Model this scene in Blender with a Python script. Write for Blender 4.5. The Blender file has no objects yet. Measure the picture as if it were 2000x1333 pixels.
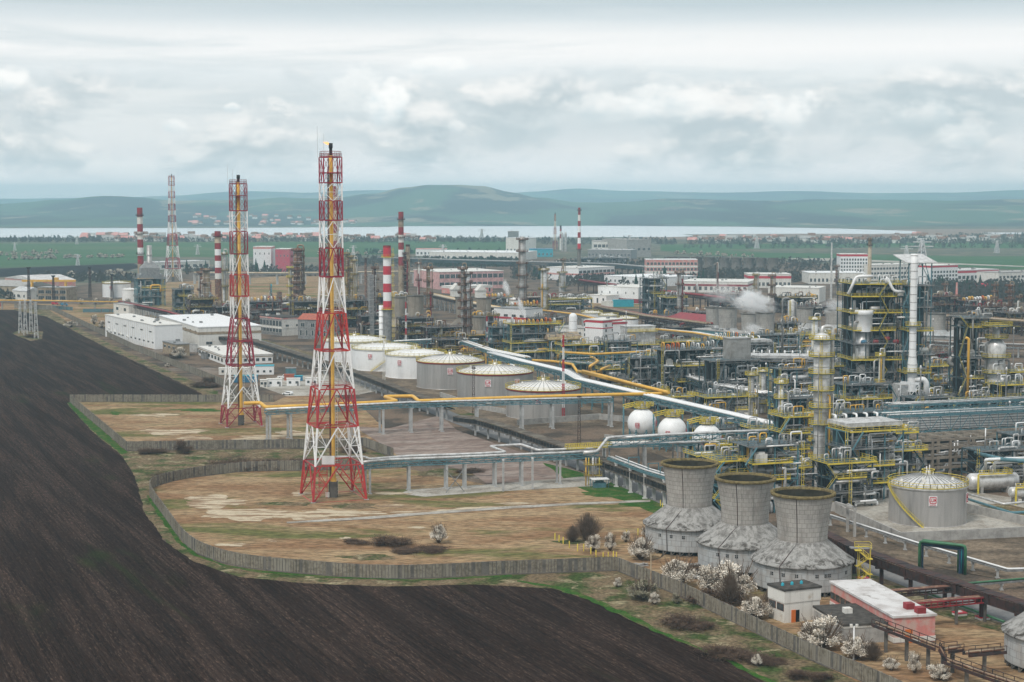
import bpy, math, random
from math import sin, cos, pi, radians, atan2, sqrt
from mathutils import Vector
S = bpy.context.scene
# ------------------------------------------------------------------ camera
H, F, HOR = 80.0, 3400.0, 385.0
PITCH = math.atan((666.5 - HOR) / F)
CP, SP = cos(PITCH), sin(PITCH)
cd = bpy.data.cameras.new('camera'); cam = bpy.data.objects.new('camera', cd); S.collection.objects.link(cam)
cam.location = (0, 0, H); cam.rotation_euler = (pi / 2 - PITCH, 0, 0)
cd.sensor_width = 36; cd.lens = F / 2000 * 36; cd.clip_start = 1; cd.clip_end = 40000
S.camera = cam
S.view_settings.view_transform = 'Standard'; S.view_settings.look = 'None'
S.view_settings.exposure = 0.14; S.view_settings.gamma = 1
S.cycles.volume_bounces = 4; S.cycles.max_bounces = 6; S.cycles.diffuse_bounces = 2; S.cycles.glossy_bounces = 2
S.cycles.volume_step_rate = 1.0; S.cycles.volume_max_steps = 64
# ------------------------------------------------------------------ node helper
class NT:
    def __init__(s, nt): s.nt = nt; nt.nodes.clear()
    def n(s, t, ins=None, **kw):
        nd = s.nt.nodes.new(t)
        for k, v in kw.items(): setattr(nd, k, v)
        for k, v in (ins or {}).items():
            sk = nd.inputs[k]
            if isinstance(v, bpy.types.NodeSocket): s.nt.links.new(v, sk)
            else: sk.default_value = v
        return nd
    def math(s, op, a, b=0.0, c=None, clamp=False):
        nd = s.n('ShaderNodeMath', {0: a, 1: b}, operation=op); nd.use_clamp = clamp
        if c is not None:
            if isinstance(c, bpy.types.NodeSocket): s.nt.links.new(c, nd.inputs[2])
            else: nd.inputs[2].default_value = c
        return nd.outputs[0]
    def mix(s, f, a, b, bt='MIX'):
        nd = s.nt.nodes.new('ShaderNodeMix'); nd.data_type = 'RGBA'; nd.blend_type = bt
        for i, v in ((0, f), (6, a), (7, b)):
            if isinstance(v, bpy.types.NodeSocket): s.nt.links.new(v, nd.inputs[i])
            else: nd.inputs[i].default_value = v if i == 0 else (*v[:3], 1)
        return nd.outputs[2]
    def noise(s, vec, scale, detail=4, rough=0.55, dist=0.0):
        return s.n('ShaderNodeTexNoise', {'Vector': vec, 'Scale': scale, 'Detail': detail, 'Roughness': rough, 'Distortion': dist}).outputs[0]
    def ramp(s, f, stops, interp='LINEAR'):
        nd = s.n('ShaderNodeValToRGB', {0: f}); cr = nd.color_ramp; cr.interpolation = interp
        while len(cr.elements) > 1: cr.elements.remove(cr.elements[0])
        cr.elements[0].position = stops[0][0]; cr.elements[0].color = (*stops[0][1], 1)
        for p, c in stops[1:]:
            e = cr.elements.new(p); e.color = (*c, 1)
        return nd.outputs[0]
    def smooth(s, f, a, b):
        return s.n('ShaderNodeMapRange', {0: f, 1: a, 2: b, 3: 0.0, 4: 1.0}, interpolation_type='SMOOTHSTEP').outputs[0]
# ------------------------------------------------------------------ sky
SUN_EL, SUN_AZ = radians(52), radians(215)      # from behind the camera, to its left
w = bpy.data.worlds.new('World'); S.world = w; w.use_nodes = True
N = NT(w.node_tree)
sky = N.n('ShaderNodeTexSky', sky_type='NISHITA', sun_disc=False, sun_elevation=SUN_EL, sun_rotation=SUN_AZ, dust_density=2.0)
tc = N.n('ShaderNodeTexCoord').outputs['Generated']
sep = N.n('ShaderNodeSeparateXYZ', {0: tc}); sx, sy, sz = sep.outputs
az = N.math('ARCTAN2', sx, sy); el = N.math('ARCSINE', sz)
def vec(kx, kz, off=0.0):
    return N.n('ShaderNodeCombineXYZ', {0: N.math('MULTIPLY', az, kx), 1: off, 2: N.math('MULTIPLY', el, kz)}).outputs[0]
base = N.ramp(N.math('MULTIPLY', el, 8.0, clamp=True), [
    (0.0, (1.14, 1.03, 1.0)), (.08, (1.04, .97, .95)), (.17, (.82, .81, .81)), (.34, (.60, .65, .67)), (.46, (.62, .665, .68)),
(.56, (.74, .77, .78)), (.66, (.86, .85, .84)), (.73, (.80, .805, .80)), (.80, (.62, .67, .69)), (.86, (.50, .57, .60)), (1.0, (.56, .61, .63))])
st = N.noise(vec(3.0, 42.0), 1.0, 6, .55, .4)
hi_ = N.smooth(el, .055, .085)
base = N.mix(N.math('MULTIPLY', N.math('MULTIPLY', N.smooth(st, .44, .66), .6), N.math('SUBTRACT', 1.0, N.math('MULTIPLY', N.smooth(el, .088, .102), .75))), base, (.86, .85, .835))
st2 = N.noise(vec(2.2, 26.0, 7.0), 1.3, 6, .6, .5)
base = N.mix(N.math('MULTIPLY', N.math('MULTIPLY', N.smooth(st2, .50, .66), .6), hi_), base, (.50, .58, .61))
band = N.math('MULTIPLY', N.smooth(el, .006, .02), N.math('SUBTRACT', 1.0, N.smooth(el, .060, .080)))
def vo(kx, kz, off, dz):
    return N.n('ShaderNodeCombineXYZ', {0: N.math('MULTIPLY', az, kx), 1: off, 2: N.math('ADD', N.math('MULTIPLY', el, kz), dz)}).outputs[0]
cA = N.noise(vo(12.0, 23.0, 4.0, 0.0), 1.0, 11, .56, .12); cB = N.noise(vo(12.0, 23.0, 4.0, .20), 1.0, 11, .56, .12)
body = N.math('MULTIPLY', N.smooth(cA, .44, .56), band)
top_ = N.smooth(N.math('SUBTRACT', cA, cB), -.06, .12)
base = N.mix(N.math('MULTIPLY', body, .85), base, N.mix(top_, (.475, .54, .57), (.90, .875, .85)))
cC = N.noise(vo(7.0, 20.0, 11.0, 0.0), 1.0, 8, .6, .4)
base = N.mix(N.math('MULTIPLY', N.math('MULTIPLY', N.smooth(cC, .52, .66), band), .55), base, (.43, .515, .55))
dn = N.noise(vec(28.0, 34.0, 1.0), 1.0, 8, .6)
dn2 = N.noise(vec(60.0, 80.0, 5.0), 1.0, 5, .55)
for (px, py, a, b, k) in ((55, 170, 52, 34, .85), (748, 215, 48, 55, .95), (705, 190, 70, 50, .45), (1300, 205, 110, 45, .6), (1180, 215, 95, 30, .5),
                          (1540, 222, 78, 44, .85), (1800, 225, 70, 35, .5), (1870, 270, 60, 32, .5), (350, 252, 24, 15, .7), (460, 215, 17, 10, .8), (890, 250, 22, 14, .5), (860, 135, 90, 18, .6)):
    a0 = (px - 1000) / F; e0 = (HOR - py) / F
    u = N.math('DIVIDE', N.math('SUBTRACT', az, a0), a / F); v = N.math('DIVIDE', N.math('SUBTRACT', el, e0), b / F)
    r = N.math('SQRT', N.math('ADD', N.math('MULTIPLY', u, u), N.math('MULTIPLY', v, v)))
    r = N.math('ADD', r, N.math('MULTIPLY', N.math('SUBTRACT', dn, .5), 3.4))
    m = N.math('MULTIPLY', N.math('SUBTRACT', 1.0, N.smooth(r, .55, 1.10)), N.smooth(v, -1.25, .15))
    lit = N.mix(N.smooth(N.math('ADD', v, N.math('MULTIPLY', N.math('SUBTRACT', dn2, .5), 4.0)), -1.3, .5), (.60, .69, .725), (.95, .935, .91))
    base = N.mix(N.math('MULTIPLY', m, k), base, lit)
# high overcast above the frame and dull below the horizon
base = N.mix(N.smooth(el, .13, .5), base, (.66, .69, .71))
skyc = N.mix(1.0, sky.outputs[0], (.10, .10, .10), 'MULTIPLY')
col = N.mix(.93, skyc, base)
N.n('ShaderNodeOutputWorld', {0: N.n('ShaderNodeBackground', {0: col, 1: 1.12}).outputs[0]})
sd = bpy.data.lights.new('sun', 'SUN'); sd.energy = 1.9; sd.angle = radians(11); sd.color = (1, .96, .90)
sun = bpy.data.objects.new('sun', sd); S.collection.objects.link(sun)
sv = Vector((sin(SUN_AZ) * cos(SUN_EL), cos(SUN_AZ) * cos(SUN_EL), sin(SUN_EL)))
sun.rotation_euler = sv.to_track_quat('Z', 'Y').to_euler(); sun.location = (0, 0, 600)
# ------------------------------------------------------------------ picture measure -> world
def ray(px, py):
    cx, cy = (px - 1000) / F, (666.5 - py) / F
    return cx, CP + SP * cy, -SP + CP * cy
def P(px, py, z=0.0):
    a, b, c = ray(px, py); t = (z - H) / c
    return Vector((a * t, b * t, z))
def zat(py, Y):
    _, b, c = ray(1000, py); return H + Y * c / b
def mpp(py):                                   # metres per photo pixel on the ground at that row
    _, b, c = ray(1000, py); return (-H / c) / F
GR = radians(20)                               # heading of the plant grid
# ------------------------------------------------------------------ materials
MATS = {}
def mat(name, c, c2=None, rough=.7, metal=0.0, sc=.5, lo=.4, hi=.65, c3=None, sc3=.12, lo3=.5, hi3=.6, bump=0.0, bsc=2.0, rot=0.0, str_=(1, 1, 1), det=6, streak=0.0, mic=0.0):
    m = bpy.data.materials.new(name); m.use_nodes = True; n = NT(m.node_tree)
    g = n.n('ShaderNodeNewGeometry').outputs['Position']
    mp = g
    if rot or str_ != (1, 1, 1):
        r0 = n.n('ShaderNodeVectorRotate', {'Vector': g, 'Angle': rot}, rotation_type='Z_AXIS').outputs[0]
        mp = n.n('ShaderNodeVectorMath', {0: r0, 1: str_}, operation='MULTIPLY').outputs[0]
    if c2 is None: c2 = tuple(x * .8 for x in c)
    f = n.smooth(n.noise(mp, sc, det, .6), lo, hi)
    col = n.mix(f, c, c2)
    if c3:
        f3 = n.smooth(n.noise(mp, sc3, 5, .6, .5), lo3, hi3); col = n.mix(f3, col, c3)
    if streak:
        sv_ = n.n('ShaderNodeVectorMath', {0: g, 1: (1, 1, .07)}, operation='MULTIPLY').outputs[0]
        fs = n.math('MULTIPLY', n.smooth(n.noise(sv_, 1.1, 5, .65), .46, .72), streak)
        col = n.mix(fs, col, tuple(x * .35 for x in c2))
    if mic:
        f4 = n.smooth(n.noise(mp, sc * 9 if sc > .06 else 1.1, 9, .72), .36, .64); col = n.mix(1.0, col, n.mix(f4, (1 - mic,) * 3, (1 + mic,) * 3), 'MULTIPLY')
    ins = {'Base Color': col, 'Roughness': rough, 'Metallic': metal, 'Specular IOR Level': .5 if rough < .6 else (.25 if rough < .86 else .04)}
    if bump:
        ins['Normal'] = n.n('ShaderNodeBump', {'Strength': 1.0, 'Distance': bump, 'Height': n.noise(mp, bsc, 6, .65)}).outputs[0]
    n.n('ShaderNodeOutputMaterial', {0: n.n('ShaderNodeBsdfPrincipled', ins).outputs[0]})
    MATS[name] = m; return m
mat('teal', (.085, .205, .24), (.06, .14, .165), .55, sc=.8)
mat('palepost', (.60, .59, .57), (.47, .46, .44), .8, sc=.8, streak=.25)
mat('dteal', (.055, .10, .115), (.035, .055, .062), .6, sc=.8)
mat('gsteel', (.27, .27, .265), (.17, .165, .16), .55, .2, sc=.8)
mat('yellow', (.70, .55, .07), (.46, .36, .08), .6, sc=.5, lo=.42, hi=.7)
mat('dyellow', (.34, .27, .07), (.20, .13, .05), .7, sc=.6)
mat('ypipe', (.74, .42, .055), (.62, .34, .05), .45, sc=.3)
mat('silver', (.70, .69, .67), (.47, .455, .435), .42, .35, sc=.6, streak=.25)
mat('silver2', (.46, .45, .43), (.31, .29, .265), .5, .45, sc=.35, streak=.3)
mat('white', (.80, .80, .79), (.70, .69, .67), .5, sc=.4, lo=.5, hi=.75, streak=.12)
mat('owhite', (.70, .68, .63), (.50, .44, .36), .6, sc=.5, lo=.55, hi=.72, streak=.3)
mat('rasp', (.50, .06, .10), (.45, .12, .14), .7, sc=.2)
mat('red', (.52, .02, .045), (.42, .02, .035), .5, sc=1.0)
mat('tred', (.46, .03, .022), (.34, .015, .025), .5, sc=.08)
mat('mred', (.24, .008, .03), (.33, .012, .035), .5, sc=.08)
mat('dred', (.30, .03, .04), (.20, .03, .03), .6, sc=.5)
mat('pink', (.62, .24, .21), (.55, .38, .33), .75, sc=.35, lo=.45, hi=.6, streak=.2)
mat('palepink', (.62, .36, .34), (.45, .25, .24), .75, sc=.4)
mat('rust', (.20, .085, .05), (.10, .06, .05), .85, sc=.5, c3=(.30, .20, .13), sc3=.7, streak=.3)
mat('drust', (.07, .035, .03), (.035, .03, .03), .85, sc=.6)
mat('tan', (.36, .29, .20), (.24, .17, .11), .8, sc=.5, streak=.3)
mat('cream', (.56, .47, .34), (.40, .28, .18), .7, sc=.4, lo=.5, hi=.7, streak=.3)
mat('black', (.02, .021, .023), (.03, .03, .03), .7, sc=2)
mat('gapblack', (.012, .014, .016), (.02, .02, .02), .9)
mat('concrete', (.40, .385, .36), (.30, .285, .265), .85, sc=.6, c3=(.22, .21, .20), sc3=.25, lo3=.55, hi3=.75, streak=.25)
mat('post', (.42, .42, .41), (.33, .33, .32), .8, sc=.8, streak=.2)
mat('dconcrete', (.17, .155, .135), (.11, .10, .09), .9, sc=.5, streak=.4)
mat('tanconcrete', (.31, .27, .22), (.24, .20, .16), .9, sc=.1, streak=.5)
mat('ctshaft', (.36, .345, .31), (.29, .275, .25), .9, sc=.7, c3=(.22, .20, .18), sc3=.35, lo3=.55, hi3=.8, streak=.35, bump=.03)
mat('ctdrum', (.38, .40, .40), (.33, .325, .31), .9, sc=.3, c3=(.30, .24, .19), sc3=.25, lo3=.55, hi3=.8, streak=.35)
mat('ctcone', (.40, .39, .37), (.10, .095, .09), .95, sc=.55, lo=.42, hi=.60, c3=(.045, .035, .03), sc3=.30, lo3=.56, hi3=.66, bump=.05, det=9)
mat('moss', (.22, .175, .08), (.11, .085, .045), .95, sc=1.5)
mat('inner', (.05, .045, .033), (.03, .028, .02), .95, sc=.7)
mat('fence', (.27, .24, .19), (.17, .145, .11), .95, sc=1.5, c3=(.27, .245, .20), sc3=.1, streak=.5)
mat('darkroof', (.06, .055, .05), (.10, .09, .08), .9, sc=.8)
mat('belt', (.13, .11, .09), (.09, .075, .06), .95, sc=.6, c3=(.17, .15, .12), sc3=.2)
mat('redroof', (.42, .12, .07), (.30, .10, .07), .85, sc=.6)
mat('pinkroof', (.62, .605, .59), (.45, .42, .40), .8, sc=.25, c3=(.30, .27, .25), sc3=.5, lo3=.6, hi3=.72)
mat('glass', (.035, .045, .05), (.07, .08, .085), .15, sc=.3)
mat('dome', (.74, .72, .68), (.60, .56, .50), .45, sc=.3, lo=.5, hi=.75, streak=.1)
mat('tanksilver', (.45, .43, .41), (.36, .345, .33), .38, .35, sc=.2, str_=(1, 1, .12), streak=.3)
mat('blue', (.03, .20, .34), (.03, .14, .25), .5)
mat('cyan', (.03, .34, .42), (.03, .28, .36), .6)
mat('green', (.04, .16, .07), (.03, .11, .05), .5)
mat('navy', (.02, .06, .11), (.02, .04, .08), .5)
mat('orange', (.62, .16, .03), (.5, .12, .03), .6)
def soilmat():
    m = bpy.data.materials.new('soil'); m.use_nodes = True; n = NT(m.node_tree); g = n.n('ShaderNodeNewGeometry').outputs['Position']
    r0 = n.n('ShaderNodeVectorRotate', {'Vector': g, 'Angle': radians(67)}, rotation_type='Z_AXIS').outputs[0]
    V = lambda a, b: n.n('ShaderNodeVectorMath', {0: r0, 1: (a, b, 1)}, operation='MULTIPLY').outputs[0]
    f1 = n.smooth(n.noise(V(.012, .20), 1.0, 5, .6, .5), .40, .62); f2 = n.smooth(n.noise(V(.03, 1.5), 1.0, 8, .7), .42, .62); f3 = n.smooth(n.noise(V(.4, 2.2), 1.0, 8, .75), .50, .67)
    col = n.mix(f1, (.027, .017, .0135), (.050, .032, .025)); col = n.mix(n.math('MULTIPLY', f2, .85), col, (.012, .0075, .006)); col = n.mix(n.math('MULTIPLY', f3, n.math('ADD', n.math('MULTIPLY', f1, .55), .25)), col, (.155, .102, .078))
    gr = n.smooth(n.noise(V(.012, .05), 1.0, 5, .6, .4), .60, .74); col = n.mix(n.math('MULTIPLY', gr, .55), col, (.025, .045, .010))
    bp = n.n('ShaderNodeBump', {'Strength': 1.0, 'Distance': .5, 'Height': n.math('ADD', n.noise(V(.05, 1.1), 1.0, 6, .65), n.math('MULTIPLY', n.noise(g, 1.6, 6, .7), .5))}).outputs[0]
    n.n('ShaderNodeOutputMaterial', {0: n.n('ShaderNodeBsdfPrincipled', {'Base Color': col, 'Roughness': 1.0, 'Specular IOR Level': .02, 'Normal': bp}).outputs[0]}); MATS['soil'] = m
soilmat()
mat('soil2', (.014, .012, .012), (.03, .024, .022), .95, sc=.10, lo=.42, hi=.7, bump=.3, rot=radians(62), str_=(.10, 1.4, 1), det=10)
mat('drygrass', (.235, .138, .074), (.33, .235, .135), .95, sc=.065, lo=.38, hi=.62, c3=(.125, .125, .045), sc3=.03, lo3=.53, hi3=.64, bump=.25, bsc=1.5, str_=(.55, 1.5, 1), det=12, mic=.42)
mat('sand', (.50, .42, .30), (.25, .165, .098), .95, sc=.2, lo=.47, hi=.58, bump=.05, str_=(.5, 1.8, 1), det=14, mic=.2)
mat('weeds', (.05, .075, .022), (.17, .125, .075), .95, sc=.12, lo=.38, hi=.56, c3=(.27, .23, .14), sc3=.2, lo3=.54, hi3=.66, bump=.25, det=12, mic=.45)
mat('grass', (.032, .095, .014), (.10, .12, .04), .95, sc=.3, lo=.44, hi=.66, bump=.15, mic=.4, det=10)
mat('plantground', (.165, .12, .086), (.07, .057, .046), .95, sc=.05, lo=.42, hi=.6, c3=(.25, .21, .175), sc3=.025, lo3=.58, hi3=.70, det=10, mic=.3)
mat('padconc', (.205, .15, .125), (.29, .235, .20), .9, sc=.10, lo=.42, hi=.6, c3=(.12, .095, .085), sc3=.3, lo3=.56, hi3=.7, str_=(.4, 1.5, 1), rot=-GR, det=10, mic=.3)
mat('paleconc', (.40, .375, .33), (.27, .24, .20), .9, sc=.12, lo=.42, hi=.62, det=10, mic=.2)
mat('asphalt', (.13, .13, .13), (.19, .18, .17), .85, sc=.06, lo=.4, hi=.65, mic=.15)
mat('gravel', (.20, .155, .11), (.11, .085, .062), .95, sc=.1, lo=.4, hi=.6, det=12, mic=.3)
mat('farmgreen', (.055, .115, .045), (.09, .13, .06), .95, sc=.006, lo=.42, hi=.6, c3=(.12, .12, .085), sc3=.012, lo3=.60, hi3=.66, str_=(.25, 1, 1))
mat('farmgreen2', (.045, .11, .045), (.07, .125, .06), .95, sc=.01, str_=(.25, 1, 1))
mat('oliveland', (.12, .125, .085), (.075, .085, .065), .95, sc=.02, lo=.4, hi=.6, c3=(.18, .15, .11), sc3=.02, det=10)
mat('reed', (.26, .19, .15), (.18, .15, .12), .95, sc=.01)
mat('blossom', (.84, .78, .68), (.62, .53, .42), .9, sc=1.2, lo=.42, hi=.62)
mat('blossomdull', (.38, .35, .26), (.20, .18, .11), .9, sc=1.0, lo=.42, hi=.62)
mat('twig', (.12, .085, .062), (.19, .145, .11), .95, sc=1.0)
mat('bramble', (.075, .048, .036), (.14, .095, .065), .95, sc=.8)
mat('conifer', (.018, .045, .028), (.03, .065, .035), .95, sc=.5)
mat('farwood', (.05, .055, .045), (.085, .075, .065), .95, sc=.06)
mat('bark', (.08, .06, .045), (.05, .04, .03), .95)
def hillmat():
    m = bpy.data.materials.new('hillgreen'); m.use_nodes = True; n = NT(m.node_tree)
    g = n.n('ShaderNodeNewGeometry').outputs['Position']
    v = n.n('ShaderNodeVectorMath', {0: g, 1: (1, .55, 2.0)}, operation='MULTIPLY').outputs[0]
    a = n.smooth(n.noise(v, .0016, 9, .55, .6), .46, .54); col = n.mix(a, (.016, .026, .026), (.045, .100, .055))
    b = n.smooth(n.noise(v, .0034, 8, .6, .3), .56, .62); col = n.mix(b, col, (.19, .17, .115))
    c = n.smooth(n.noise(v, .02, 6, .6), .62, .70); col = n.mix(c, col, (.02, .03, .022))
    n.n('ShaderNodeOutputMaterial', {0: n.n('ShaderNodeBsdfPrincipled', {'Base Color': col, 'Roughness': 1.0}).outputs[0]})
    MATS['hillgreen'] = m
hillmat()
def watermat():
    m = bpy.data.materials.new('water'); m.use_nodes = True; n = NT(m.node_tree)
    g = n.n('ShaderNodeNewGeometry').outputs['Position']
    bp = n.n('ShaderNodeBump', {'Strength': .25, 'Distance': .3, 'Height': n.noise(g, .2, 4)}).outputs[0]
    n.n('ShaderNodeOutputMaterial', {0: n.n('ShaderNodeBsdfPrincipled', {'Base Color': (.66, .67, .67, 1), 'Roughness': .25, 'Normal': bp}).outputs[0]})
    MATS['water'] = m
watermat()
def blockmat(name, c, c2, bw, bh, c3, streak):
    """panelled concrete: courses ring the tower, so the seams come from angle and height in object space"""
    m = bpy.data.materials.new(name); m.use_nodes = True; n = NT(m.node_tree)
    tc_ = n.n('ShaderNodeTexCoord').outputs['Object']; s3 = n.n('ShaderNodeSeparateXYZ', {0: tc_})
    ang = n.math('MULTIPLY', n.math('ARCTAN2', s3.outputs[0], s3.outputs[1]), 7.0)
    v = n.n('ShaderNodeCombineXYZ', {0: ang, 1: s3.outputs[2], 2: 0.0}).outputs[0]
    br = n.n('ShaderNodeTexBrick', {'Vector': v, 'Color1': (*c, 1), 'Color2': (*c2, 1), 'Mortar': (*[x * .55 for x in c2], 1), 'Scale': 1.0, 'Mortar Size': .055, 'Mortar Smooth': .6, 'Bias': 0.0, 'Brick Width': bw, 'Row Height': bh}).outputs[0]
    g = n.n('ShaderNodeNewGeometry').outputs['Position']
    f = n.smooth(n.noise(g, .35, 8, .62), .42, .72); col = n.mix(n.math('MULTIPLY', f, .7), br, c3)
    sv_ = n.n('ShaderNodeVectorMath', {0: g, 1: (1, 1, .1)}, operation='MULTIPLY').outputs[0]
    fs = n.math('MULTIPLY', n.smooth(n.noise(sv_, 1.2, 6, .65), .48, .72), streak); col = n.mix(fs, col, (.11, .10, .09))
    rg = n.math('MULTIPLY', n.smooth(n.noise(n.n('ShaderNodeVectorMath', {0: g, 1: (.02, .02, 1)}, operation='MULTIPLY').outputs[0], 1.4, 3, .6), .5, .7), .35)
    col = n.mix(rg, col, tuple(x * .7 for x in c2))
    n.n('ShaderNodeOutputMaterial', {0: n.n('ShaderNodeBsdfPrincipled', {'Base Color': col, 'Roughness': .9}).outputs[0]})
    MATS[name] = m
def conemat():
    m = bpy.data.materials.new('ctcone'); m.use_nodes = True; n = NT(m.node_tree)
    s3 = n.n('ShaderNodeSeparateXYZ', {0: n.n('ShaderNodeTexCoord').outputs['Object']}); g = n.n('ShaderNodeNewGeometry').outputs['Position']
    a = n.math('ARCTAN2', s3.outputs[0], s3.outputs[1]); w = n.n('ShaderNodeObjectInfo').outputs['Random']
    v = n.n('ShaderNodeCombineXYZ', {0: n.math('MULTIPLY', a, 6.0), 1: n.math('MULTIPLY', s3.outputs[2], 1.1), 2: n.math('MULTIPLY', w, 50.0)}).outputs[0]
    f = n.smooth(n.noise(v, .9, 10, .68, .5), .42, .66); col = n.mix(f, (.35, .34, .32), (.15, .142, .13))
    lo = n.math('SUBTRACT', 1.0, n.smooth(s3.outputs[2], 6.4, 8.2))
    f2 = n.math('MULTIPLY', n.smooth(n.noise(v, .8, 10, .75, .6), .485, .57), n.math('ADD', n.math('MULTIPLY', lo, .65), .38)); col = n.mix(f2, col, (.045, .036, .028))
    f3 = n.smooth(n.noise(g, 1.6, 8, .7), .52, .68); col = n.mix(n.math('MULTIPLY', f3, .55), col, (.20, .19, .175))
    n.n('ShaderNodeOutputMaterial', {0: n.n('ShaderNodeBsdfPrincipled', {'Base Color': col, 'Roughness': .95, 'Normal': n.n('ShaderNodeBump', {'Strength': .6, 'Distance': .06, 'Height': n.noise(g, 2.5, 6, .7)}).outputs[0]}).outputs[0]}); MATS['ctcone'] = m
conemat()
blockmat('ctshaft', (.43, .405, .37), (.35, .33, .30), 1.25, .95, (.28, .25, .22), .55)
blockmat('ctdrum', (.45, .475, .48), (.40, .405, .40), 1.6, 1.2, (.34, .30, .265), .5)
def plain(name, c, em=0):
    m = bpy.data.materials.new(name); m.use_nodes = True; n = NT(m.node_tree)
    n.n('ShaderNodeOutputMaterial', {0: n.n('ShaderNodeEmission', {0: (*c, 1), 1: em}).outputs[0]}); MATS[name] = m
plain('flame', (1, .50, .20), 1.6)
# ------------------------------------------------------------------ mesh builder
class MB:
    def __init__(s): s.v = []; s.f = []; s.m = []; s.s = []
    def add(s, vs, fs, mi=0, sm=False):
        o = len(s.v); s.v += vs
        for f in fs: s.f.append([i + o for i in f])
        s.m += [mi] * len(fs) if not isinstance(mi, list) else mi
        s.s += [sm] * len(fs); return s
    def box(s, x0, x1, y0, y1, z0, z1, mi=0):
        return s.add([(x0, y0, z0), (x1, y0, z0), (x1, y1, z0), (x0, y1, z0), (x0, y0, z1), (x1, y0, z1), (x1, y1, z1), (x0, y1, z1)],
                     [(0, 3, 2, 1), (4, 5, 6, 7), (0, 1, 5, 4), (1, 2, 6, 5), (2, 3, 7, 6), (3, 0, 4, 7)], mi)
    def beam(s, p, q, w, h=None, mi=0):
        h = h or w; p = Vector(p); q = Vector(q); d = (q - p)
        if d.length < 1e-6: return s
        d.normalize(); up = Vector((0, 0, 1)) if abs(d.z) < .95 else Vector((0, 1, 0))
        a = d.cross(up).normalized() * (w / 2); b = a.cross(d).normalized() * (h / 2)
        vs = [tuple(c + x * a + y * b) for c in (p, q) for x, y in ((-1, -1), (1, -1), (1, 1), (-1, 1))]
        return s.add(vs, [(3, 2, 1, 0), (4, 5, 6, 7), (0, 1, 5, 4), (1, 2, 6, 5), (2, 3, 7, 6), (3, 0, 4, 7)], mi)
    def tube(s, pts, r, n=8, mi=0, caps=True):
        pts = [Vector(p) for p in pts]
        if len(pts) > 2:                        # ease the corners so that bends read as elbows
            o = [pts[0]]
            for a, b, c in zip(pts, pts[1:], pts[2:]):
                k = min(2.2 * r, (b - a).length * .4, (c - b).length * .4)
                u = (a - b).normalized(); v = (c - b).normalized()
                o += [b + u * k, b + (u + v) * k * .22, b + v * k]
            pts = o + [pts[-1]]
        ref = None; vs = []; fs = []
        for i, p in enumerate(pts):
            t = (pts[min(i + 1, len(pts) - 1)] - pts[max(i - 1, 0)])
            if t.length < 1e-9: t = Vector((0, 0, 1))
            t.normalize()
            if ref is None: ref = Vector((0, 0, 1)) if abs(t.z) < .9 else Vector((0, 1, 0))
            a = t.cross(ref)
            if a.length < 1e-4: a = t.cross(Vector((1, 0.1, 0)))
            a.normalize(); b = a.cross(t).normalized(); ref = b
            rr = r[i] if isinstance(r, list) else r
            vs += [tuple(p + a * (cos(2 * pi * k / n) * rr) + b * (sin(2 * pi * k / n) * rr)) for k in range(n)]
        for i in range(len(pts) - 1):
            for k in range(n):
                fs.append((i * n + k, i * n + (k + 1) % n, (i + 1) * n + (k + 1) % n, (i + 1) * n + k))
        s.add(vs, fs, mi, True)
        if caps:
            o = len(s.v) - len(vs); s.f.append([o + k for k in range(n)][::-1]); s.f.append([o + (len(pts) - 1) * n + k for k in range(n)])
            s.m += [mi, mi]; s.s += [False, False]
        return s
    def lathe(s, prof, n=24, c=(0, 0), mi=0, cap=True, a0=0, sm=True):
        """prof [(r, z)]; mi may be a list, one per band"""
        vs = []; fs = []; ms = []
        for r, z in prof: vs += [(c[0] + r * cos(a0 + 2 * pi * k / n), c[1] + r * sin(a0 + 2 * pi * k / n), z) for k in range(n)]
        for i in range(len(prof) - 1):
            for k in range(n):
                fs.append((i * n + k, i * n + (k + 1) % n, (i + 1) * n + (k + 1) % n, (i + 1) * n + k)); ms.append(mi[i] if isinstance(mi, list) else mi)
        s.add(vs, fs, ms, sm)
        if cap and prof[-1][0] > .01:
            o = len(s.v) - n; s.f.append([o + k for k in range(n)]); s.m.append(ms[-1]); s.s.append(False)
        return s
    def drum(s, p, q, r, n=12, mi=0):
        p = Vector(p); q = Vector(q); d = (q - p).normalized()
        pts = [p - d * r * .45, p - d * r * .3, p, q, q + d * r * .3, q + d * r * .45]
        rs = [r * .35, r * .75, r, r, r * .75, r * .35]
        ref = Vector((0, 0, 1)) if abs(d.z) < .9 else Vector((0, 1, 0)); a = d.cross(ref).normalized(); b = a.cross(d)
        vs = []; fs = []
        for c, rr in zip(pts, rs): vs += [tuple(c + a * cos(2 * pi * k / n) * rr + b * sin(2 * pi * k / n) * rr) for k in range(n)]
        for i in range(5):
            for k in range(n): fs.append((i * n + k, i * n + (k + 1) % n, (i + 1) * n + (k + 1) % n, (i + 1) * n + k))
        s.add(vs, fs, mi, True); o = len(s.v) - 6 * n
        s.f.append([o + k for k in range(n)][::-1]); s.f.append([o + 5 * n + k for k in range(n)]); s.m += [mi, mi]; s.s += [True, True]
        return s
    def rail(s, pts, h=1.15, closed=False, mi=0, w=.09, sp=1.8):
        pts = [Vector(p) for p in pts]
        if closed: pts = pts + [pts[0]]
        for a, b in zip(pts, pts[1:]):
            L = (b - a).length
            if L < .05: continue
            k = max(1, int(L / sp))
            for i in range(k + 1):
                c = a.lerp(b, i / k); s.box(c.x - w / 2, c.x + w / 2, c.y - w / 2, c.y + w / 2, c.z, c.z + h, mi)
            for z in (h, h * .5, .1): s.beam(a + Vector((0, 0, z)), b + Vector((0, 0, z)), w, w if z > .2 else .2, mi)
        return s
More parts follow.
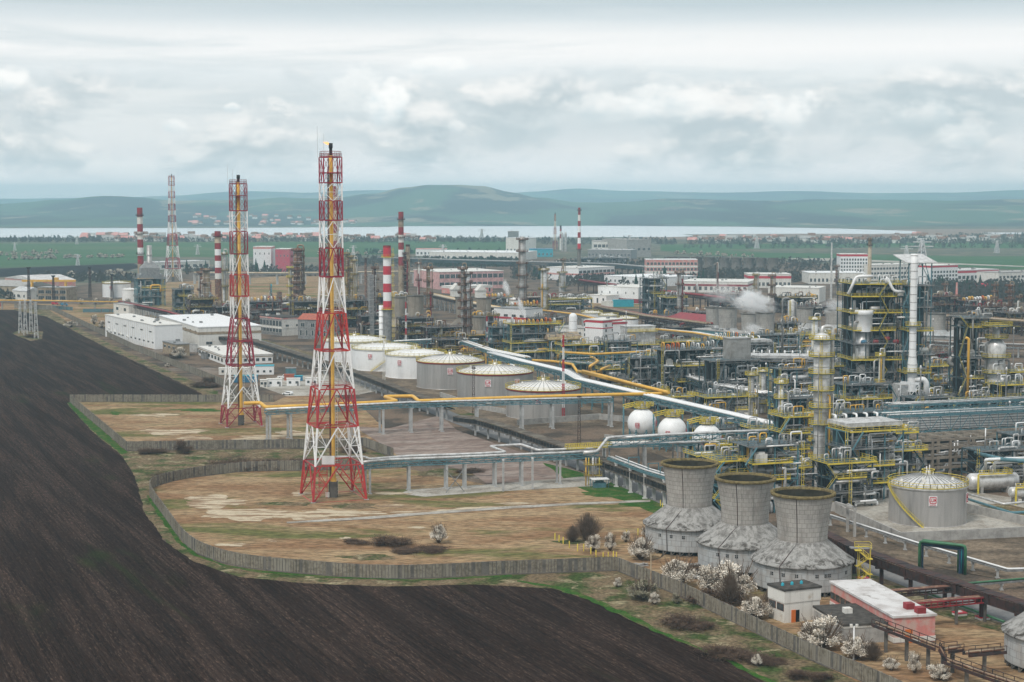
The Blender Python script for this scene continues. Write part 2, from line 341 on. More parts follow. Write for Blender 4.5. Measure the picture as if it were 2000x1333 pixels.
    def poly(s, pts, mi=0):
        return s.add([tuple(p) for p in pts], [list(range(len(pts)))], mi)
    def build(s, name, mats, parent=None, loc=None, rz=0):
        me = bpy.data.meshes.new(name)
        me.from_pydata(s.v, [], s.f); 
        for m in ([mats] if isinstance(mats, str) else mats): me.materials.append(MATS[m])
        me.polygons.foreach_set('material_index', s.m); me.polygons.foreach_set('use_smooth', s.s); me.update()
        o = bpy.data.objects.new(name, me); S.collection.objects.link(o)
        if parent: o.parent = parent
        if loc is not None: o.location = loc
        if rz: o.rotation_euler.z = rz
        return o
def tag(o, label=None, cat=None, group=None, kind=None):
    if label: o['label'] = label
    if cat: o['category'] = cat
    if group: o['group'] = group
    if kind: o['kind'] = kind
    elif label: o['kind'] = 'thing'
    return o
USED = {}
def thing(name, label, cat, loc=(0, 0, 0), rz=0, group=None):
    o = bpy.data.objects.new(name, None); S.collection.objects.link(o); o.empty_display_size = 1
    o.location = loc; o.rotation_euler = (0, 0, rz); tag(o, label, cat, group); USED[label] = USED.get(label, 0) + 1
    return o
def copy_tree(o, loc, rz=None, label=None, scale=None, top=True):
    c = o.copy(); S.collection.objects.link(c)
    if top:
        c.location = loc
        if rz is not None: c.rotation_euler.z = rz
        if label: c['label'] = label
        if scale: c.scale = scale if isinstance(scale, (tuple, list)) else (scale,) * 3
    for ch in list(o.children):
        d = copy_tree(ch, None, top=False); d.parent = c
    return c
# ================================================================== terrain
R = random.Random(7)
def dense(pts, step=6.0, jag=0.0, seed=1, closed=True):
    rr = random.Random(seed); out = []
    n = len(pts)
    for i in range(n if closed else n - 1):
        a, b = pts[i], pts[(i + 1) % n]; L = (b - a).length; k = max(1, min(60, int(L / step)))
        for j in range(k):
            c = a.lerp(b, j / k)
            if j: c = c + Vector((rr.uniform(-jag, jag), rr.uniform(-jag, jag), 0))
            out.append(c)
    if not closed: out.append(pts[-1])
    return out
def sheet(name, px, z, m, jag=0.0, step=6.0, extra=None):
    pts = [P(x, y, 0) for x, y in px]
    pts = dense(pts, step, jag, len(name) + int(px[0][0]))
    mb = MB(); mb.poly([(p.x, p.y, z) for p in pts]); o = mb.build(name, m); tag(o, kind='structure'); return o
g = MB(); g.poly([(-9500, -70, 0), (9500, -70, 0), (9500, 17500, 0), (-9500, 17500, 0)])
tag(g.build('ground', 'oliveland'), kind='structure')
# --- open country behind the works, far to near
sheet('plant_yard', [(-900, 640), (-900, 590), (0, 592), (140, 560), (260, 545), (420, 525), (640, 520), (900, 505), (1500, 508), (2000, 548), (2600, 560), (2600, 1500), (1400, 1500), (-900, 1500)], .05, 'plantground')
sheet('green_field', [(-500, 514), (-500, 478), (300, 474), (900, 470), (900, 488), (640, 503), (300, 502), (0, 508)], .08, 'farmgreen', 0, 60)
sheet('green_field', [(620, 486), (640, 473), (1000, 471), (1010, 492), (700, 498)], .12, 'farmgreen2')
sheet('green_field', [(-500, 526), (-500, 505), (0, 500), (260, 492), (290, 503), (270, 514), (0, 524)], .12, 'farmgreen2')
sheet('bare_field', [(-500, 548), (-500, 527), (0, 525), (262, 515), (275, 522), (240, 532), (120, 540)], .12, 'soil2')
sheet('green_field', [(1290, 478), (2600, 470), (2600, 534), (2000, 528), (1700, 512), (1400, 500), (1290, 490)], .08, 'farmgreen2', 0, 60)
sheet('bare_field', [(1400, 488), (1700, 484), (2600, 489), (2600, 500), (1900, 501), (1500, 494)], .12, 'oliveland')
sheet('gravel_track', [(1540, 505), (1620, 505), (2000, 520), (2000, 522), (1700, 512), (1540, 508)], .14, 'paleconc')
sheet('marsh', [(1180, 468), (1300, 462), (1790, 448), (2600, 444), (2600, 457), (1900, 464), (1500, 470)], .10, 'reed', 20, 200)
sheet('lake', [(-900, 466), (-900, 446.5), (0, 446.5), (400, 446), (760, 444), (830, 440.5), (1000, 440.5), (1450, 443.5), (1640, 447), (1790, 452), (1788, 456.5), (1700, 457.5), (1560, 457), (1330, 458.5), (1362, 461.5), (1320, 463.5), (900, 464.5), (500, 465), (0, 465)], .16, 'water', 10, 250)
sheet('lake', [(1910, 455), (2600, 452), (2600, 458), (1950, 457.5)], .16, 'water')
# --- hills
def ridge(name, prof, D0, D1, D2, m, seed, rough=1.0):
    """a long hill: rises from the far shore (D0) to its crest (D1) and falls behind (D2)"""
    rr = random.Random(seed); nx, ny = 260, 26; x0, x1 = -700, 2700; vs = []; fs = []
    ph = [rr.uniform(0, 6.28) for _ in range(24)]
    def crest(px):
        if px <= prof[0][0]: return prof[0][1]
        for (a, ya), (b, yb) in zip(prof, prof[1:]):
            if a <= px <= b:
                t = (px - a) / (b - a); t = t * t * (3 - 2 * t); return ya + (yb - ya) * t
        return prof[-1][1]
    for j in range(ny + 1):
        for i in range(nx + 1):
            px = x0 + (x1 - x0) * i / nx; zc = zat(crest(px), D1)
            t = j / ny
            if t < .7: k = t / .7; D = D0 + (D1 - D0) * k; e = k ** 1.15 * (1 - .12 * sin(k * pi)); 
            else: k = (t - .7) / .3; D = D1 + (D2 - D1) * k; e = 1 - .8 * k
            X = (px - 1000) / F * D
            b = 0
            for q in range(8): b += sin(X * .0011 * (1.5 ** q) + ph[q] + D * .0016 * (1.4 ** q) + ph[q + 8]) * (.62 ** q)
            z = zc * e + b * 7 * rough * sin(min(1, t / .7) * pi) if t < .7 else zc * e
            if abs(t - .7) < .03: z += sum(sin(X * .012 * (1.9 ** q) + ph[q]) * (.6 ** q) for q in range(4)) * 1.1 * rough
            vs.append((X, D, max(z, -1)))
    for j in range(ny):
        for i in range(nx):
            a = j * (nx + 1) + i; fs.append((a, a + 1, a + nx + 2, a + nx + 1))
    mb = MB(); mb.add(vs, fs, 0, True); tag(mb.build(name, m), kind='structure')
ridge('hills', [(-700, 402), (0, 398), (110, 390), (210, 382.5), (270, 385), (350, 391), (470, 391), (560, 386), (650, 387), (730, 378), (790, 366), (840, 360.5), (890, 359.5), (940, 363), (1000, 376), (1050, 386), (1130, 395), (1220, 395), (1310, 388), (1420, 390), (1520, 393), (1600, 389), (1700, 389.5), (1840, 392), (2000, 388), (2700, 386)], 4760, 6700, 7600, 'hillgreen', 3)
ridge('hills', [(-700, 389), (0, 388), (240, 386), (330, 382), (480, 373), (600, 376), (740, 371), (860, 375), (960, 380), (1040, 374), (1130, 368), (1230, 373), (1400, 376), (1560, 373), (1700, 377), (1850, 376), (2000, 371), (2700, 375)], 9000, 12600, 13600, 'hillgreen', 9, .6)
# --- haze: one even box of air
HB = MB(); HB.box(-9800, 9800, -80, 14600, -1.2, 172)
hz = HB.build('haze', 'white'); hz.data.materials.clear()
hm = bpy.data.materials.new('haze'); hm.use_nodes = True; n_ = NT(hm.node_tree)
pv = n_.n('ShaderNodeVolumePrincipled', {'Color': (.55, .84, .98, 1), 'Density': .000125, 'Anisotropy': .1})
oo = n_.nt.nodes.new('ShaderNodeOutputMaterial'); n_.nt.links.new(pv.outputs[0], oo.inputs['Volume'])
hz.data.materials.append(hm); tag(hz, kind='stuff')
# ================================================================== near ground
sheet('ploughed_field', [(-60, 606), (28, 605), (90, 618), (160, 655), (215, 684), (300, 724), (380, 762), (425, 790), (137, 786), (131, 789), (180, 842), (240, 892), (262, 925), (272, 955), (282, 1000), (325, 1060), (380, 1098), (470, 1127), (600, 1140), (760, 1146), (930, 1141), (1080, 1150), (1150, 1172), (1240, 1215), (1400, 1282), (1520, 1338), (1800, 1520), (1000, 2600), (-1400, 2600), (-1500, 1000), (-700, 640)], .09, 'soil', .5, 4)
sheet('verge', [(28, 604), (92, 604), (150, 640), (215, 672), (300, 712), (425, 765), (436, 792), (424, 790), (380, 762), (300, 722), (215, 683), (160, 655), (90, 619), (30, 607)], .115, 'weeds', .5, 3)
sheet('verge', [(131, 788), (139, 787), (249, 884), (262, 884), (296, 930), (300, 952), (291, 968), (322, 1009), (354, 1056), (385, 1084), (447, 1106), (510, 1116), (640, 1127), (700, 1132), (805, 1134), (980, 1125), (1206, 1117), (1322, 1164), (1440, 1222), (1582, 1291), (1760, 1372), (1800, 1520), (1520, 1345), (1400, 1284), (1240, 1217), (1150, 1173), (1080, 1151), (930, 1143), (760, 1147), (600, 1141), (470, 1129), (380, 1099), (325, 1061), (281, 1000), (271, 955), (260, 925), (239, 892), (180, 843)], .125, 'weeds', .25, 3)
sheet('grass_strip', [(131, 788), (137, 787), (249, 885), (238, 889), (180, 842)], .14, 'grass', .35, 2)
sheet('grass_strip', [(289, 968), (320, 1009), (352, 1056), (384, 1084), (446, 1106), (510, 1116), (640, 1127), (805, 1134), (1000, 1124), (1000, 1128), (805, 1136), (640, 1130), (505, 1120), (440, 1108), (378, 1087), (343, 1058), (310, 1010), (286, 972)], .145, 'grass', .3, 2)
sheet('grass_strip', [(1010, 1134), (1100, 1148), (1180, 1178), (1275, 1226), (1405, 1282), (1528, 1338), (1620, 1380), (1560, 1365), (1400, 1285), (1240, 1217), (1150, 1173), (1070, 1147), (1010, 1138)], .145, 'grass', .5, 2)
sheet('compound_ground', [(137, 785), (425, 784), (534, 786), (600, 760), (700, 790), (760, 845), (800, 900), (765, 894), (713, 874), (589, 876), (371, 879), (248, 880)], .13, 'drygrass', .3, 5)
sheet('gully_ground', [(248, 883), (371, 881), (589, 878), (713, 876), (765, 895), (800, 912), (700, 918), (580, 920), (478, 921), (368, 934), (296, 950), (270, 925)], .135, 'weeds', .3, 4)
sheet('compound_ground', [(290, 966), (297, 951), (368, 935), (478, 922), (580, 921), (700, 919), (786, 915), (950, 948), (1100, 950), (1190, 955), (1290, 985), (1330, 1020), (1290, 1090), (1206, 1114), (980, 1122), (805, 1131), (640, 1124), (509, 1113), (446, 1103), (383, 1081), (352, 1053), (320, 1006)], .13, 'drygrass', .3, 5)
def patch(cx, cy, rx, ry, m='sand', z=.155, seed=0, name='sand_patch', tilt=0.0):
    rr = random.Random(seed + int(cx)); pts = []; n = 46; ph = [rr.uniform(0, 6.3) for _ in range(6)]
    for i in range(n):
        a = 2 * pi * i / n; k = 1 + sum(sin(a * (q + 2) + ph[q]) * .26 / (1 + q * .35) for q in range(6)) * .6 + rr.uniform(-.13, .13)
        pts.append((cx + cos(a) * rx * k, cy + sin(a) * ry * k + cos(a) * rx * k * tilt))
    sheet(name, pts, z, m, .15, 3)
for i, a in enumerate([(415, 982, 62, 11), (480, 1006, 96, 10), (585, 1009, 60, 7), (640, 1001, 50, 5), (690, 1005, 70, 4, -.03), (860, 1000, 90, 4, -.04), (950, 994, 70, 3, -.03), (340, 845, 55, 6), (380, 858, 38, 4), (520, 856, 60, 4), (585, 848, 45, 5),
                       (1010, 985, 40, 2), (452, 1066, 30, 3), (533, 1058, 9, 2), (675, 1053, 12, 2), (815, 1032, 14, 2), (770, 990, 40, 2), (490, 1002, 30, 4), (760, 965, 34, 3), (590, 965, 22, 4), (300, 812, 40, 3)]):
    patch(*a[:4], z=.155 + i * .0022, seed=i, tilt=a[4] if len(a) > 4 else 0)
for i, a in enumerate([(225, 808, 12, 3), (390, 802, 46, 3), (1200, 968, 60, 5), (560, 985, 50, 4), (690, 990, 50, 5), (1245, 985, 40, 6), (870, 925, 60, 7), (720, 1090, 60, 5), (1120, 1060, 40, 4)]):
    patch(*a, m='grass' if i in (0, 1, 2, 5) else 'weeds', z=.145 + i * .0011, seed=40 + i, name='grass_patch')
sheet('concrete_track', [(560, 1021), (700, 1012), (860, 1000), (1000, 990), (1120, 984), (1270, 978), (1270, 982), (1120, 988), (1000, 995), (860, 1005), (700, 1017), (560, 1024)], .21, 'paleconc', .3, 5)
sheet('concrete_pad', [(690, 834), (760, 838), (860, 812), (893, 842), (1052, 896), (1150, 928), (1092, 940), (950, 946), (920, 924), (860, 908), (775, 890), (735, 862)], .16, 'padconc')
sheet('concrete_track', [(780, 966), (800, 958), (950, 948), (1170, 930), (1200, 940), (1180, 950), (960, 962), (830, 972)], .18, 'paleconc', .3, 6)
sheet('yard_apron', [(508, 756), (540, 738), (680, 728), (760, 760), (700, 772), (560, 775)], .15, 'paleconc')
sheet('road', [(240, 600), (300, 604), (520, 668), (640, 706), (770, 757), (905, 815), (1000, 850), (1170, 912), (1330, 980), (1500, 1035), (1690, 1092), (2050, 1215), (2050, 1255), (1690, 1118), (1500, 1056), (1310, 994), (1150, 925), (980, 864), (880, 825), (740, 766), (600, 706), (480, 668)], .17, 'asphalt')
sheet('verge', [(470, 650), (640, 700), (800, 762), (900, 800), (1000, 838), (990, 846), (870, 802), (760, 756), (600, 697), (450, 655)], .15, 'weeds', .4, 4)
sheet('verge', [(1060, 905), (1180, 935), (1260, 965), (1330, 1010), (1300, 1015), (1230, 982), (1150, 962), (1120, 950)], .165, 'grass', .4, 3)
sheet('tank_yard', [(600, 735), (740, 745), (900, 812), (1000, 842), (1180, 832), (1230, 870), (1330, 905), (1400, 920), (1560, 960), (1640, 985), (1560, 900), (1200, 760), (960, 690), (700, 660)], .14, 'gravel')
sheet('bund_floor', [(1640, 1008), (1760, 1053), (2050, 1040), (2050, 985), (1890, 960), (1700, 960)], .16, 'paleconc')
sheet('gravel_yard', [(1640, 1013), (1755, 1060), (2050, 1047), (2050, 1150), (1820, 1108), (1640, 1060)], .13, 'gravel')
sheet('weedy_yard', [(1206, 1113), (1290, 1092), (1330, 1060), (1640, 1085), (1700, 1100), (2050, 1230), (2100, 1420), (1800, 1392), (1582, 1290), (1440, 1223), (1322, 1163)], .12, 'drygrass', .2, 5)
sheet('verge', [(1640, 1085), (1690, 1120), (1850, 1172), (2050, 1250), (2050, 1262), (1840, 1205), (1690, 1160), (1640, 1130)], .135, 'weeds', .4, 4)
sheet('earth_bank', [(1906, 990), (1960, 985), (2050, 1005), (2050, 1022), (1960, 1004)], .165, 'weeds', .3, 4)
sheet('brown_land', [(-200, 604), (-200, 590), (200, 596), (330, 552), (560, 540), (700, 540), (700, 575), (420, 600), (200, 640), (120, 628), (60, 606)], .10, 'drygrass', 1, 20)
sheet('brown_land', [(1140, 600), (1140, 592), (1420, 598), (1420, 612), (1300, 606)], .10, 'drygrass')
sheet('pylon_verge', [(24, 652), (36, 646), (84, 648), (82, 663), (60, 667), (36, 658)], .13, 'weeds', .3, 2)
# ================================================================== builders
def pm(Y, py=700): return Y / ray(1000, py)[1] / F
def lattice(mb, za, ra, zb, rb, c0, leg, br, kind, ang=GR, mi=0, ring=True):
    cs = lambda r, z: [Vector((r * cos(ang - pi / 4 + k * pi / 2), r * sin(ang - pi / 4 + k * pi / 2), z)) for k in range(4)]
    A, B = cs(ra, za), cs(rb, zb)
    for k in range(4):
        a0, a1, b0, b1 = A[k], A[(k + 1) % 4], B[k], B[(k + 1) % 4]
        mb.beam(a0, b0, leg, leg, mi)
        if ring: mb.beam(a0, a1, br * 1.3, br * 1.3, mi); mb.beam(b0, b1, br * 1.3, br * 1.3, mi)
        mt = (b0 + b1) / 2; ml = (a0 + a1) / 2
        if kind == 'V':
            mb.beam(a0, mt, br * 1.25, br * 1.25, mi); mb.beam(a1, mt, br * 1.25, br * 1.25, mi)
            for s_, t_ in ((a0, b0), (a1, b1)):
                lm = s_.lerp(t_, .5); dm = s_.lerp(mt, .5)
                mb.beam(lm, dm, br * .7, br * .7, mi); mb.beam(dm, t_, br * .75, br * .75, mi)
                l2 = s_.lerp(t_, .25); d2 = s_.lerp(mt, .25); mb.beam(l2, d2, br * .55, br * .55, mi); mb.beam(d2, lm, br * .6, br * .6, mi)
                mb.beam(s_.lerp(t_, .75), dm, br * .5, br * .5, mi)
        elif kind == 'D':
            bm = a0.lerp(b0, .5); cm = a1.lerp(b1, .5)
            for p, q in ((bm, mt), (mt, cm), (cm, ml), (ml, bm)): mb.beam(p, q, br, br, mi)
            mb.beam(bm, cm, br * .7, br * .7, mi)
        elif kind == 'X':
            n = max(1, round((zb - za) / (ra * 1.45 * 1.1)))
            for i in range(n):
                p0, p1 = a0.lerp(b0, i / n), a0.lerp(b0, (i + 1) / n); q0, q1 = a1.lerp(b1, i / n), a1.lerp(b1, (i + 1) / n)
                pmid, qm = (p0 + q0) / 2, (p1 + q1) / 2
                for h0, h1, h2, h3 in ((p0, p1, pmid, qm), (pmid, qm, q0, q1)):
                    mb.beam(h0, h3, br * .7, br * .7, mi); mb.beam(h2, h1, br * .7, br * .7, mi)
                mb.beam(pmid, qm, br * .8, br * .8, mi); mb.beam(p1, q1, br * .9, br * .9, mi)
def flare_tower(label, cx, cy, lv, ptop, pipe_r, pipes=True, flame=False, sign=False, group=None, lean=0.0):
    """lv: [(photo row, width in photo px, mat of the section above, kind)]"""
    c = P(cx, cy); Y = c.y; t = thing('flare_tower', label, 'flare tower', c, 0, group)
    Z = [max(0, zat(y, Y)) if i else 0 for i, (y, *_) in enumerate(lv)]; Rr = [w_ / 2 * pm(Y) for _, w_, *_ in lv]
    k0 = Rr[0] / 10
    for i in range(len(lv) - 1):
        m_, kind = lv[i][2], lv[i][3]
        mb = MB(); f = i / (len(lv) - 1); leg = (.52 - .26 * f) * k0 ** .5; br = (.235 - .10 * f) * k0 ** .5
        lattice(mb, Z[i], Rr[i], Z[i + 1], Rr[i + 1], 0, leg, br, kind, ring='red' in m_)
        if 'red' in m_ and i:     # gantry floor inside the ring
            r = Rr[i]; cs = [Vector((r * cos(GR - pi / 4 + k * pi / 2), r * sin(GR - pi / 4 + k * pi / 2), Z[i] + .15)) for k in range(4)]
            for q in range(1, 5): mb.beam(cs[0].lerp(cs[1], q / 5), cs[3].lerp(cs[2], q / 5), .18, .12)
            mb.beam(cs[0], cs[2], .22, .2); mb.beam(cs[1], cs[3], .22, .2)
        mb.build('lattice_section', m_, t)
        if 'red' in m_ and i > 1:
            r = Rr[i + 1] * .98; z = Z[i + 1]; mr = MB()
            mr.rail([(r * cos(GR - pi / 4 + k * pi / 2), r * sin(GR - pi / 4 + k * pi / 2), z) for k in range(4)], 1.1, True, w=.07)
            mr.build('railing', m_, t)
    zt = Z[-1]; ztop = zat(ptop, Y)
    if lv[0][0] > 700:
        for k in range(4):
            mb = MB(); a = GR - pi / 4 + k * pi / 2; x, y = Rr[0] * cos(a), Rr[0] * sin(a); mb.box(x - .6, x + .6, y - .6, y + .6, 0, .35); mb.build('footing', 'concrete', t)
    if pipes:
        b0 = 4.3 * k0
        mb = MB(); mb.lathe([(pipe_r * 1.9, b0), (pipe_r * 1.7, b0 + .4), (pipe_r, b0 + 3 * k0), (pipe_r, zt + .5)], 14, (0.1, 0)); mb.build('flare_pipe', 'ypipe', t)
        mb = MB(); mb.lathe([(pipe_r * .85, zt + .5), (pipe_r * .85, ztop - 1.4), (pipe_r * 1.1, ztop - 1.3), (pipe_r * 1.1, ztop)], 14, (.1, 0)); mb.build('flare_tip', 'black', t)
        mb = MB(); mb.tube([(-pipe_r * 1.25, .2, b0), (-pipe_r * 1.25, .2, zt + 1)], pipe_r * .32, 8); mb.tube([(-pipe_r * 1.7, -.3, b0), (-pipe_r * 1.7, -.3, zt - 3)], pipe_r * .15, 6); mb.build('riser_pipe', 'rust', t)
        mb = MB(); mb.box(-1.1 * k0, 1.1 * k0, -1.0 * k0, 1.0 * k0, 0, b0); mb.build('plinth', 'dconcrete', t)
        mb = MB()
        for x in (pipe_r * 1.6, pipe_r * 1.6 + .55): mb.beam((x, -.3, 1), (x, -.3, zt), .07)
        z = 1.0
        while z < zt: mb.beam((pipe_r * 1.6, -.3, z), (pipe_r * 1.6 + .55, -.3, z), .06); z += .9
        mb.build('ladder', 'owhite', t)
    mb = MB(); r = Rr[-1] * .8
    mb.lathe([(pipe_r, zt - 4.2), (r, zt - 4.2), (r, zt - 3.9), (pipe_r, zt - 3.9)], 12, cap=False); mb.build('top_gallery', 'mred', t); mb = MB(); mb.rail([(r * cos(a * pi / 6), r * sin(a * pi / 6), zt + .1) for a in range(12)], 1.5, True, w=.07); mb.build('top_railing', 'mred', t)
    mb = MB(); 
    for dx, hh in ((-Rr[-1] * .98, 8), (-Rr[-1] * .5, 6)): mb.beam((dx, 0, zt), (dx, 0, zt + hh * k0), .05)
    mb.build('antenna', 'gsteel', t)
    if flame:
        mb = MB(); mb.lathe([(.05, 0), (.55, .4), (.7, .9), (.35, 1.5), (.02, 2.1)], 8); f_ = mb.build('flame', 'flame', t); f_.location = (-.1, 0, ztop - .3); f_.rotation_euler = (0, -1.25, 0); f_.scale = (.55, .55, .9)
    if sign:
        z0 = Z[1]; mb = MB(); mb.box(-2.6, .8, -3.6, -3.45, z0 - .1, z0 + 2.2); mb.build('wind_screen', 'white', t)
        mb = MB(); mb.rail([(.8, -3.5, z0), (2.2, -3.5, z0), (2.2, -1, z0)], 1.3, w=.08); mb.beam((-2.6, -3.4, z0 - .1), (2.2, -3.4, z0 - .1), .3); mb.beam((-2.6, -3.4, z0), (-2.6, 2, z0), .25); mb.beam((2.2, -3.4, z0), (2.2, 3, z0), .25); mb.build('service_platform', 'tred', t)
        mb = MB()
        for zz in (3.2, 6.0): mb.rail([(-3.6, -2, zz), (-1.5, -2, zz), (-1.5, .2, zz), (-3.6, .2, zz)], 1.1, True, w=.07)
        for x, y in ((-3.6, -2), (-1.5, -2), (-1.5, .2), (-3.6, .2)): mb.beam((x, y, 0), (x, y, 9), .1)
        mb.beam((-3.6, -2, .2), (-1.5, -2, 3.2), .3, .1); mb.beam((-1.5, -2, 3.2), (-3.6, -2, 6), .3, .1); mb.beam((-3.6, -2, 6), (-1.5, -2, 9), .3, .1); mb.build('stair_tower', 'tred', t)
        mb = MB(); mb.box(-1.9, -.9, -1.6, -.9, .3, 1.6); mb.build('control_cabinet', 'owhite', t)
    return t
# widths are the left-to-right spread of the legs in the photograph
flare_tower('tallest red and white lattice flare tower, a small orange flame at its tip', 651, 972,
    [(972, 150, 'tred', 'V'), (903, 133, 'white', 'V'), (830, 115, 'tred', 'V'), (757, 97, 'white', 'V'), (684, 79, 'tred', 'V'), (611, 63, 'white', 'V'), (541, 53, 'mred', 'V'), (485, 52, 'white', 'D'), (431, 51, 'mred', 'X'), (393, 51, 'white', 'D'), (358, 51, 'mred', 'X'), (308, 51, 'mred', 'X')],
    280, .48, flame=True, sign=True)
flare_tower('red and white lattice flare tower with a yellow pipe elbow at its foot', 471, 831,
    [(831, 97, 'mred', 'V'), (794, 88, 'white', 'V'), (753, 76, 'white', 'V'), (713, 66, 'mred', 'V'), (666, 56, 'mred', 'V'), (622, 42, 'white', 'V'), (579, 43, 'tred', 'V'), (537, 41.5, 'white', 'V'), (496.6, 41, 'mred', 'D'), (453, 41, 'white', 'D'), (412.5, 41, 'mred', 'X'), (360, 41, 'mred', 'X')],
    342, .55)
flare_tower('slender far flare tower with many narrow red bands, beside the grey furnace block', 338, 550,
    [(550, 43, 'white', 'V'), (525, 37, 'mred', 'V'), (504, 31, 'white', 'V'), (480, 26, 'mred', 'V'), (457.5, 22, 'white', 'V'), (433.5, 18, 'mred', 'D'), (421.5, 17.5, 'white', 'D'), (411, 16.5, 'mred', 'D'), (399, 16, 'white', 'D'), (387, 15, 'mred', 'D'), (375, 15, 'white', 'D'), (363, 14.4, 'mred', 'D'), (346.5, 14.4, 'mred', 'D')],
    340, .32)
flare_tower('red and white lattice tower cut off by the left edge of the picture', -32, 598,
    [(598, 84, 'mred', 'V'), (578, 76, 'white', 'V'), (545, 62, 'mred', 'V'), (515, 48, 'white', 'V'), (480, 36, 'mred', 'V'), (440, 28, 'white', 'X'), (400, 24, 'mred', 'X'), (370, 24, 'mred', 'X')], 360, .6)
flare_tower('tiny distant red and white flare tower in front of the lake', 1084, 489,
    [(489, 11, 'mred', 'V'), (471, 9, 'white', 'V'), (457, 7, 'mred', 'D'), (445, 5, 'white', 'D'), (432, 4, 'mred', 'D'), (420, 3, 'mred', 'D')], 415, .35)
def chimney(label, cx, top, base, wt, wb, bands, n=24, plats=(), ladder=None, lip=None, cat='chimney', grp=None, name='striped_chimney'):
    c = P(cx, base); Y = c.y; t = thing(name, label, cat, c, 0, grp); k = pm(Y)
    zt = zat(top, Y); rt, rb = wt / 2 * k, wb / 2 * k
    rad = lambda z: rt + (rb - rt) * (1 - z / zt)
    prev = zt; mats = []; prof = []; ms = []
    for py, m in bands:
        z = max(0, zat(py, Y))
        if m not in mats: mats.append(m)
        mi = mats.index(m)
        prof += [(rad(prev), prev), (rad(z), z)]; ms.append(mi); prev = z
    mb = MB()
    for i in range(len(ms)): mb.lathe([prof[2 * i + 1], prof[2 * i]], n, mi=ms[i], cap=False)
    mats.append('gapblack'); mb.lathe([(rt, zt), (rt * .8, zt), (rt * .78, zt - 3)], n, mi=len(mats) - 1)
    mb.build('shaft', mats, t)
    for py in plats:
        z = zat(py, Y); r = rad(z); mb = MB(); mb.lathe([(r * .98, z), (r + 1.1, z), (r + 1.1, z + .2), (r * .98, z + .2)], 16, cap=False)
        mb.rail([((r + 1.0) * cos(a * pi / 6), (r + 1.0) * sin(a * pi / 6), z + .2) for a in range(12)], 1.2, True, w=.1, sp=3); mb.build('platform', 'drust' if not ladder else 'yellow', t)
    if ladder:
        mb = MB(); x = rb + .9
        for dx in (-.35, .35): mb.beam((x + dx, -.5, 0), (x + dx, -.5, zt - 1), .12)
        z = 1
        while z < zt - 2: mb.beam((x - .35, -.5, z), (x + .35, -.5, z), .08); mb.beam((rt, 0, z), (x, -.5, z), .08); z += 2.2
        z = 4
        while z < zt - 2: mb.box(x - .7, x + .7, -1.2, -.1, z, z + .12); mb.rail([(x - .7, -1.2, z), (x + .7, -1.2, z)], 1.1, w=.08); z += 5.5
        mb.build('ladder', ladder, t)
    return t
chimney('thickest striped chimney, bright red and white above a plain grey shaft', 757, 480, 672, 15.5, 17, [(484, 'dred'), (503, 'red'), (520, 'white'), (537, 'red'), (554, 'white'), (571, 'red'), (588, 'white'), (605, 'red'), (672, 'gsteel')], plats=(503, 605), ladder='yellow')
chimney('tall slim striped chimney with dark red bands, behind the thickest striped chimney', 784, 414, 600, 10, 12, [(430, 'dred'), (444, 'tan'), (459, 'dred'), (474, 'owhite'), (488, 'dred'), (502, 'white'), (519, 'dred'), (600, 'tan')], plats=(430, 465))
chimney('dark red and rusty white striped chimney left of the slender far flare tower', 276, 406, 588, 10.5, 12.5, [(424, 'dred'), (438, 'owhite'), (453, 'dred'), (468, 'owhite'), (484, 'dred'), (500, 'white'), (516, 'dred'), (534, 'tan'), (588, 'rust')], plats=(422, 458, 497))
chimney('striped chimney with a long rusty lower shaft, left of the second flare tower', 427.5, 452, 632, 12, 13.5, [(464, 'dred'), (475, 'cream'), (487, 'dred'), (499, 'white'), (510, 'dred'), (523, 'white'), (534, 'dred'), (545, 'owhite'), (632, 'rust')], plats=(463,))
chimney('red and cream striped chimney seen through the lattice of the nearest flare tower', 654.5, 364, 622, 9.5, 19, [(384, 'mred'), (393, 'cream'), (412, 'mred'), (437, 'cream'), (455, 'mred'), (470, 'cream'), (486, 'mred'), (497, 'cream'), (515, 'mred'), (622, 'cream')])
chimney('tall far red and white chimney on a grey concrete shaft, in front of the lake', 1131, 406, 545, 4.6, 8.5, [(420, 'dred'), (432, 'owhite'), (442, 'dred'), (454, 'white'), (465, 'dred'), (476, 'white'), (487, 'red'), (545, 'dconcrete')], plats=(412, 488))
chimney('small distant chimney with a few red bands beside two grey silos', 1095, 441, 489, 3.6, 4.2, [(447, 'drust'), (452, 'dred'), (458, 'owhite'), (466, 'dred'), (489, 'owhite')])
chimney('plain tan chimney with a dark lip, just right of the slim striped chimney', 797, 478, 590, 8.5, 8.5, [(482, 'drust'), (590, 'tan')], name='chimney')
chimney('orange brown steel chimney rising above the multi storey furnace block', 1697, 464, 600, 6.5, 9, [(480, 'tan'), (600, 'cream')], plats=(470, 480), name='chimney')
chimney('thin pale grey mast stack with a white top, left of the furnace block', 1623, 474, 585, 2.6, 4.4, [(585, 'silver')], name='chimney')
chimney('rusty red stub chimney behind the yellow columns', 714.5, 504, 590, 4.5, 5, [(514, 'drust'), (590, 'rust')], name='chimney')
chimney('pinkish stub chimney on a conical base at the far right', 1868, 552, 600, 3.5, 6, [(580, 'pink'), (600, 'tan')], name='chimney')
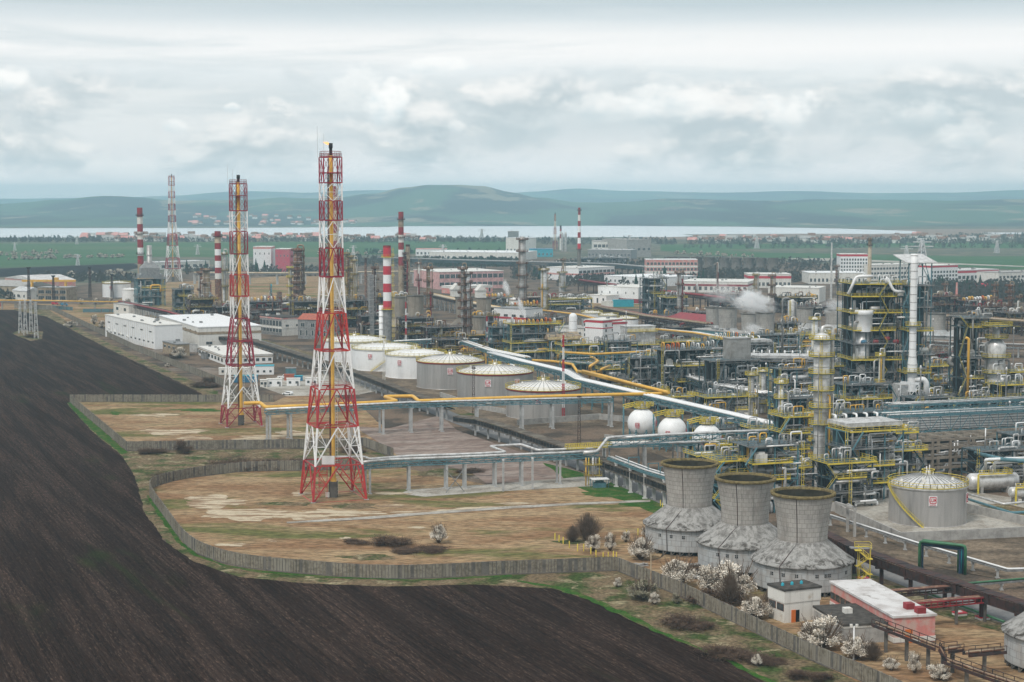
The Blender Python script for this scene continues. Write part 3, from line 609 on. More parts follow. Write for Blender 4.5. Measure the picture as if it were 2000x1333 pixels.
# ------------------------------------------------------------------ lettering
def text_part(s, size, m, parent, loc, rot, name='lettering', sx=1.0, off=.012):
    cu = bpy.data.curves.new('t', 'FONT'); cu.body = s; cu.size = size; cu.align_x = 'CENTER'; cu.align_y = 'CENTER'; cu.extrude = .02; cu.offset = off * size
    ob = bpy.data.objects.new('t', cu); S.collection.objects.link(ob)
    me = bpy.data.meshes.new_from_object(ob.evaluated_get(bpy.context.evaluated_depsgraph_get())); bpy.data.objects.remove(ob); me.name = name
    me.materials.clear(); me.materials.append(MATS[m])
    o = bpy.data.objects.new(name, me); S.collection.objects.link(o); o.parent = parent; o.location = loc; o.rotation_euler = rot; o.scale = (sx, 1, 1); return o
def logo(t, x, y, z, ang, s, panel=True, tilt=0.0):
    """sign plate facing heading ang: a red framed square with letters, small line of text below"""
    e = MB(); h = s / 2
    if panel: e.box(-h * 1.25, h * 1.25, -.05, .05, -h * 1.75, h * 1.25, 0)
    for a in ((-h, h, h * .78, h), (-h, h, -h, -h * .78), (-h, -h * .78, -h * .78, h * .78), (h * .78, h, -h * .78, h * .78)):
        e.box(a[0], a[1], -.10, -.055, a[2], a[3], 1)
    o = e.build('sign_plate', ['white', 'red'], t); o.location = (x, y, z); o.rotation_euler = (tilt, 0, ang + pi / 2)
    text_part('LUK', s * .70, 'red', o, (0, -.09, -.02 * s), (pi / 2, 0, 0), sx=.88, off=.02)
    text_part('LUKOIL', s * .30, 'red', o, (0, -.09, -h * 1.42), (pi / 2, 0, 0))
# ------------------------------------------------------------------ storage tanks
def tank(label, cx, base, wpx, rim, shell='tanksilver', dome=2.6, rail=True, logos=(-100,), roofm='dome', hub=True, n=72, stair=None, flat=False, belt=None, name='storage_tank', pipes=True):
    c = P(cx, base); Y = c.y; k = pm(Y); r = wpx / 2 * k; h = zat(rim, Y); t = thing(name, label, 'storage tank', c, 0)
    mb = MB(); mb.lathe([(r, 0), (r, h)], n, cap=False); mb.lathe([(r + .12, 0), (r + .12, .25)], n, cap=True); mb.build('shell', shell, t)
    mb = MB()
    if flat:
        mb.lathe([(r + .05, h - .3), (r + .05, h), (r * .9, h + dome * .25), (.1, h + dome)], n, cap=True)
    else:
        pr = [(r + .02, h - .05)] + [(r * cos(a), h + dome * sin(a * 1.0)) for a in [i * pi / 2 / 9 for i in range(1, 9)]]
        pr = [(r * (1 - i / 9), h + dome * (1 - (1 - i / 9) ** 2)) for i in range(10)]; pr[-1] = (.05, h + dome); pr[0] = (r + .02, h)
        mb.lathe(pr, n, cap=False)
    mb.build('roof', roofm, t)
    if rail and not flat:
        mb = MB(); nr = 36 if r > 8 else 20     # roof seams
        for q in range(nr):
            a = 2 * pi * q / nr; L = [(r * (1 - i / 5) * cos(a), r * (1 - i / 5) * sin(a), h + dome * (1 - (1 - i / 5) ** 2) + .04) for i in range(5)]
            for u, v in zip(L, L[1:]): mb.beam(u, v, .16, .12)
        mb.build('roof_rib', 'gsteel' if shell != 'white' else 'owhite', t)
    mb = MB(); mb.lathe([(r + .02, h - .55), (r + .22, h - .5), (r + .22, h + .05), (r + .02, h + .1)], n, cap=False)
    mb.build('wind_girder', belt or 'dred', t)
    if rail:
        mb = MB(); kk = 36
        mb.rail([((r + .3) * cos(2 * pi * a / kk), (r + .3) * sin(2 * pi * a / kk), h + .05) for a in range(kk)], 1.2, True, w=.11, sp=1.5)
        mb.build('railing', 'yellow', t)
    if hub:
        mb = MB(); z = h + dome; rr_ = r * .17; mb.rail([(rr_ * cos(a * pi / 5), rr_ * sin(a * pi / 5), z - .3) for a in range(10)], 1.3, True, w=.13, sp=1.2); mb.build('roof_gallery', 'yellow', t)
        mb = MB(); mb.lathe([(rr_ * .4, z - .5), (rr_ * .4, z + .7), (rr_ * .2, z + .9)], 14); mb.tube([(rr_ * .2, 0, z), (rr_ * .2, 0, z + 2.2)], .12, 6); mb.tube([(-rr_ * .2, .3, z), (-rr_ * .2, .3, z + 1.8)], .12, 6); mb.build('roof_vent', 'silver', t)
    mb = MB()
    rr2 = random.Random(int(cx))
    for q in range(6):
        a = rr2.uniform(0, 6.28); u = rr2.uniform(.45, .85) * r; mb.lathe([(.35, h + dome * .2), (.35, h + dome * (1 - (u / r) ** 2) + .5), (.15, h + dome * (1 - (u / r) ** 2) + .6)], 8, (u * cos(a), u * sin(a)))
    mb.build('roof_hatch', 'owhite', t)
    for la in logos:
        a = radians(la); logo(t, (r + .2) * cos(a), (r + .2) * sin(a), h * .72, a, min(2.0, h * .17))
    if stair is not None:
        mb = MB(); a0, a1, N_ = radians(stair[0]), radians(stair[1]), 26
        pts = [((r + .9) * cos(a0 + (a1 - a0) * i / N_), (r + .9) * sin(a0 + (a1 - a0) * i / N_), h * (1 - i / N_)) for i in range(N_ + 1)]
        pin = [((r + .25) * cos(a0 + (a1 - a0) * i / N_), (r + .25) * sin(a0 + (a1 - a0) * i / N_), h * (1 - i / N_)) for i in range(N_ + 1)]
        for u, v, x in zip(pts, pts[1:], pin): mb.beam(u, v, .08, .22); mb.beam(u, x, .25, .06)
        mb.rail(pts, 1.0, w=.06, sp=1.0); mb.build('stairway', 'yellow', t)
    return t, c, r, h
tank('right hand silver grey dome tank with yellow spiral stairway inside a concrete bund wall', 1811, 1018, 150, 944, 'tanksilver', 2.4, logos=(-96, -28), roofm='silver', n=96, stair=(-172, -108), belt='silver')
tank('nearest silver dome tank of the left row, under the yellow pipe bridge', 1061, 812, 145, 757, logos=(-98,), n=96)
tank('middle silver dome tank of the left row, behind a dark lamp mast', 967, 780, 148, 725, logos=(-100, -55), n=96)
tank('farthest silver dome tank of the left row, next to the white tanks', 879.5, 755, 131, 704, logos=(-88,), n=96)
tank('nearest white tank, partly hidden by the farthest silver dome tank', 812, 735, 118, 691, 'white', 2.0, logos=(-118,), roofm='white', belt='owhite')
tank('middle white tank with a red sign plate and a stairway winding down', 752, 720, 128, 679, 'white', 2.0, logos=(-112,), roofm='white', stair=(-60, -110), belt='owhite')
tank('farthest white tank roof, half hidden behind the nearest flare tower', 693, 703, 120, 664, 'white', 2.0, logos=(), roofm='white', belt='owhite')
tank('white tank in a row of three, left one behind the office block', 1156, 640, 40, 611, 'white', 1.2, logos=(), rail=True, hub=False, flat=True, belt='owhite')
tank('white tank in a row of three, middle one behind the office block', 1188, 646, 38, 616, 'white', 1.2, logos=(), hub=False, flat=True, belt='owhite')
tank('white tank in a row of three, right one with rust streaks behind the office block', 1226, 655, 41, 622, 'white', 1.2, logos=(), hub=False, flat=True, belt='rust')
tank('far left white tank with yellow railing and a red sign plate', 228, 580, 54, 553, 'white', 1.5, logos=(-100,), hub=False, flat=True, belt='rust')
tank('squat white tank in front of the far left white tank', 255, 590, 32, 565, 'white', 1.0, logos=(), rail=False, hub=False, flat=True, belt='owhite')
tank('white tank with rust stains and a yellow railing, below the two steam wisps', 984, 606, 38, 580, 'white', 1.0, logos=(), hub=False, flat=True, belt='rust')
tank('smaller rust streaked white tank right of the one with the yellow railing', 1006, 612, 24, 585, 'owhite', 1.0, logos=(), rail=False, hub=False, flat=True, belt='rust')
# ------------------------------------------------------------------ spheres
def sphere(label, cx, cyc, rpx, lg=-112):
    zc = 6.2; c = P(cx, cyc, zc); Y = c.y; r = rpx * pm(Y); t = thing('gas_sphere', label, 'storage sphere', (c.x, c.y, 0))
    mb = MB(); mb.lathe([(max(.02, r * sin(a * pi / 24)), zc - r * cos(a * pi / 24)) for a in range(25)], 48, cap=False); mb.build('shell', 'white', t)
    for k in range(8):
        a = k * pi / 4 + .25; mb = MB(); x, y = r * .92 * cos(a), r * .92 * sin(a)
        mb.beam((x * 1.02, y * 1.02, 0), (x * .98, y * .98, zc - r * .38), .38); b = a + pi / 4
        mb.beam((x, y, .5), (r * .92 * cos(b), r * .92 * sin(b), zc - r * .5), .12); mb.beam((r * .92 * cos(b), r * .92 * sin(b), .5), (x, y, zc - r * .5), .12); mb.build('leg', 'teal', t)
    mb = MB(); q = r * .42; mb.lathe([(.3, zc + r + .1), (q, zc + r + .1), (q, zc + r + .25), (.3, zc + r + .25)], 12, cap=False); mb.lathe([(.45, zc + r * .95), (.45, zc + r + 1.3), (.2, zc + r + 1.5)], 10); mb.lathe([(.25, zc + r), (.25, zc + r + 2.2)], 8, (.9, .3)); mb.build('top_nozzle', 'gsteel', t)
    mb = MB(); mb.rail([(q * 1.3 * cos(a * pi / 5), q * 1.3 * sin(a * pi / 5), zc + r + .2) for a in range(10)], 1.2, True, w=.12, sp=1.2); mb.rail([(-q * 3, 3.4, zc + r - .6), (-q, 3.4, zc + r + .3), (q * 2, 3.4, zc + r + .3)], 1.3, w=.14, sp=1.0); mb.rail([(-q * 3, 4.2, zc + r - .6), (-q, 4.2, zc + r + .3), (q * 2, 4.2, zc + r + .3)], 1.3, w=.14, sp=1.0)
    mb.build('top_platform', 'yellow', t)
    mb = MB(); mb.beam((r + .9, -.5, 0), (r + .9, -.5, zc + r), .1); mb.build('riser', 'teal', t)
    mb = MB(); mb.beam((-r - 1.2, 1, 0), (-r - 1.2, 1, zc + r), .2); mb.beam((-r - 1.2, 2.4, 0), (-r - 1.2, 2.4, zc + r), .2)
    for i in range(7): mb.beam((-r - 1.2, 1, i * 1.6), (-r - 1.2, 2.4, i * 1.6 + 1.6), .5, .1)
    mb.build('stairway', 'teal', t)
    a = radians(lg); el_ = radians(-2); rr = r + .12
    logo(t, rr * cos(a) * cos(el_), rr * sin(a) * cos(el_), zc + rr * sin(el_), a, 1.35, False)
    a = radians(-22); logo(t, rr * cos(a), rr * sin(a), zc + .3, a, 1.35, False)
sphere('left white gas sphere with a red square sign, on slanted teal legs', 1254, 826, 28.5)
sphere('second white gas sphere, partly behind the silver pipe rack', 1313, 842, 28.5)
sphere('third white gas sphere, mostly hidden behind the pipe rack', 1381, 857, 29)
# ------------------------------------------------------------------ cooling towers
def cooling_tower(label, cx, base, Re=10.6, z1=6.2, zn=10.2, zt=19.8, rn=5.1, rt=6.35, far=False, seed=0, drum='ctdrum', cone='ctcone', shaft='ctshaft', name='cooling_tower', rot=0):
    c = P(cx, base); t = thing(name, label, 'cooling tower', c, rot); n = 72 if not far else 32; rr = random.Random(seed)
    rd = Re * .945
    mb = MB(); mb.lathe([(rd, 1.1 if not far else 0), (rd, z1 - .1)], n, cap=False); mb.build('basin_wall', drum, t)
    mb = MB(); 
    pr = []
    for i in range(9):
        k = i / 8; pr.append((Re + (rn - Re) * (k ** .92), z1 + (zn - z1) * k))
    mb.lathe([(rd, z1 - .25), (Re, z1 - .3), (Re, z1)] + pr[1:], n, cap=False); mb.build('cone_roof', cone, t)
    mb = MB(); 
    pr = [(rn - .02, zn - .1)]
    for i in range(1, 13):
        k = i / 12; pr.append((rn * (1 - .02 * sin(k * pi)) + (rt - rn) * k ** 1.6, zn + (zt - zn) * k))
    mb.lathe(pr, n, cap=False); mb.build('flared_shaft', shaft, t)
    mb = MB(); mb.lathe([(rt, zt - .55), (rt + .26, zt - .45), (rt + .30, zt + .12), (rt - .3, zt + .14), (rt - .35, zt - .5)], n, cap=False); mb.build('rim', 'moss' if not far else 'dconcrete', t)
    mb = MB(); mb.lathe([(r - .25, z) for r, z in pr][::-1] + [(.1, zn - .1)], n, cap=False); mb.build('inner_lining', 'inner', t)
    if not far:
        for a in (-2.35, -2.12, -1.83, -1.45, -1.26, -1.12, -.62):
            a += rr.uniform(-.05, .05); mb = MB(); x, y = (rd + .01) * cos(a), (rd + .01) * sin(a); q = MB(); q.box(-.3, .3, -.06, .1, -.33, .33); q.box(-.04, .04, -.1, 0, -.33, .33, 1); q.box(-.3, .3, -.1, 0, -.04, .04, 1)
            o = q.build('window', ['gapblack', 'ctdrum'], t); o.location = (x, y, 4.5); o.rotation_euler = (0, 0, a + pi / 2)
        mb = MB()
        for k in range(30):
            a = 2 * pi * k / 30; x, y = (rd - .3) * cos(a), (rd - .3) * sin(a); mb.beam((x, y, 0), (x, y, 1.2), .35)
            b = a + pi / 30; mb.beam((x, y, 0), ((rd - .3) * cos(b), (rd - .3) * sin(b), 1.2), .18)
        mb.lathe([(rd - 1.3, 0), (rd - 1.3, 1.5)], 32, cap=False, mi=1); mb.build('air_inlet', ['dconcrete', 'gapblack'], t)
        mb = MB(); a = -1.98 + rr.uniform(-.08, .05)   # lightning strip down the shaft and roof
        L = [((r + .06) * cos(a), (r + .06) * sin(a), z) for r, z in pr[::-1]] + [((Re + .08) * cos(a - .22), (Re + .08) * sin(a - .22), z1)] + [((rd + .05) * cos(a - .22), (rd + .05) * sin(a - .22), 1)]
        for u, v in zip(L, L[1:]): mb.beam(u, v, .14, .06)
        mb.build('lightning_strip', 'drust', t)
    return t, c
cooling_tower('big weathered cooling tower beside the pale pillars of the narrow pipe run', 1346, 1072, seed=1)
cooling_tower('middle one of the three big weathered cooling towers, a dark seam down its shaft', 1454, 1110, seed=2)
ct3, c3 = cooling_tower('nearest of the three big weathered cooling towers, yellow stairs on its right side', 1566, 1148, seed=3)
cooling_tower('cooling tower cut off by the lower right edge of the picture', 2079, 1302, seed=4)
mb = MB(); zs = 0
for i in range(5):
    a0 = -.12 - i * .045; x0, y0 = 11.3 * cos(a0), 11.3 * sin(a0)
    x1, y1 = 13.4 * cos(a0 - .02), 13.4 * sin(a0 - .02); z0 = i * 1.7
    p, q = (x1, y1, z0), (x0, y0, z0 + 1.7)
    if i % 2: p, q = (x0, y0, z0), (x1, y1, z0 + 1.7)
    mb.beam(p, q, .7, .12); mb.rail([p, q], 1.0, w=.06, sp=1); mb.box(q[0] - .7, q[0] + .7, q[1] - .6, q[1] + .6, q[2] - .1, q[2] + .02)
for x, y in ((11.2, -1), (13.6, -1.2), (13.4, -3), (11.1, -3)): mb.beam((x, y, 0), (x, y, 8.6), .1)
mb.rail([(10.6, -.6, 8.6), (13.6, -.6, 8.6), (13.6, -3, 8.6)], 1.1, w=.07); mb.build('yellow_stairs', 'yellow', ct3)
mb = MB(); mb.beam((9.6, -1, 8.5), (14.0, -1, 8.5), 2.2, .12); mb.build('landing', 'gsteel', ct3)
# far, smaller ones: (x, base, rim px w, drum px w)
for i, (x, b, wr, top, bot, lab) in enumerate([
    (1391, 655, 27, 600, 40, 'far concrete cooling tower, left end of the steaming row'), (1421, 662, 38, 601, 52, 'far concrete cooling tower, second from the left in the steaming row'),
    (1463, 668, 33, 612, 46, 'far concrete cooling tower, third in the steaming row'), (1494, 676, 38, 610, 56, 'far ribbed cooling tower under the biggest steam cloud'),
    (1571, 648, 34, 601, 46, 'far grey cooling tower right of the bent grey vent pole'), (1630, 650, 38, 604, 52, 'far cooling tower in the brown haze left of the furnace block'),
    (1828, 662, 38, 612, 60, 'weathered brick lined cooling tower between the furnace block and the right hand reactor'), (1871, 664, 32, 612, 56, 'weathered cooling tower just left of the right hand reactor'),
    (780, 648, 30, 580, 44, 'tan concrete cooling tower behind the thickest striped chimney'), (812, 652, 34, 577, 50, 'larger tan concrete cooling tower right of the thickest striped chimney'),
    (907, 648, 36, 580, 62, 'tan cooling tower topped by a small white gabled hut'), (945, 640, 30, 582, 50, 'tan cooling tower topped by the right hand white gabled hut'),
    (935, 660, 28, 618, 46, 'short brown cooling tower with a wide skirt, in front of the two hut topped ones')]):
    c = P(x, b); k = pm(c.y); zt = zat(top, c.y)
    cooling_tower(lab, x, b, bot / 2 * k, zt * .16, zt * .36, zt, wr * .46 * k, wr / 2 * k, True, i, 'tanconcrete' if x < 960 else 'concrete', 'tanconcrete' if x < 960 else 'ctdrum', 'tanconcrete' if x < 960 else 'ctshaft')
for x, b, lab in ((894, 580, 'left white gabled hut standing on top of a tan cooling tower'), (940, 582, 'right white gabled hut standing on top of a tan cooling tower')):
    c = P(907 if x < 900 else 945, 648 if x < 900 else 640); k = pm(c.y); zt = zat(b, c.y); t = thing('roof_hut', lab, 'hut', (c.x - (5 if x < 900 else 2), c.y, zt + .15), .3)
    w_ = 9 * k; hh = 14 * k; mb = MB(); mb.box(-w_, w_, -w_, w_, 0, hh); mb.build('wall', 'owhite', t)
    mb = MB(); mb.add([(-w_ - .5, -w_ - .5, hh), (w_ + .5, -w_ - .5, hh), (w_ + .5, w_ + .5, hh), (-w_ - .5, w_ + .5, hh), (0, -w_ - .5, hh + 3.6), (0, w_ + .5, hh + 3.6)], [(0, 1, 4), (2, 3, 5), (0, 4, 5, 3), (1, 2, 5, 4), (0, 3, 2, 1)]); mb.build('roof', 'owhite', t)
# ================================================================== concrete panel walls
def panel_wall(label, px, h=3.0, seed=1, name='concrete_fence', m='fence', cat='fence', bars=True):
    pts = [P(x, y) for x, y in px]; o = pts[0].copy(); t = thing(name, label, cat, o); rr = random.Random(seed); mb = MB(); cp = MB()
    sm = [pts[0]]
    for i in range(len(pts) - 1): sm.append(pts[i + 1])
    for a, b in zip(sm, sm[1:]):
        d = b - a; L = d.length; u = d / L; nrm = Vector((-u.y, u.x, 0)); k = max(1, int(L / .62)); 
        for i in range(k):
            p = a + u * (L * (i + .1) / k) - o; q = a + u * (L * (i + .9) / k) - o; j = rr.uniform(-.07, .07); zz = h + rr.uniform(-.14, .08) - (rr.random() < .015) * .5
            w_ = nrm * .11; e = nrm * j
            vs = [tuple(p - w_ + e), tuple(q - w_ + e), tuple(q + w_ + e), tuple(p + w_ + e)]
            mb.add(vs + [(x, y, z + zz) for x, y, z in vs], [(0, 3, 2, 1), (4, 5, 6, 7), (0, 1, 5, 4), (1, 2, 6, 5), (2, 3, 7, 6), (3, 0, 4, 7)])
        mb.beam(a - o + Vector((0, 0, h * .55)), b - o + Vector((0, 0, h * .55)), .12, h * .9, 1)
        cp.beam(a - o + Vector((0, 0, .12)), b - o + Vector((0, 0, .12)), .5, .24); None
    mb.build('panelling', [m, 'dconcrete'], t); cp.build('footing', 'dconcrete', t)
    return t
def smooth(px, n=3):
    for _ in range(n):
        o = [px[0]]
        for a, b in zip(px, px[1:]): o += [(a[0] * .75 + b[0] * .25, a[1] * .75 + b[1] * .25), (a[0] * .25 + b[0] * .75, a[1] * .25 + b[1] * .75)]
        px = o + [px[-1]]
    return px
panel_wall('weathered concrete panel wall around the upper compound of the second flare tower', [(534, 786), (137, 786), (248, 881), (371, 879), (589, 876), (713, 873), (768, 894)], 3.0, 3)
panel_wall('long curved concrete panel wall between the ploughed field and dry near compound', smooth([(786, 915), (580, 920), (478, 921), (368, 934), (300, 950), (289, 966), (320, 1007), (352, 1054), (383, 1082), (446, 1104), (509, 1114), (640, 1125), (700, 1130), (805, 1132), (980, 1123)], 2) + [(1206, 1115)], 3.0, 4)
panel_wall('straight concrete panel wall running to the lower right edge, below the cooling towers', [(1206.5, 1116), (1322, 1162), (1440, 1220), (1582, 1289), (1688, 1334), (1800, 1385)], 3.0, 5)
panel_wall('concrete wall between the far field corner and the white workshops', [(28, 602), (100, 606), (170, 640), (262, 684), (340, 716), (430, 752), (470, 775)], 3.2, 6)
panel_wall('low blue grey panel fence on the brown land left of the white workshops', [(162, 611), (224, 611)], 2.6, 7, m='teal')
panel_wall('short blue grey panel fence left of the other, near the gantry crane', [(98, 604), (142, 607)], 2.6, 8, m='teal')
def wall(label, px, h, th=.4, m='concrete', name='bund_wall'):
    pts = [P(x, y) for x, y in px]; o = pts[0].copy(); mb = MB()
    for i, (a, b) in enumerate(zip(pts, pts[1:])): mb.beam(a - o + Vector((0, 0, h / 2)), b - o + Vector((0, 0, h / 2)), th + i * .006, h + i * .006)
    ob = mb.build(name, m); ob.location = o; tag(ob, label, 'wall'); return ob
wall('pale concrete bund wall in front of the right hand silver tank', [(1632, 1002), (1760, 1061), (2060, 1047)], 2.5)
wall('pale concrete bund wall behind and right of the right hand silver tank', [(1888, 1001), (2060, 1040)], 2.3)
wall('grey wall behind the nearest cooling towers', [(1480, 985), (1632, 1000)], 2.4)
wall('sloping concrete wall behind the nearest silver dome tank, left of the gas spheres', [(1010, 832), (1170, 820), (1232, 826)], 2.2, .5)
wall('low concrete wall left of the left gas sphere', [(1181, 858), (1240, 864), (1330, 884)], 1.6, .5)
wall('low concrete wall between the middle and nearest silver dome tanks', [(860, 776), (935, 800), (1000, 812)], 2.0, .5)
# ================================================================== pipe bridges and racks
def rack(label, path, z, w=3.0, pipes=(), post='post', sp=12, truss=1.6, tm='teal', name='pipe_bridge', pw=.55, double=True, px=True, deck=False, cat='pipe bridge', brace=False, postpx=None, walkway=None, tiers=()):
    pts = [P(x, y, z) for x, y in path] if px else path
    o = Vector((pts[0].x, pts[0].y, 0)); t = thing(name, label, cat, o); pts = [p - o for p in pts]
    def off(k, d, dz=0):
        out = []
        for i, p in enumerate(pts):
            a = pts[max(i - 1, 0)]; b = pts[min(i + 1, len(pts) - 1)]; u = Vector((b.x - a.x, b.y - a.y, 0)).normalized(); nn = Vector((-u.y, u.x, 0))
            out.append(p + nn * d + Vector((0, 0, dz)))
        return out
    mb = MB()
    for sd in (-1, 1):
        top = off(0, sd * w / 2, -.15); bot = off(0, sd * w / 2, -.15 - truss)
        for (a, b), (c, d) in zip(zip(top, top[1:]), zip(bot, bot[1:])):
            mb.beam(a, b, .22, .3); 
            if truss > .3:
                mb.beam(c, d, .22, .25); L = (b - a).length; k = max(1, int(L / 3.2))
                for i in range(k):
                    p0, p1, q0, q1 = a.lerp(b, i / k), a.lerp(b, (i + 1) / k), c.lerp(d, i / k), c.lerp(d, (i + 1) / k)
                    mb.beam(p0, q0, .13); mb.beam(*((p0, q1) if i % 2 else (q0, p1)), .13)
    cen = off(0, 0, -.15)
    for a, b in zip(cen, cen[1:]):
        L = (b - a).length; u = (b - a).normalized(); nn = Vector((-u.y, u.x, 0)); k = max(1, int(L / 3.2))
        for i in range(k + 1): c = a.lerp(b, i / k); mb.beam(c - nn * w * .5, c + nn * w * .5, .2); 
        if truss > .3:
            for i in range(k + 1): c = a.lerp(b, i / k) - Vector((0, 0, truss)); mb.beam(c - nn * w * .5, c + nn * w * .5, .18)
    mb.build('girder', tm, t)
    if deck:
        mb = MB(); a = off(0, -w * .5, .02); b = off(0, w * .5, .02)
        for i in range(len(a) - 1): mb.add([tuple(a[i]), tuple(a[i + 1]), tuple(b[i + 1]), tuple(b[i])], [(0, 1, 2, 3)])
        mb.build('deck', 'gsteel', t)
    for e in tiers:     # lower trays of thin pipes
        for q in range(5):
            mb = MB(); mb.tube(off(0, -w * .4 + q * w * .2, e), .13, 6); mb.build('pipe', ['silver', 'gsteel', 'white', 'teal', 'silver2'][q], t)
    for q in pipes:
        d, r, m = q[:3]; dz = q[3] if len(q) > 3 else 0
        mb = MB(); mb.tube(off(0, d, r + .08 + dz), r, 10); mb.build('pipe', m, t)
    # posts
    seg = []; acc = 0
    P2 = []
    if postpx: 
        for x in postpx: P2.append(x)
    else:
        for a, b in zip(pts, pts[1:]):
            L = (b - a).length; s_ = (sp - acc) if P2 or acc else 0
            while s_ <= L: P2.append((a + (b - a) * (s_ / L), (b - a).normalized())); s_ += sp
            acc = (L - (s_ - sp))
    n = 0
    for p, u in P2:
        nn = Vector((-u.y, u.x, 0)); zt = p.z - .3 - truss
        for sd in ((-1, 1) if double else (0,)):
            c = p + nn * sd * w * .42; mb = MB(); mb.box(c.x - pw / 2, c.x + pw / 2, c.y - pw / 2, c.y + pw / 2, 0, zt); mb.box(c.x - pw * .9, c.x + pw * .9, c.y - pw * .9, c.y + pw * .9, 0, .3); mb.build('post', post, t); n += 1
        mb = MB(); mb.beam(p + nn * w * .55 - Vector((0, 0, truss + .45)), p - nn * w * .55 - Vector((0, 0, truss + .45)), pw * .9, .4)
        if brace and double: mb.beam(p + nn * w * .42 + Vector((0, 0, -p.z + .5)), p - nn * w * .42 - Vector((0, 0, truss + .6)), .16); mb.beam(p - nn * w * .42 + Vector((0, 0, -p.z + .5)), p + nn * w * .42 - Vector((0, 0, truss + .6)), .16)
        mb.build('crosshead', post, t)
    if walkway:
        mb = MB(); mb.rail(off(0, walkway, .1), 1.1, w=.09); mb.build('railing', 'teal', t)
    return t, pts, o
def onpath(a, b, x):      # post positions from the picture column
    return x
# yellow pipe bridge from the second flare tower
def posts_at(path, z, xs, o):
    pts = [P(x, y, z) for x, y in path]; out = []
    for x in xs:
        for a, b in zip(path, path[1:]):
            if min(a[0], b[0]) <= x <= max(a[0], b[0]):
                k = (x - a[0]) / (b[0] - a[0]); p = P(x, a[1] + (b[1] - a[1]) * k, z); u = (P(*b, z) - P(*a, z)).normalized(); out.append((p - o, u)); break
    return out
pa = [(520, 802), (640, 796), (800, 788), (1000, 783), (1195, 778)]
o_ = Vector((P(*pa[0], 10).x, P(*pa[0], 10).y, 0))
rack('long teal pipe bridge carrying one fat yellow pipe past the silver dome tanks', pa, 10, 4.4, [(.9, .28, 'silver'), (1.7, .22, 'gsteel'), (.2, .2, 'silver')], 'post', 12, 1.0, 'teal', pw=.75, postpx=posts_at(pa, 10, (524, 565, 690, 745, 802, 862, 931, 1019, 1078, 1192), o_))
def pipe(label, px, r, m='ypipe', name='pipeline', cat='pipe', n=12, world=None):
    pts = world or [P(x, y, z) for x, y, z in px]; o = Vector((pts[0].x, pts[0].y, 0)); mb = MB(); mb.tube([p - o for p in pts], r, n); ob = mb.build(name, m); ob.location = o; tag(ob, label, cat); return ob
pipe('fat yellow gas pipe on the teal bridge, with an expansion loop and sharp turn',
     [(476, 788, 10.8), (508, 787, 10.8), (519, 796, 10.6), (600, 793, 10.6), (740, 786, 10.6), (776, 784, 10.6), (750, 775, 10.6), (806, 774, 10.6), (818, 783.5, 10.6), (1000, 777, 10.6), (1200, 771, 10.6), (1306, 769, 10.6), (1180, 738, 10.6), (1130, 725.5, 10.6)], .62)
pipe('thinner yellow pipe leaving the far end of the fat yellow pipe towards the process units', [(1128, 727, 9), (1118, 712, 8), (1080, 706, 8), (1040, 704, 8)], .55)
# silver pipe bridge from the nearest flare tower
pb = [(706, 905), (760, 900), (870, 896), (1000, 890.5), (1090, 887), (1166, 883)]
o_ = Vector((P(*pb[0], 8.5).x, P(*pb[0], 8.5).y, 0))
rack('teal pipe bridge carrying two silver pipes from the nearest flare tower', pb, 8.5, 3.0, [(-.8, .34, 'silver'), (.2, .12, 'gsteel'), (.55, .1, 'rust'), (-.1, .1, 'silver')], 'post', 12, 1.2, 'teal', pw=.6, postpx=posts_at(pb, 8.5, (718, 798, 871, 907, 966, 1018, 1091, 1160), o_))
mb = MB()
a, b = P(871, 965) , P(907, 963)
mb.beam((0, 0, .3), b - a + Vector((0, 0, 6.6)), .2); mb.beam(b - a + Vector((0, 0, .3)), Vector((0, 0, 6.6)), .2)
ob = mb.build('cross_brace', 'gsteel'); ob.location = a; tag(ob, 'steel cross brace between two posts under the silver pipe bridge', 'brace')
pipe('silver pipe with a wide expansion loop on the silver pipe bridge', [(655, 893, 9.4), (712, 893, 9.4), (722, 897, 9.4), (800, 891, 9.2), (930, 886.5, 9.2), (988, 883.5, 9.2), (957, 872, 9.2), (1018, 868.5, 9.2), (1050, 879.5, 9.2), (1150, 876.5, 9.2), (1240, 867, 9.6), (1400, 863, 9.6)], .36, 'silver')
for i, x in enumerate((983, 1040)):
    p = P(x, 961 - i * 4); mb = MB(); mb.box(-.3, .3, -.3, .3, 0, 8.3); mb.box(-.3, .3, -.3, 3.2, 8.3, 8.6); ob = mb.build('pipe_support', 'post'); ob.location = p
    tag(ob, ('pale post under the left corner of the silver expansion loop', 'pale post under the right corner of the silver expansion loop')[i], 'post')
pc = [(1166, 883), (1184, 857), (1300, 848), (1480, 835), (1560, 838)]
t_, _, _ = rack('teal trussed pipe bridge passing in front of the white gas spheres', [(1185, 858), (1300, 851), (1400, 846), (1512, 842)], 11.5, 4, [(-1.6, .36, 'silver'), (-.4, .2, 'white'), (.5, .25, 'silver'), (1.3, .2, 'gsteel')], 'gsteel', 11, 1.8, 'teal', pw=.45, brace=False)
pipe('silver pipe sloping up onto the trussed bridge by the small yellow platform', [(1140, 884.5, 9), (1166, 882.5, 9), (1187, 855.5, 12.2), (1240, 851, 12.2)], .4, 'silver')
rack('lower rack of silver and orange pipes below the trussed bridge, crossing to the process units', [(1180, 868), (1300, 866), (1450, 860)], 8, 4, [(-1.4, .3, 'silver'), (-.4, .22, 'ypipe'), (.6, .3, 'owhite'), (1.4, .2, 'rust')], 'post', 12, .5, 'teal', pw=.6)
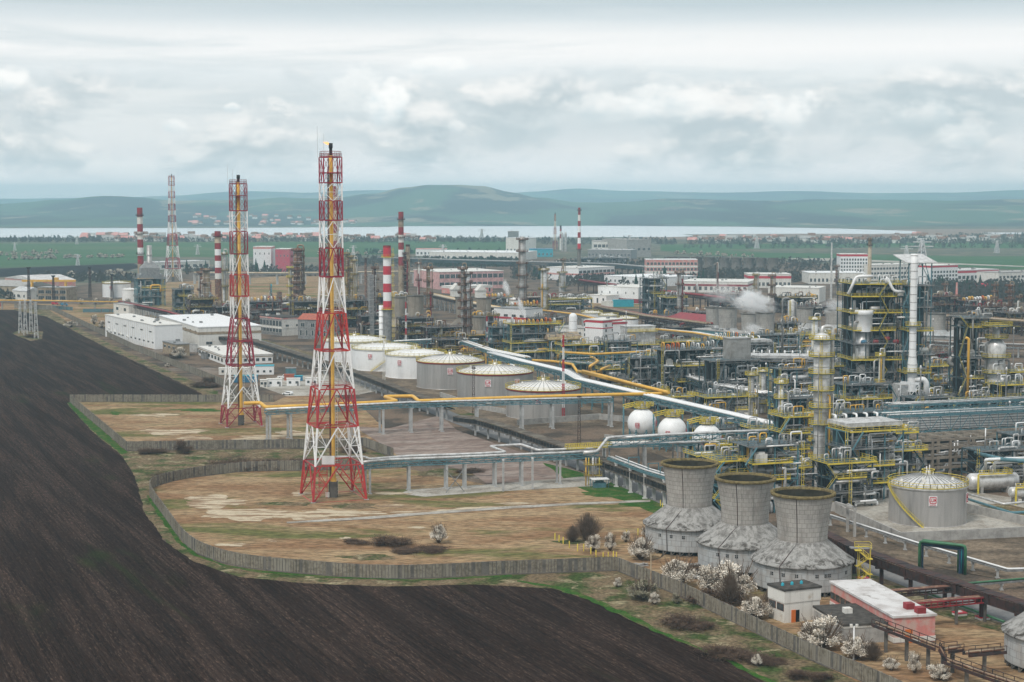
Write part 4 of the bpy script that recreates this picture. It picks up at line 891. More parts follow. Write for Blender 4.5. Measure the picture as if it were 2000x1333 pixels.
mb = MB(); rr0 = P(1098, 872, 9); mb.box(0, 17 * .8, -.9, .9, 0, .12); mb.rail([(0, -.9, .1), (13.6, -.9, .1), (13.6, .9, .1), (0, .9, .1)], 1.3, True, w=.12, sp=1.3)
ob = mb.build('service_platform', 'yellow'); ob.location = P(1106, 878, 9.2); ob.rotation_euler.z = GR; tag(ob, 'long yellow railed platform on top of the silver pipe bridge', 'platform')
# white topped triple rack along the tank row
rack('long white topped pipe rack running diagonally behind the silver dome tanks', [(962, 690), (1022, 706), (1082, 720), (1107, 726), (1135, 742), (1230, 764), (1370, 796), (1440, 812), (1516, 830)], 10, 5.5, [(-2.3, .36, 'white'), (-1.1, .36, 'white'), (.1, .36, 'white'), (1.2, .25, 'silver'), (2.1, .22, 'gsteel')], 'teal', 9, 1.4, 'teal', pw=.4, brace=False, tiers=(-1.9,))
pipe('fat yellow pipe lying beside the white topped rack', [(1306, 767, 11.6), (1240, 751, 11.3), (1180, 735, 11.2), (1138, 725, 11.2)], .6)
# narrow pipe run on tall pale pillars
pr_ = [(1196, 893), (1212, 899), (1262, 918), (1315, 934), (1345, 945)]
o_ = Vector((P(*pr_[0], 7.5).x, P(*pr_[0], 7.5).y, 0))
rack('narrow silver pipe run on pairs of tall pale pillars, left of the big cooling towers', pr_, 7.5, 3.0, [(-1.1, .2, 'silver'), (-.2, .12, 'silver'), (1.0, .17, 'white')], 'palepost', 6, .4, 'teal', pw=.75, postpx=posts_at(pr_, 7.5, (1212, 1240, 1268, 1306), o_))
for i, (x, y) in enumerate(((1238, 905), (1276, 917), (1300, 924))):
    mb = MB()
    for s_ in (-1, 1): mb.beam((s_ * 1.5, 0, -.4), (s_ * 1.5, 0, 1.6), .2)
    mb.beam((-1.6, 0, 1.6), (1.6, 0, 1.6), .2); ob = mb.build('pipe_hoop', 'teal'); ob.location = P(x, y, 7.9); ob.rotation_euler.z = .3
    tag(ob, ['left', 'middle', 'right'][i] + ' one of three blue grey hoops over the pipe run on pale pillars', 'hoop', 'hoops over the pipe run')
# main blue racks at right
rack('wide blue green main pipe rack on concrete pillars, reaching the right edge', [(1722, 812), (1860, 806), (2060, 797)], 15, 9, [(-4 + i * .8, (.14, .2, .1, .17)[i % 4], ('teal', 'silver', 'gsteel', 'dteal')[i % 4], (i % 3) * .25) for i in range(11)], 'post', 11, 4.6, 'teal', pw=.85, tiers=(-1.0, -1.8, -2.6, -3.4, -4.2), walkway=-4.4)
rack('second blue green rack with a walkway, right behind the main pipe rack', [(1735, 792), (1860, 787), (2060, 776)], 15.5, 5, [(-2.2 + i * .55, (.12, .18, .1)[i % 3], ('teal', 'silver', 'gsteel')[i % 3], (i % 2) * .3) for i in range(9)], 'teal', 12, 1.6, 'teal', pw=.5, walkway=None)
t = thing('table_frame', 'dark concrete table frame of beams and pillars under the main pipe rack', 'frame', P(1872, 925), GR)
for zz in (2.6, 5.4, 8.2, 10.6):
    mb = MB()
    for y in (-3, 3, 9): mb.beam((-17, y, zz), (30, y, zz), .5, .7)
    for x in range(-17, 31, 6): mb.beam((x, -3, zz), (x, 9, zz), .4, .5)
    mb.build('beam_grid', 'tanconcrete', t)
for x in range(-17, 31, 6):
    for y in (-3, 3, 9): mb = MB(); mb.box(x - .35, x + .35, y - .35, y + .35, 0, 11); mb.build('pillar', 'tanconcrete', t)
mb = MB(); mb.box(-16, 30, 3.6, 8.6, .1, 10); mb.build('dark_filler_block', 'black', t)  # plain black box added so the depth behind the pillars looks shaded
rq = random.Random(55)
for i in range(34):
    x = rq.uniform(-16, 28); y = rq.uniform(-3.4, 2.6); z = rq.choice((.4, 3, 5.8, 8.6)) + rq.uniform(0, 1.4); L = rq.uniform(3, 9); mb = MB(); q = [(x, y, z), (x + L, y, z)]
    if rq.random() < .7: q += [(x + L, y, z + rq.uniform(1, 4))]
    if rq.random() < .5: q = [(x, y, z - 1.5)] + q
    mb.tube(q, rq.uniform(.12, .32), 8); mb.build('pipe', rq.choice(['silver', 'white', 'teal', 'silver2', 'gsteel']), t)
# far racks
rack('rusty pipe trestle crossing behind the office block towards the far cooling towers', [(1168, 600), (1260, 618), (1385, 634)], 9, 6, [(-2, .5, 'tan'), (-.6, .5, 'rust'), (.8, .5, 'tan'), (2.2, .5, 'dred')], 'drust', 14, 1.5, 'drust', pw=.7)
rack('far dark red pipe trestle behind the white halls, right of the tall far chimney', [(1136, 549), (1260, 566), (1420, 584)], 9, 7, [(-2, .8, 'dred'), (0, .7, 'drust'), (2, .6, 'rust')], 'drust', 22, 1.6, 'drust', pw=.9)
rack('far dark trestle stretching across the plain behind the striped chimneys', [(740, 505), (900, 510), (1200, 518), (1290, 526)], 8, 8, [(-2, .9, 'gsteel'), (1, .9, 'silver'), (3, .7, 'drust')], 'drust', 40, 2, 'dteal', pw=1.2)
rack('thin far rack of white pipes crossing behind the rusty reactor', [(380, 534), (560, 535), (790, 532), (880, 534)], 10, 5, [(-1, .7, 'cream'), (1, .6, 'cream')], 'post', 26, .6, 'gsteel', pw=1.0)
rack('long low yellow pipe rack crossing the brown land at the far left', [(-60, 588), (60, 588.5), (245, 592)], 6, 2, [(0, .45, 'ypipe')], 'gsteel', 24, .3, 'gsteel', pw=.35)
rack('rust red pipe trestle behind the white workshops, going down to the right', [(236, 590), (330, 610), (380, 625)], 7, 6, [(-1.6, .5, 'dred'), (0, .4, 'rust'), (1.6, .4, 'drust')], 'post', 12, 1.2, 'drust', pw=.6)
rack('yellow pipe rack running from the grey silo towards the office block', [(1030, 604), (1130, 616), (1190, 630)], 8, 4, [(-1.3, .5, 'ypipe'), (0, .4, 'cream'), (1.3, .4, 'tan')], 'gsteel', 12, .8, 'gsteel', pw=.5)
rack('rack of yellow and white pipes leaving the louvred box to the right', [(1286, 645), (1360, 652), (1416, 662), (1440, 668)], 11, 6, [(-2.2, .5, 'ypipe'), (-.8, .4, 'silver'), (.6, .4, 'owhite'), (2, .4, 'silver')], 'gsteel', 10, .8, 'gsteel', pw=.5)
rack('blue rack with white pipes level with the white tank roofs', [(770, 668), (890, 662), (935, 664)], 7, 5, [(-1.6, .4, 'silver'), (0, .3, 'white'), (1.6, .3, 'teal')], 'teal', 9, 1.2, 'teal', pw=.5)
rack('white pipe rack with orange risers behind the farthest silver dome tank', [(895, 664), (960, 686), (1030, 700)], 8, 4, [(-1.3, .4, 'white'), (0, .3, 'cream'), (1.3, .4, 'white')], 'ypipe', 9, .8, 'teal', pw=.5)
rack('cream pipe rack with yellow edges right of the pink long hall', [(838, 575), (905, 590), (990, 606)], 9, 6, [(-2, .6, 'cream'), (-.6, .5, 'owhite'), (.8, .5, 'cream'), (2.2, .5, 'ypipe')], 'gsteel', 14, 1.2, 'drust', pw=.7)
rack('low dark rack full of thin pipes at the far right, behind the reactor', [(1815, 668), (1900, 672), (2060, 676)], 6, 9, [(-3, .5, 'silver2'), (-1, .5, 'tan'), (1, .5, 'drust'), (3, .5, 'rust')], 'post', 9, 1.5, 'drust', pw=.6, tiers=(-1.5,))
rack('far rack of tan pipes and yellow strips near the far right edge', [(1830, 618), (1930, 624), (2060, 634)], 8, 8, [(-3, .6, 'tan'), (-1, .6, 'cream'), (1, .5, 'ypipe'), (3, .6, 'rust')], 'drust', 16, 1.5, 'drust', pw=.8)
rack('silver pipe rack right of the right hand reactor, ending at the right edge', [(1925, 748), (1990, 765), (2060, 775)], 10, 5, [(-1.6, .5, 'silver'), (0, .5, 'white'), (1.6, .4, 'silver')], 'gsteel', 9, 1.0, 'teal', pw=.5)
rack('grey pipe rack with silver pipes across the middle of the process area', [(1230, 706), (1330, 730), (1400, 752), (1500, 770)], 8, 7, [(-2.6, .35, 'silver'), (-1.3, .3, 'white'), (0, .35, 'silver'), (1.3, .3, 'gsteel'), (2.6, .3, 'silver')], 'dteal', 9, 1.5, 'dteal', pw=.5, tiers=(-1.8,))
rack('teal latticed pipe bridge with yellow pipes in front of the office block', [(1100, 690), (1160, 694), (1240, 690), (1290, 686)], 12, 5, [(-1.8, .5, 'ypipe'), (-.4, .3, 'silver'), (1.2, .35, 'ypipe')], 'teal', 8, 3.6, 'teal', pw=.5, tiers=(-3.4,))
pipe('curved branching yellow manifold pipe behind the white topped rack', [(1152, 738, 3), (1152, 716, 10), (1168, 706, 10), (1150, 692, 10), (1110, 690, 10)], .6)
pipe('yellow pipe with a rounded hook, right of the branching yellow manifold', [(1174, 738, 3), (1174, 722, 9), (1190, 716, 9)], .6)
pipe('yellow riser pipe lying over the round platform, left hook of the manifold', [(1146, 732, 3), (1148, 727, 5), (1190, 726, 5), (1194, 734, 3)], .5)
# ================================================================== dark cable galleries
def gallery(label, path, z, w=4.0, post='post', sp=9, m='belt', side='black'):
    pts = [P(x, y, z) for x, y in path]; o = Vector((pts[0].x, pts[0].y, 0)); t = thing('cable_gallery', label, 'cable gallery', o); pts = [p - o for p in pts]; rr = random.Random(3)
    def off(d, dz):
        out = []
        for i, p in enumerate(pts):
            a = pts[max(i - 1, 0)]; b = pts[min(i + 1, len(pts) - 1)]; u = (b - a).normalized(); out.append(p + Vector((-u.y, u.x, 0)) * d + Vector((0, 0, dz)))
        return out
    mb = MB()
    a = off(-w / 2, 0); b = off(w / 2, 0)
    for i in range(len(pts) - 1):
        L = (a[i + 1] - a[i]).length; k = max(1, int(L / 3))
        for j in range(k):
            p0, p1, q0, q1 = a[i].lerp(a[i + 1], j / k), a[i].lerp(a[i + 1], (j + .97) / k), b[i].lerp(b[i + 1], j / k), b[i].lerp(b[i + 1], (j + .97) / k); e = Vector((0, 0, rr.uniform(0, .12)))
            vs = [tuple(x + e) for x in (p0, p1, q1, q0)]; mb.add(vs + [(x, y, zz - .22) for x, y, zz in vs], [(0, 1, 2, 3), (7, 6, 5, 4), (0, 4, 5, 1), (1, 5, 6, 2), (2, 6, 7, 3), (3, 7, 4, 0)])
    mb.build('roof_slabs', m, t)
    mb = MB()
    for q in range(6):
        L = off(-w / 2 + .25, -.45 - q * .22)
        for u, v in zip(L, L[1:]): mb.beam(u, v, .3, .16)
    mb.build('cable_bundle', side, t)
    mb = MB()
    for sd in (-1, 1):
        L = off(sd * (w / 2 - .3), -1.9)
        for u, v in zip(L, L[1:]): mb.beam(u, v, .3, .45)
    for sd in (-1,):
        A = off(sd * w / 2, -.2); B = off(sd * w / 2, -1.8)
        for (p, q), (r, s_) in zip(zip(A, A[1:]), zip(B, B[1:])):
            k = max(1, int((q - p).length / 2.2))
            for j in range(k + 1): mb.beam(p.lerp(q, j / k), r.lerp(s_, j / k), .09)
    mb.build('side_frame', 'dconcrete' if m == 'belt' else 'drust', t)
    acc = 0
    for u, v in zip(pts, pts[1:]):
        L = (v - u).length; d = (v - u).normalized(); nn = Vector((-d.y, d.x, 0)); s_ = sp - acc
        while s_ < L:
            c = u + d * s_; mb = MB(); mb.box(c.x - .35, c.x + .35, c.y - .35, c.y + .35, 0, z - 2.5); mb.beam(c - nn * w * .5 + Vector((0, 0, -2.3)), c + nn * w * .5 + Vector((0, 0, -2.3)), .5, .45); mb.build('post', post, t); s_ += sp
        acc = L - (s_ - sp)
gallery('dark cable gallery with black side running past the white tanks, upper stretch', [(497, 665), (600, 696), (700, 727), (760, 750), (826, 775), (880, 790)], 6)
gallery('dark cable gallery, middle stretch starting beside the concrete pad and passing the pipe pillars', [(893, 812), (938, 818), (1000, 836), (1108, 872), (1200, 905), (1290, 938), (1360, 964)], 6)
gallery('dark rusty cable gallery running over the weedy yard right of the cooling towers', [(1590, 1030), (1668, 1067), (1780, 1108), (1880, 1140), (2060, 1196)], 6, 2.8, 'drust', 11, 'drust', 'drust')
gallery('short dark cable gallery crossing behind the second flare tower, near the white low shed', [(410, 655), (500, 664)], 6, 4)
# ================================================================== buildings
def building(label, A, B, depth, h, wallm='owhite', roofm='owhite', rows=(), name='building', cat='building', roof='flat', ridge_h=2.0, trim=None, roofx=None, wm='glass', px=True, side=None):
    a = P(*A) if px else A; b = P(*B) if px else B; d = b - a; L = d.length; rz = atan2(d.y, d.x); t = thing(name, label, cat, a, rz)
    mb = MB(); mb.box(0, L, 0, depth, 0, h); ms = [wallm]
    if side: ms.append(side); mb.m[5] = 1; mb.m[3] = 1
    mb.build('wall', ms, t)
    mb = MB()
    if roof == 'flat':
        mb.box(-.25, L + .25, -.25, depth + .25, h + .003, h + .4); 
        mb.build('roof', roofm, t)
        rr = random.Random(int(A[0] * 7 + h))
        for i in range((0 if name == 'pump_hall' else min(9, int(L / 9)))): mb = MB(); x, y = rr.uniform(1, L - 1), rr.uniform(1, depth - 1); s_ = rr.uniform(.4, .9); mb.box(x - s_, x + s_, y - s_, y + s_, h + .4, h + .6 + s_); mb.build('roof_vent', 'gsteel' if roofm != 'darkroof' else 'owhite', t)
    else:
        e = .5
        if roof == 'gable':      # ridge along x
            vs = [(-e, -e, h), (L + e, -e, h), (L + e, depth + e, h), (-e, depth + e, h), (-e, depth / 2, h + ridge_h), (L + e, depth / 2, h + ridge_h)]; mb.add(vs, [(0, 1, 5, 4), (2, 3, 4, 5), (0, 4, 3), (1, 2, 5), (3, 2, 1, 0)])
        else:
            vs = [(-e, -e, h), (L + e, -e, h), (L + e, depth + e, h), (-e, depth + e, h), (L / 2, -e, h + ridge_h), (L / 2, depth + e, h + ridge_h)]; mb.add(vs, [(0, 1, 4), (1, 2, 5, 4), (2, 3, 5), (3, 0, 4, 5), (3, 2, 1, 0)])
        mb.build('roof', roofm, t)
    if trim:
        for m_, z0, z1 in trim:
            mb = MB(); mb.box(-.12, L + .12, -.12, depth + .12, z0, z1); mb.build('band', m_, t)
    cache = {}
    for face, z0, z1, n, ww in rows:
        Lf = L if face in 'FB' else depth
        for i in range(n):
            c = Lf * (i + .5) / n; w_ = Lf / n * ww
            key = (face, round(w_, 3), z0, z1)
            if key not in cache:
                q = MB(); q.box(-w_ / 2 - .08, w_ / 2 + .08, -.07, .1, -.08, z1 - z0 + .08); f = q.build('window', 'owhite' if wm == 'glass' else 'rust', t)
                q = MB(); k = max(1, round(w_ / 1.4))
                for j in range(k): q.box(-w_ / 2 + w_ * j / k + .05, -w_ / 2 + w_ * (j + 1) / k - .05, -.10, -.075, 0, z1 - z0)
                p_ = q.build('pane', 'glass', f); cache[key] = (f, p_); o = f
            else:
                o = cache[key][0].copy(); S.collection.objects.link(o); p2 = cache[key][1].copy(); S.collection.objects.link(p2); p2.parent = o
            if face == 'F': o.location = (c, 0, z0); o.rotation_euler = (0, 0, 0)
            if face == 'R': o.location = (L, c, z0); o.rotation_euler = (0, 0, pi / 2)
            if face == 'L': o.location = (0, Lf - c, z0); o.rotation_euler = (0, 0, -pi / 2)
            if face == 'B': o.location = (L - c, depth, z0); o.rotation_euler = (0, 0, pi)
    return t, L
# white workshops at left (long side turned to the camera)
t, L = building('big white corrugated workshop, left one of the pair, with a grey stripe of windows', (206, 658), (303, 683), 15, 12.5, 'white', 'owhite', [('F', 8.6, 9.2, 6, .3), ('F', 3.0, 3.8, 12, .4), ('L', 6, 7, 2, .3)], 'workshop', 'workshop')
mb = MB()
for x in range(3, int(L), 4): mb.box(x - .1, x + .1, -.16, 0, 0, 12.3)
for x, z in ((6, 6), (18, 5), (30, 4.4), (44, 3.8), (12, 3)): mb.beam((x, -.3, z), (x + 4, -.3, z - .8), .5, .3)
mb.build('downpipe', 'owhite', t)
t, L = building('big white workshop with a brown window strip, right one of the pair', (312, 654), (388, 681), 34, 11, 'owhite', 'white', [('F', 7.0, 9.0, 8, .3), ('R', 2, 3.4, 3, .3), ('L', 5, 6, 2, .3)], 'workshop', 'workshop', trim=[('tan', 7.2, 8.6)])
building('low white flat roofed shed in front of the pair of white workshops', (388, 694), (437, 713), 24, 4.2, 'white', 'owhite', [('F', 1.2, 2.8, 8, .6), ('R', 1.2, 2.6, 8, .55)], 'shed', 'shed', trim=[('tan', 3.2, 3.6)])
building('small pale block house standing behind the left white workshop', (222, 613), (252, 618), 14, 7, 'owhite', 'concrete', [('F', 3, 5, 2, .3)], 'outbuilding', 'building')
building('brown brick hut with a railing between the two white workshops', (318, 690), (344, 697), 7, 6, 'tan', 'gsteel', [('F', 3.5, 4.6, 3, .5)], 'hut', 'hut')
building('pale concrete shed with a pink roof edge and ribbon windows behind a dark gallery', (508, 652), (551, 657), 14, 10.5, 'gsteel', 'darkroof', [('F', 5.6, 8.6, 7, .85), ('F', 2, 4, 7, .85), ('R', 5, 6.5, 2, .3)], 'plant_building', 'building', trim=[('pink', 9.6, 10.45), ('owhite', 4.2, 5.3)], side='owhite')
building('grey scaffolded building with a rusty red roof, left of the nearest flare tower', (582, 662), (640, 664), 14, 11, 'gsteel', 'redroof', [('F', 7, 9, 3, .4), ('F', 2, 5, 5, .3)], 'plant_building', 'building', 'gable', 3.0)
t, L = building('white office block with red bands and rows of windows, right of the white silo', (1140, 671), (1176, 676), 16, 12.5, 'white', 'owhite', [('F', 1.2, 2.8, 5, .75), ('F', 4.0, 5.6, 5, .75), ('F', 6.8, 8.4, 5, .75), ('F', 9.6, 11.2, 5, .75)], 'office_block', 'office', trim=[('red', 11.4, 12.45)])
building('plain white gable end of the office block with a column of small windows', (1177, 677), (1215, 673), 12, 13.8, 'white', 'owhite', [('F', 1.6, 3.0, 3, .22), ('F', 4.6, 6.2, 3, .22), ('F', 7.6, 9, 3, .22), ('F', 10.4, 11.6, 3, .22)], 'office_wing', 'office', trim=[('red', 12.6, 13.7), ('red', 9.4, 9.9)])
building('low beige annex left of the office block, behind the white silo', (1082, 668), (1140, 671), 18, 8, 'owhite', 'concrete', [('F', 4.6, 6, 4, .3), ('F', 1.5, 3, 4, .3)], 'annex', 'building')
building('white building with a red stripe under a grey roof, behind the steam wisp', (965, 636), (1027, 640), 16, 11, 'white', 'gsteel', [('F', 6, 7.5, 4, .5)], 'plant_building', 'building', trim=[('red', 4.6, 5.8)])
building('long low hall with pink bands and dirty windows, behind the hut topped cooling towers', (858, 566), (983, 563), 60, 15, 'palepink', 'owhite', [('F', 9.5, 13, 12, .85), ('F', 3, 6, 12, .85)], 'factory_hall', 'factory')
building('long low building with turquoise and pink doors in front of the pink banded hall', (890, 575), (962, 572), 20, 6, 'pink', 'owhite', [('F', 1, 4, 6, .3)], 'factory_hall', 'factory', trim=[('owhite', 4.4, 5.9)])
building('white works building with pink window bands, right of the tall far chimney', (1130, 549), (1200, 545), 40, 12, 'white', 'owhite', [('F', 7.0, 9.5, 9, .8), ('F', 2.5, 5, 9, .8)], 'works_building', 'building', trim=[('pink', 5.2, 6.8)])
building('long white flat hall stepping down right of the building with pink window bands', (1180, 556), (1268, 561), 60, 8, 'white', 'white', [('F', 3, 5, 10, .3)], 'factory_hall', 'factory')
building('white shed with a dark red base stripe behind the office block', (1168, 590), (1246, 594), 36, 12, 'white', 'owhite', [('F', 7, 8.6, 5, .12)], 'shed', 'shed', trim=[('dred', 0.4, 3.6)])
building('small white shed with two red doors, left of the white shed with the red base', (1150, 592), (1184, 594), 14, 6, 'white', 'owhite', [('F', .4, 4, 3, .25)], 'shed', 'shed', wm='rust')
building('long pink and white administration building among the conifers', (1262, 546), (1362, 546), 22, 19, 'pink', 'white', [('F', 14, 16.5, 14, .7), ('F', 8.5, 11, 14, .7), ('F', 3, 5.5, 14, .7)], 'administration_building', 'building', trim=[('owhite', 11.6, 13.4), ('owhite', 6, 8)])
building('tall white apartment like tower with a red roof edge, left of the brown steel chimney', (1641, 548), (1694, 548), 20, 25, 'white', 'owhite', [('F', z, z + 1.9, 10, .6) for z in (2, 5.4, 8.8, 12.2, 15.6, 19)], 'tower_block', 'tower block', trim=[('red', 23, 24.9)])
building('wide pale office building with two rows of windows behind the furnace block', (1700, 549), (1782, 547), 24, 15, 'owhite', 'owhite', [('F', z, z + 2, 14, .7) for z in (2, 6, 10.5)], 'office_building', 'office')
building('white five storey block with a red roof edge, right of the furnace block', (1817, 560), (1870, 558), 24, 18.5, 'white', 'owhite', [('F', z, z + 1.9, 9, .6) for z in (1.5, 5, 8.4, 11.8)], 'tower_block', 'tower block', trim=[('red', 16.8, 18.4)])
building('low white hall with a red roof line, right of the five storey block', (1870, 552), (1950, 549), 30, 11, 'white', 'pinkroof', [('F', 3, 6, 10, .7)], 'factory_hall', 'factory', trim=[('red', 8.6, 10.6)])
building('pale long building at the far right edge behind the conifers', (1950, 557), (2050, 553), 26, 11, 'owhite', 'concrete', [('F', 2, 4, 14, .6), ('F', 6, 8, 14, .6)], 'factory_hall', 'factory')
building('small red roofed house in front of the conifers at the right', (1909, 569), (1932, 569), 10, 4, 'owhite', 'red', [('F', 1, 2.6, 3, .4)], 'house', 'house', 'gable', 2.5)
building('white factory with window strips far behind, right of the tall far chimney', (1159, 501), (1223, 501), 50, 20, 'owhite', 'concrete', [('F', 12, 16, 8, .8), ('F', 4, 8, 8, .8)], 'factory_hall', 'factory')
building('grey steaming factory block far behind, right of the white factory', (1224, 503), (1272, 502), 60, 23, 'concrete', 'concrete', [('F', 9, 12, 5, .5)], 'factory_hall', 'factory')
building('low blue grey warehouse strip in front of the far white factory', (1148, 506), (1232, 507), 30, 12, 'gsteel', 'silver', [('F', 4, 7, 12, .5)], 'warehouse', 'warehouse')
building('far grey square works building left of the tallest grey column', (992, 489), (1013, 489), 30, 28, 'gsteel', 'concrete', [('F', 8, 12, 3, .4)], 'works_building', 'building')
building('far white stepped building below the grey square works building', (988, 499), (1016, 500), 30, 24, 'owhite', 'white', [('F', 6, 9, 4, .4)], 'works_building', 'building')
building('very long white low warehouse roof left of the tallest grey column', (838, 508), (1014, 510), 80, 10, 'owhite', 'white', [('F', 2, 5, 16, .4)], 'warehouse', 'warehouse')
building('small blue roofed shed far behind, right of the tallest grey column', (1034, 502), (1080, 502), 30, 10, 'cyan', 'blue', [('F', 2, 5, 6, .4)], 'warehouse', 'warehouse')
building('white and pink silo building behind the yellow flare pipe of the second tower', (495, 530), (530, 530), 30, 26, 'white', 'owhite', [('F', 18, 20, 4, .2)], 'works_building', 'building', trim=[('pink', 24, 25.9)])
building('raspberry red works building with a round mural like white patch, far behind the plants', (538, 531), (566, 531), 30, 24, 'rasp', 'owhite', [('F', 16, 18, 4, .3)], 'works_building', 'building')
building('low white shed with a grey roof far behind the slender flare tower', (300, 528), (410, 524), 30, 8, 'owhite', 'silver', [('F', 2, 5, 9, .5)], 'warehouse', 'warehouse')
building('pink roofed low depot in front of the green field, far behind', (812, 500), (872, 500), 30, 9, 'white', 'pink', [('F', 2, 5, 8, .5)], 'warehouse', 'warehouse')
building('white long roof depot behind the second flare tower', (1330, 571), (1460, 573), 50, 9, 'owhite', 'owhite', [('F', 2, 5, 12, .5)], 'warehouse', 'warehouse', trim=[('dred', 5.4, 7)])
building('white and red striped hall in front of the far ribbed cooling towers', (1462, 563), (1545, 563), 30, 12, 'owhite', 'owhite', [('F', 2, 5, 10, .6)], 'factory_hall', 'factory', trim=[('red', 8.4, 10.6)])
building('white hall between the pale mast stack and the tower block', (1580, 555), (1690, 555), 40, 10, 'owhite', 'white', [('F', 2, 5, 14, .5)], 'factory_hall', 'factory')
building('pale hall left of the pale mast stack', (1500, 590), (1600, 592), 30, 11, 'owhite', 'owhite', [('F', 3, 6, 10, .5)], 'factory_hall', 'factory')
building('low grey hall with a red oxide roof left of the steaming cooling towers', (1300, 640), (1376, 648), 24, 6, 'gsteel', 'dred', [('F', 2, 4, 6, .5)], 'shed', 'shed', 'gable', 3)
building('long grey arched louvre hall in front of the steaming cooling towers', (1352, 668), (1452, 678), 12, 7, 'teal', 'concrete', [('F', 1, 5, 16, .6)], 'louvre_hall', 'building')
building('pink and white gabled factory at the far left edge', (10, 560), (70, 567), 36, 8, 'pink', 'pinkroof', [('F', 3, 5, 5, .3)], 'factory_hall', 'factory', 'gable2', 3.5)
building('long grey roofed building left of the gantry crane', (-60, 575), (46, 580), 30, 8, 'tan', 'concrete', [('F', 2, 4, 6, .3)], 'factory_hall', 'factory', 'gable', 4)
building('low brown office with a band of dark windows behind the yellow gantry crane', (74, 590), (130, 591), 16, 11, 'tan', 'silver2', [('F', 6.5, 9, 4, .8), ('F', 2, 4.6, 4, .8)], 'office_building', 'office')
building('small grey hut right of the yellow gantry crane', (134, 588), (144, 588), 10, 7, 'tan', 'owhite', [('F', 2, 4, 1, .4)], 'hut', 'hut')
building('pale blue gabled shed below the pink and white factory', (24, 585), (52, 587), 14, 7, 'owhite', 'silver', [('F', 2, 4, 3, .3)], 'shed', 'shed', 'gable', 3)
# ---- buildings by the big cooling towers
tb, L = building('two storey cream pump house with a dark flat roof and a bright red door', (1532, 1219), (1601, 1211), 5.6, 6.2, 'owhite', 'darkroof', [('L', 2.4, 3.6, 2, .8)], 'pump_house', 'pump house', trim=[('owhite', 3.9, 6.17), ('dred', 6.19, 6.3)], wm='rust')
mb = MB(); mb.box(1.5, 2.4, -.15, .05, 0, 2.5); mb.build('door', 'orange', tb)
mb = MB(); mb.box(2.45, 3.3, -.04, .02, 0, 2.4); mb.build('doorway', 'gapblack', tb)
for i in range(3): mb = MB(); mb.lathe([(.3, 6.6), (.3, 7.0), (.12, 7.2)], 10, (1.3 + i * 2.1, 2.8)); mb.build('roof_vent', 'cyan', tb)
tp, L = building('long flaking pink pump hall with a pale flat roof and two rusty roof boxes', (1622, 1186), (1745, 1259), 8, 4.8, 'pink', 'pinkroof', [('F', 1.9, 3.1, 12, .85)], 'pump_hall', 'pump hall', wm='rust', trim=[('owhite', .3, 1.2)], side='pink')
for i, (x, y) in enumerate(((L - 4.6, 5), (L - 1.2, 5.6))): mb = MB(); mb.box(x - .8, x + .8, y - .8, y + .8, 5.2, 6.3); mb.build('roof_box', 'dred', tp)
mb = MB(); mb.box(L - .05, L + .12, 2.2, 3.6, 0, 2.6); mb.build('door', 'orange', tp)
building('low roofless concrete annex with a dark wet roof, left of the pink pump hall', (1590, 1222), (1648, 1260), 8, 3.4, 'concrete', 'darkroof', [], 'annex', 'annex', trim=[('owhite', 3.0, 3.38)])
# red brown gantries
for i, (A, B, lab) in enumerate((((1722, 1156), (1884, 1143), 'upper dark red cable gantry behind the pink pump hall'), ((1777, 1178), (1948, 1163), 'lower rust red cable gantry right of the pink pump hall'))):
    a, b = P(*A, 5), P(*B, 5); o = Vector((a.x, a.y, 0)); t = thing('cable_gantry', lab, 'gantry', o); b = b - o; a = a - o; mb = MB(); u = (b - a).normalized(); nn = Vector((-u.y, u.x, 0))
    for s_ in (-1, 1): mb.beam(a + nn * s_ * .8, b + nn * s_ * .8, .2, .3); mb.beam(a + nn * s_ * .8 - Vector((0, 0, 1)), b + nn * s_ * .8 - Vector((0, 0, 1)), .2, .25)
    L = (b - a).length; k = int(L / 1.3)
    for j in range(k + 1): c = a.lerp(b, j / k); mb.beam(c - nn * .8, c + nn * .8, .16); mb.beam(c - nn * .8, c - nn * .8 - Vector((0, 0, 1)), .16)
    mb.build('truss', 'dred' if i else 'drust', t)
    mb = MB(); mb.beam(a + Vector((0, 0, .12)), b + Vector((0, 0, .12)), 1.5, .08); mb.build('cover_plate', 'rust', t)
    for j in range(3): c = a.lerp(b, .2 + j * .33); mb = MB(); mb.box(c.x - .25, c.x + .25, c.y - .25, c.y + .25, 0, 4); mb.build('post', 'dconcrete', t)
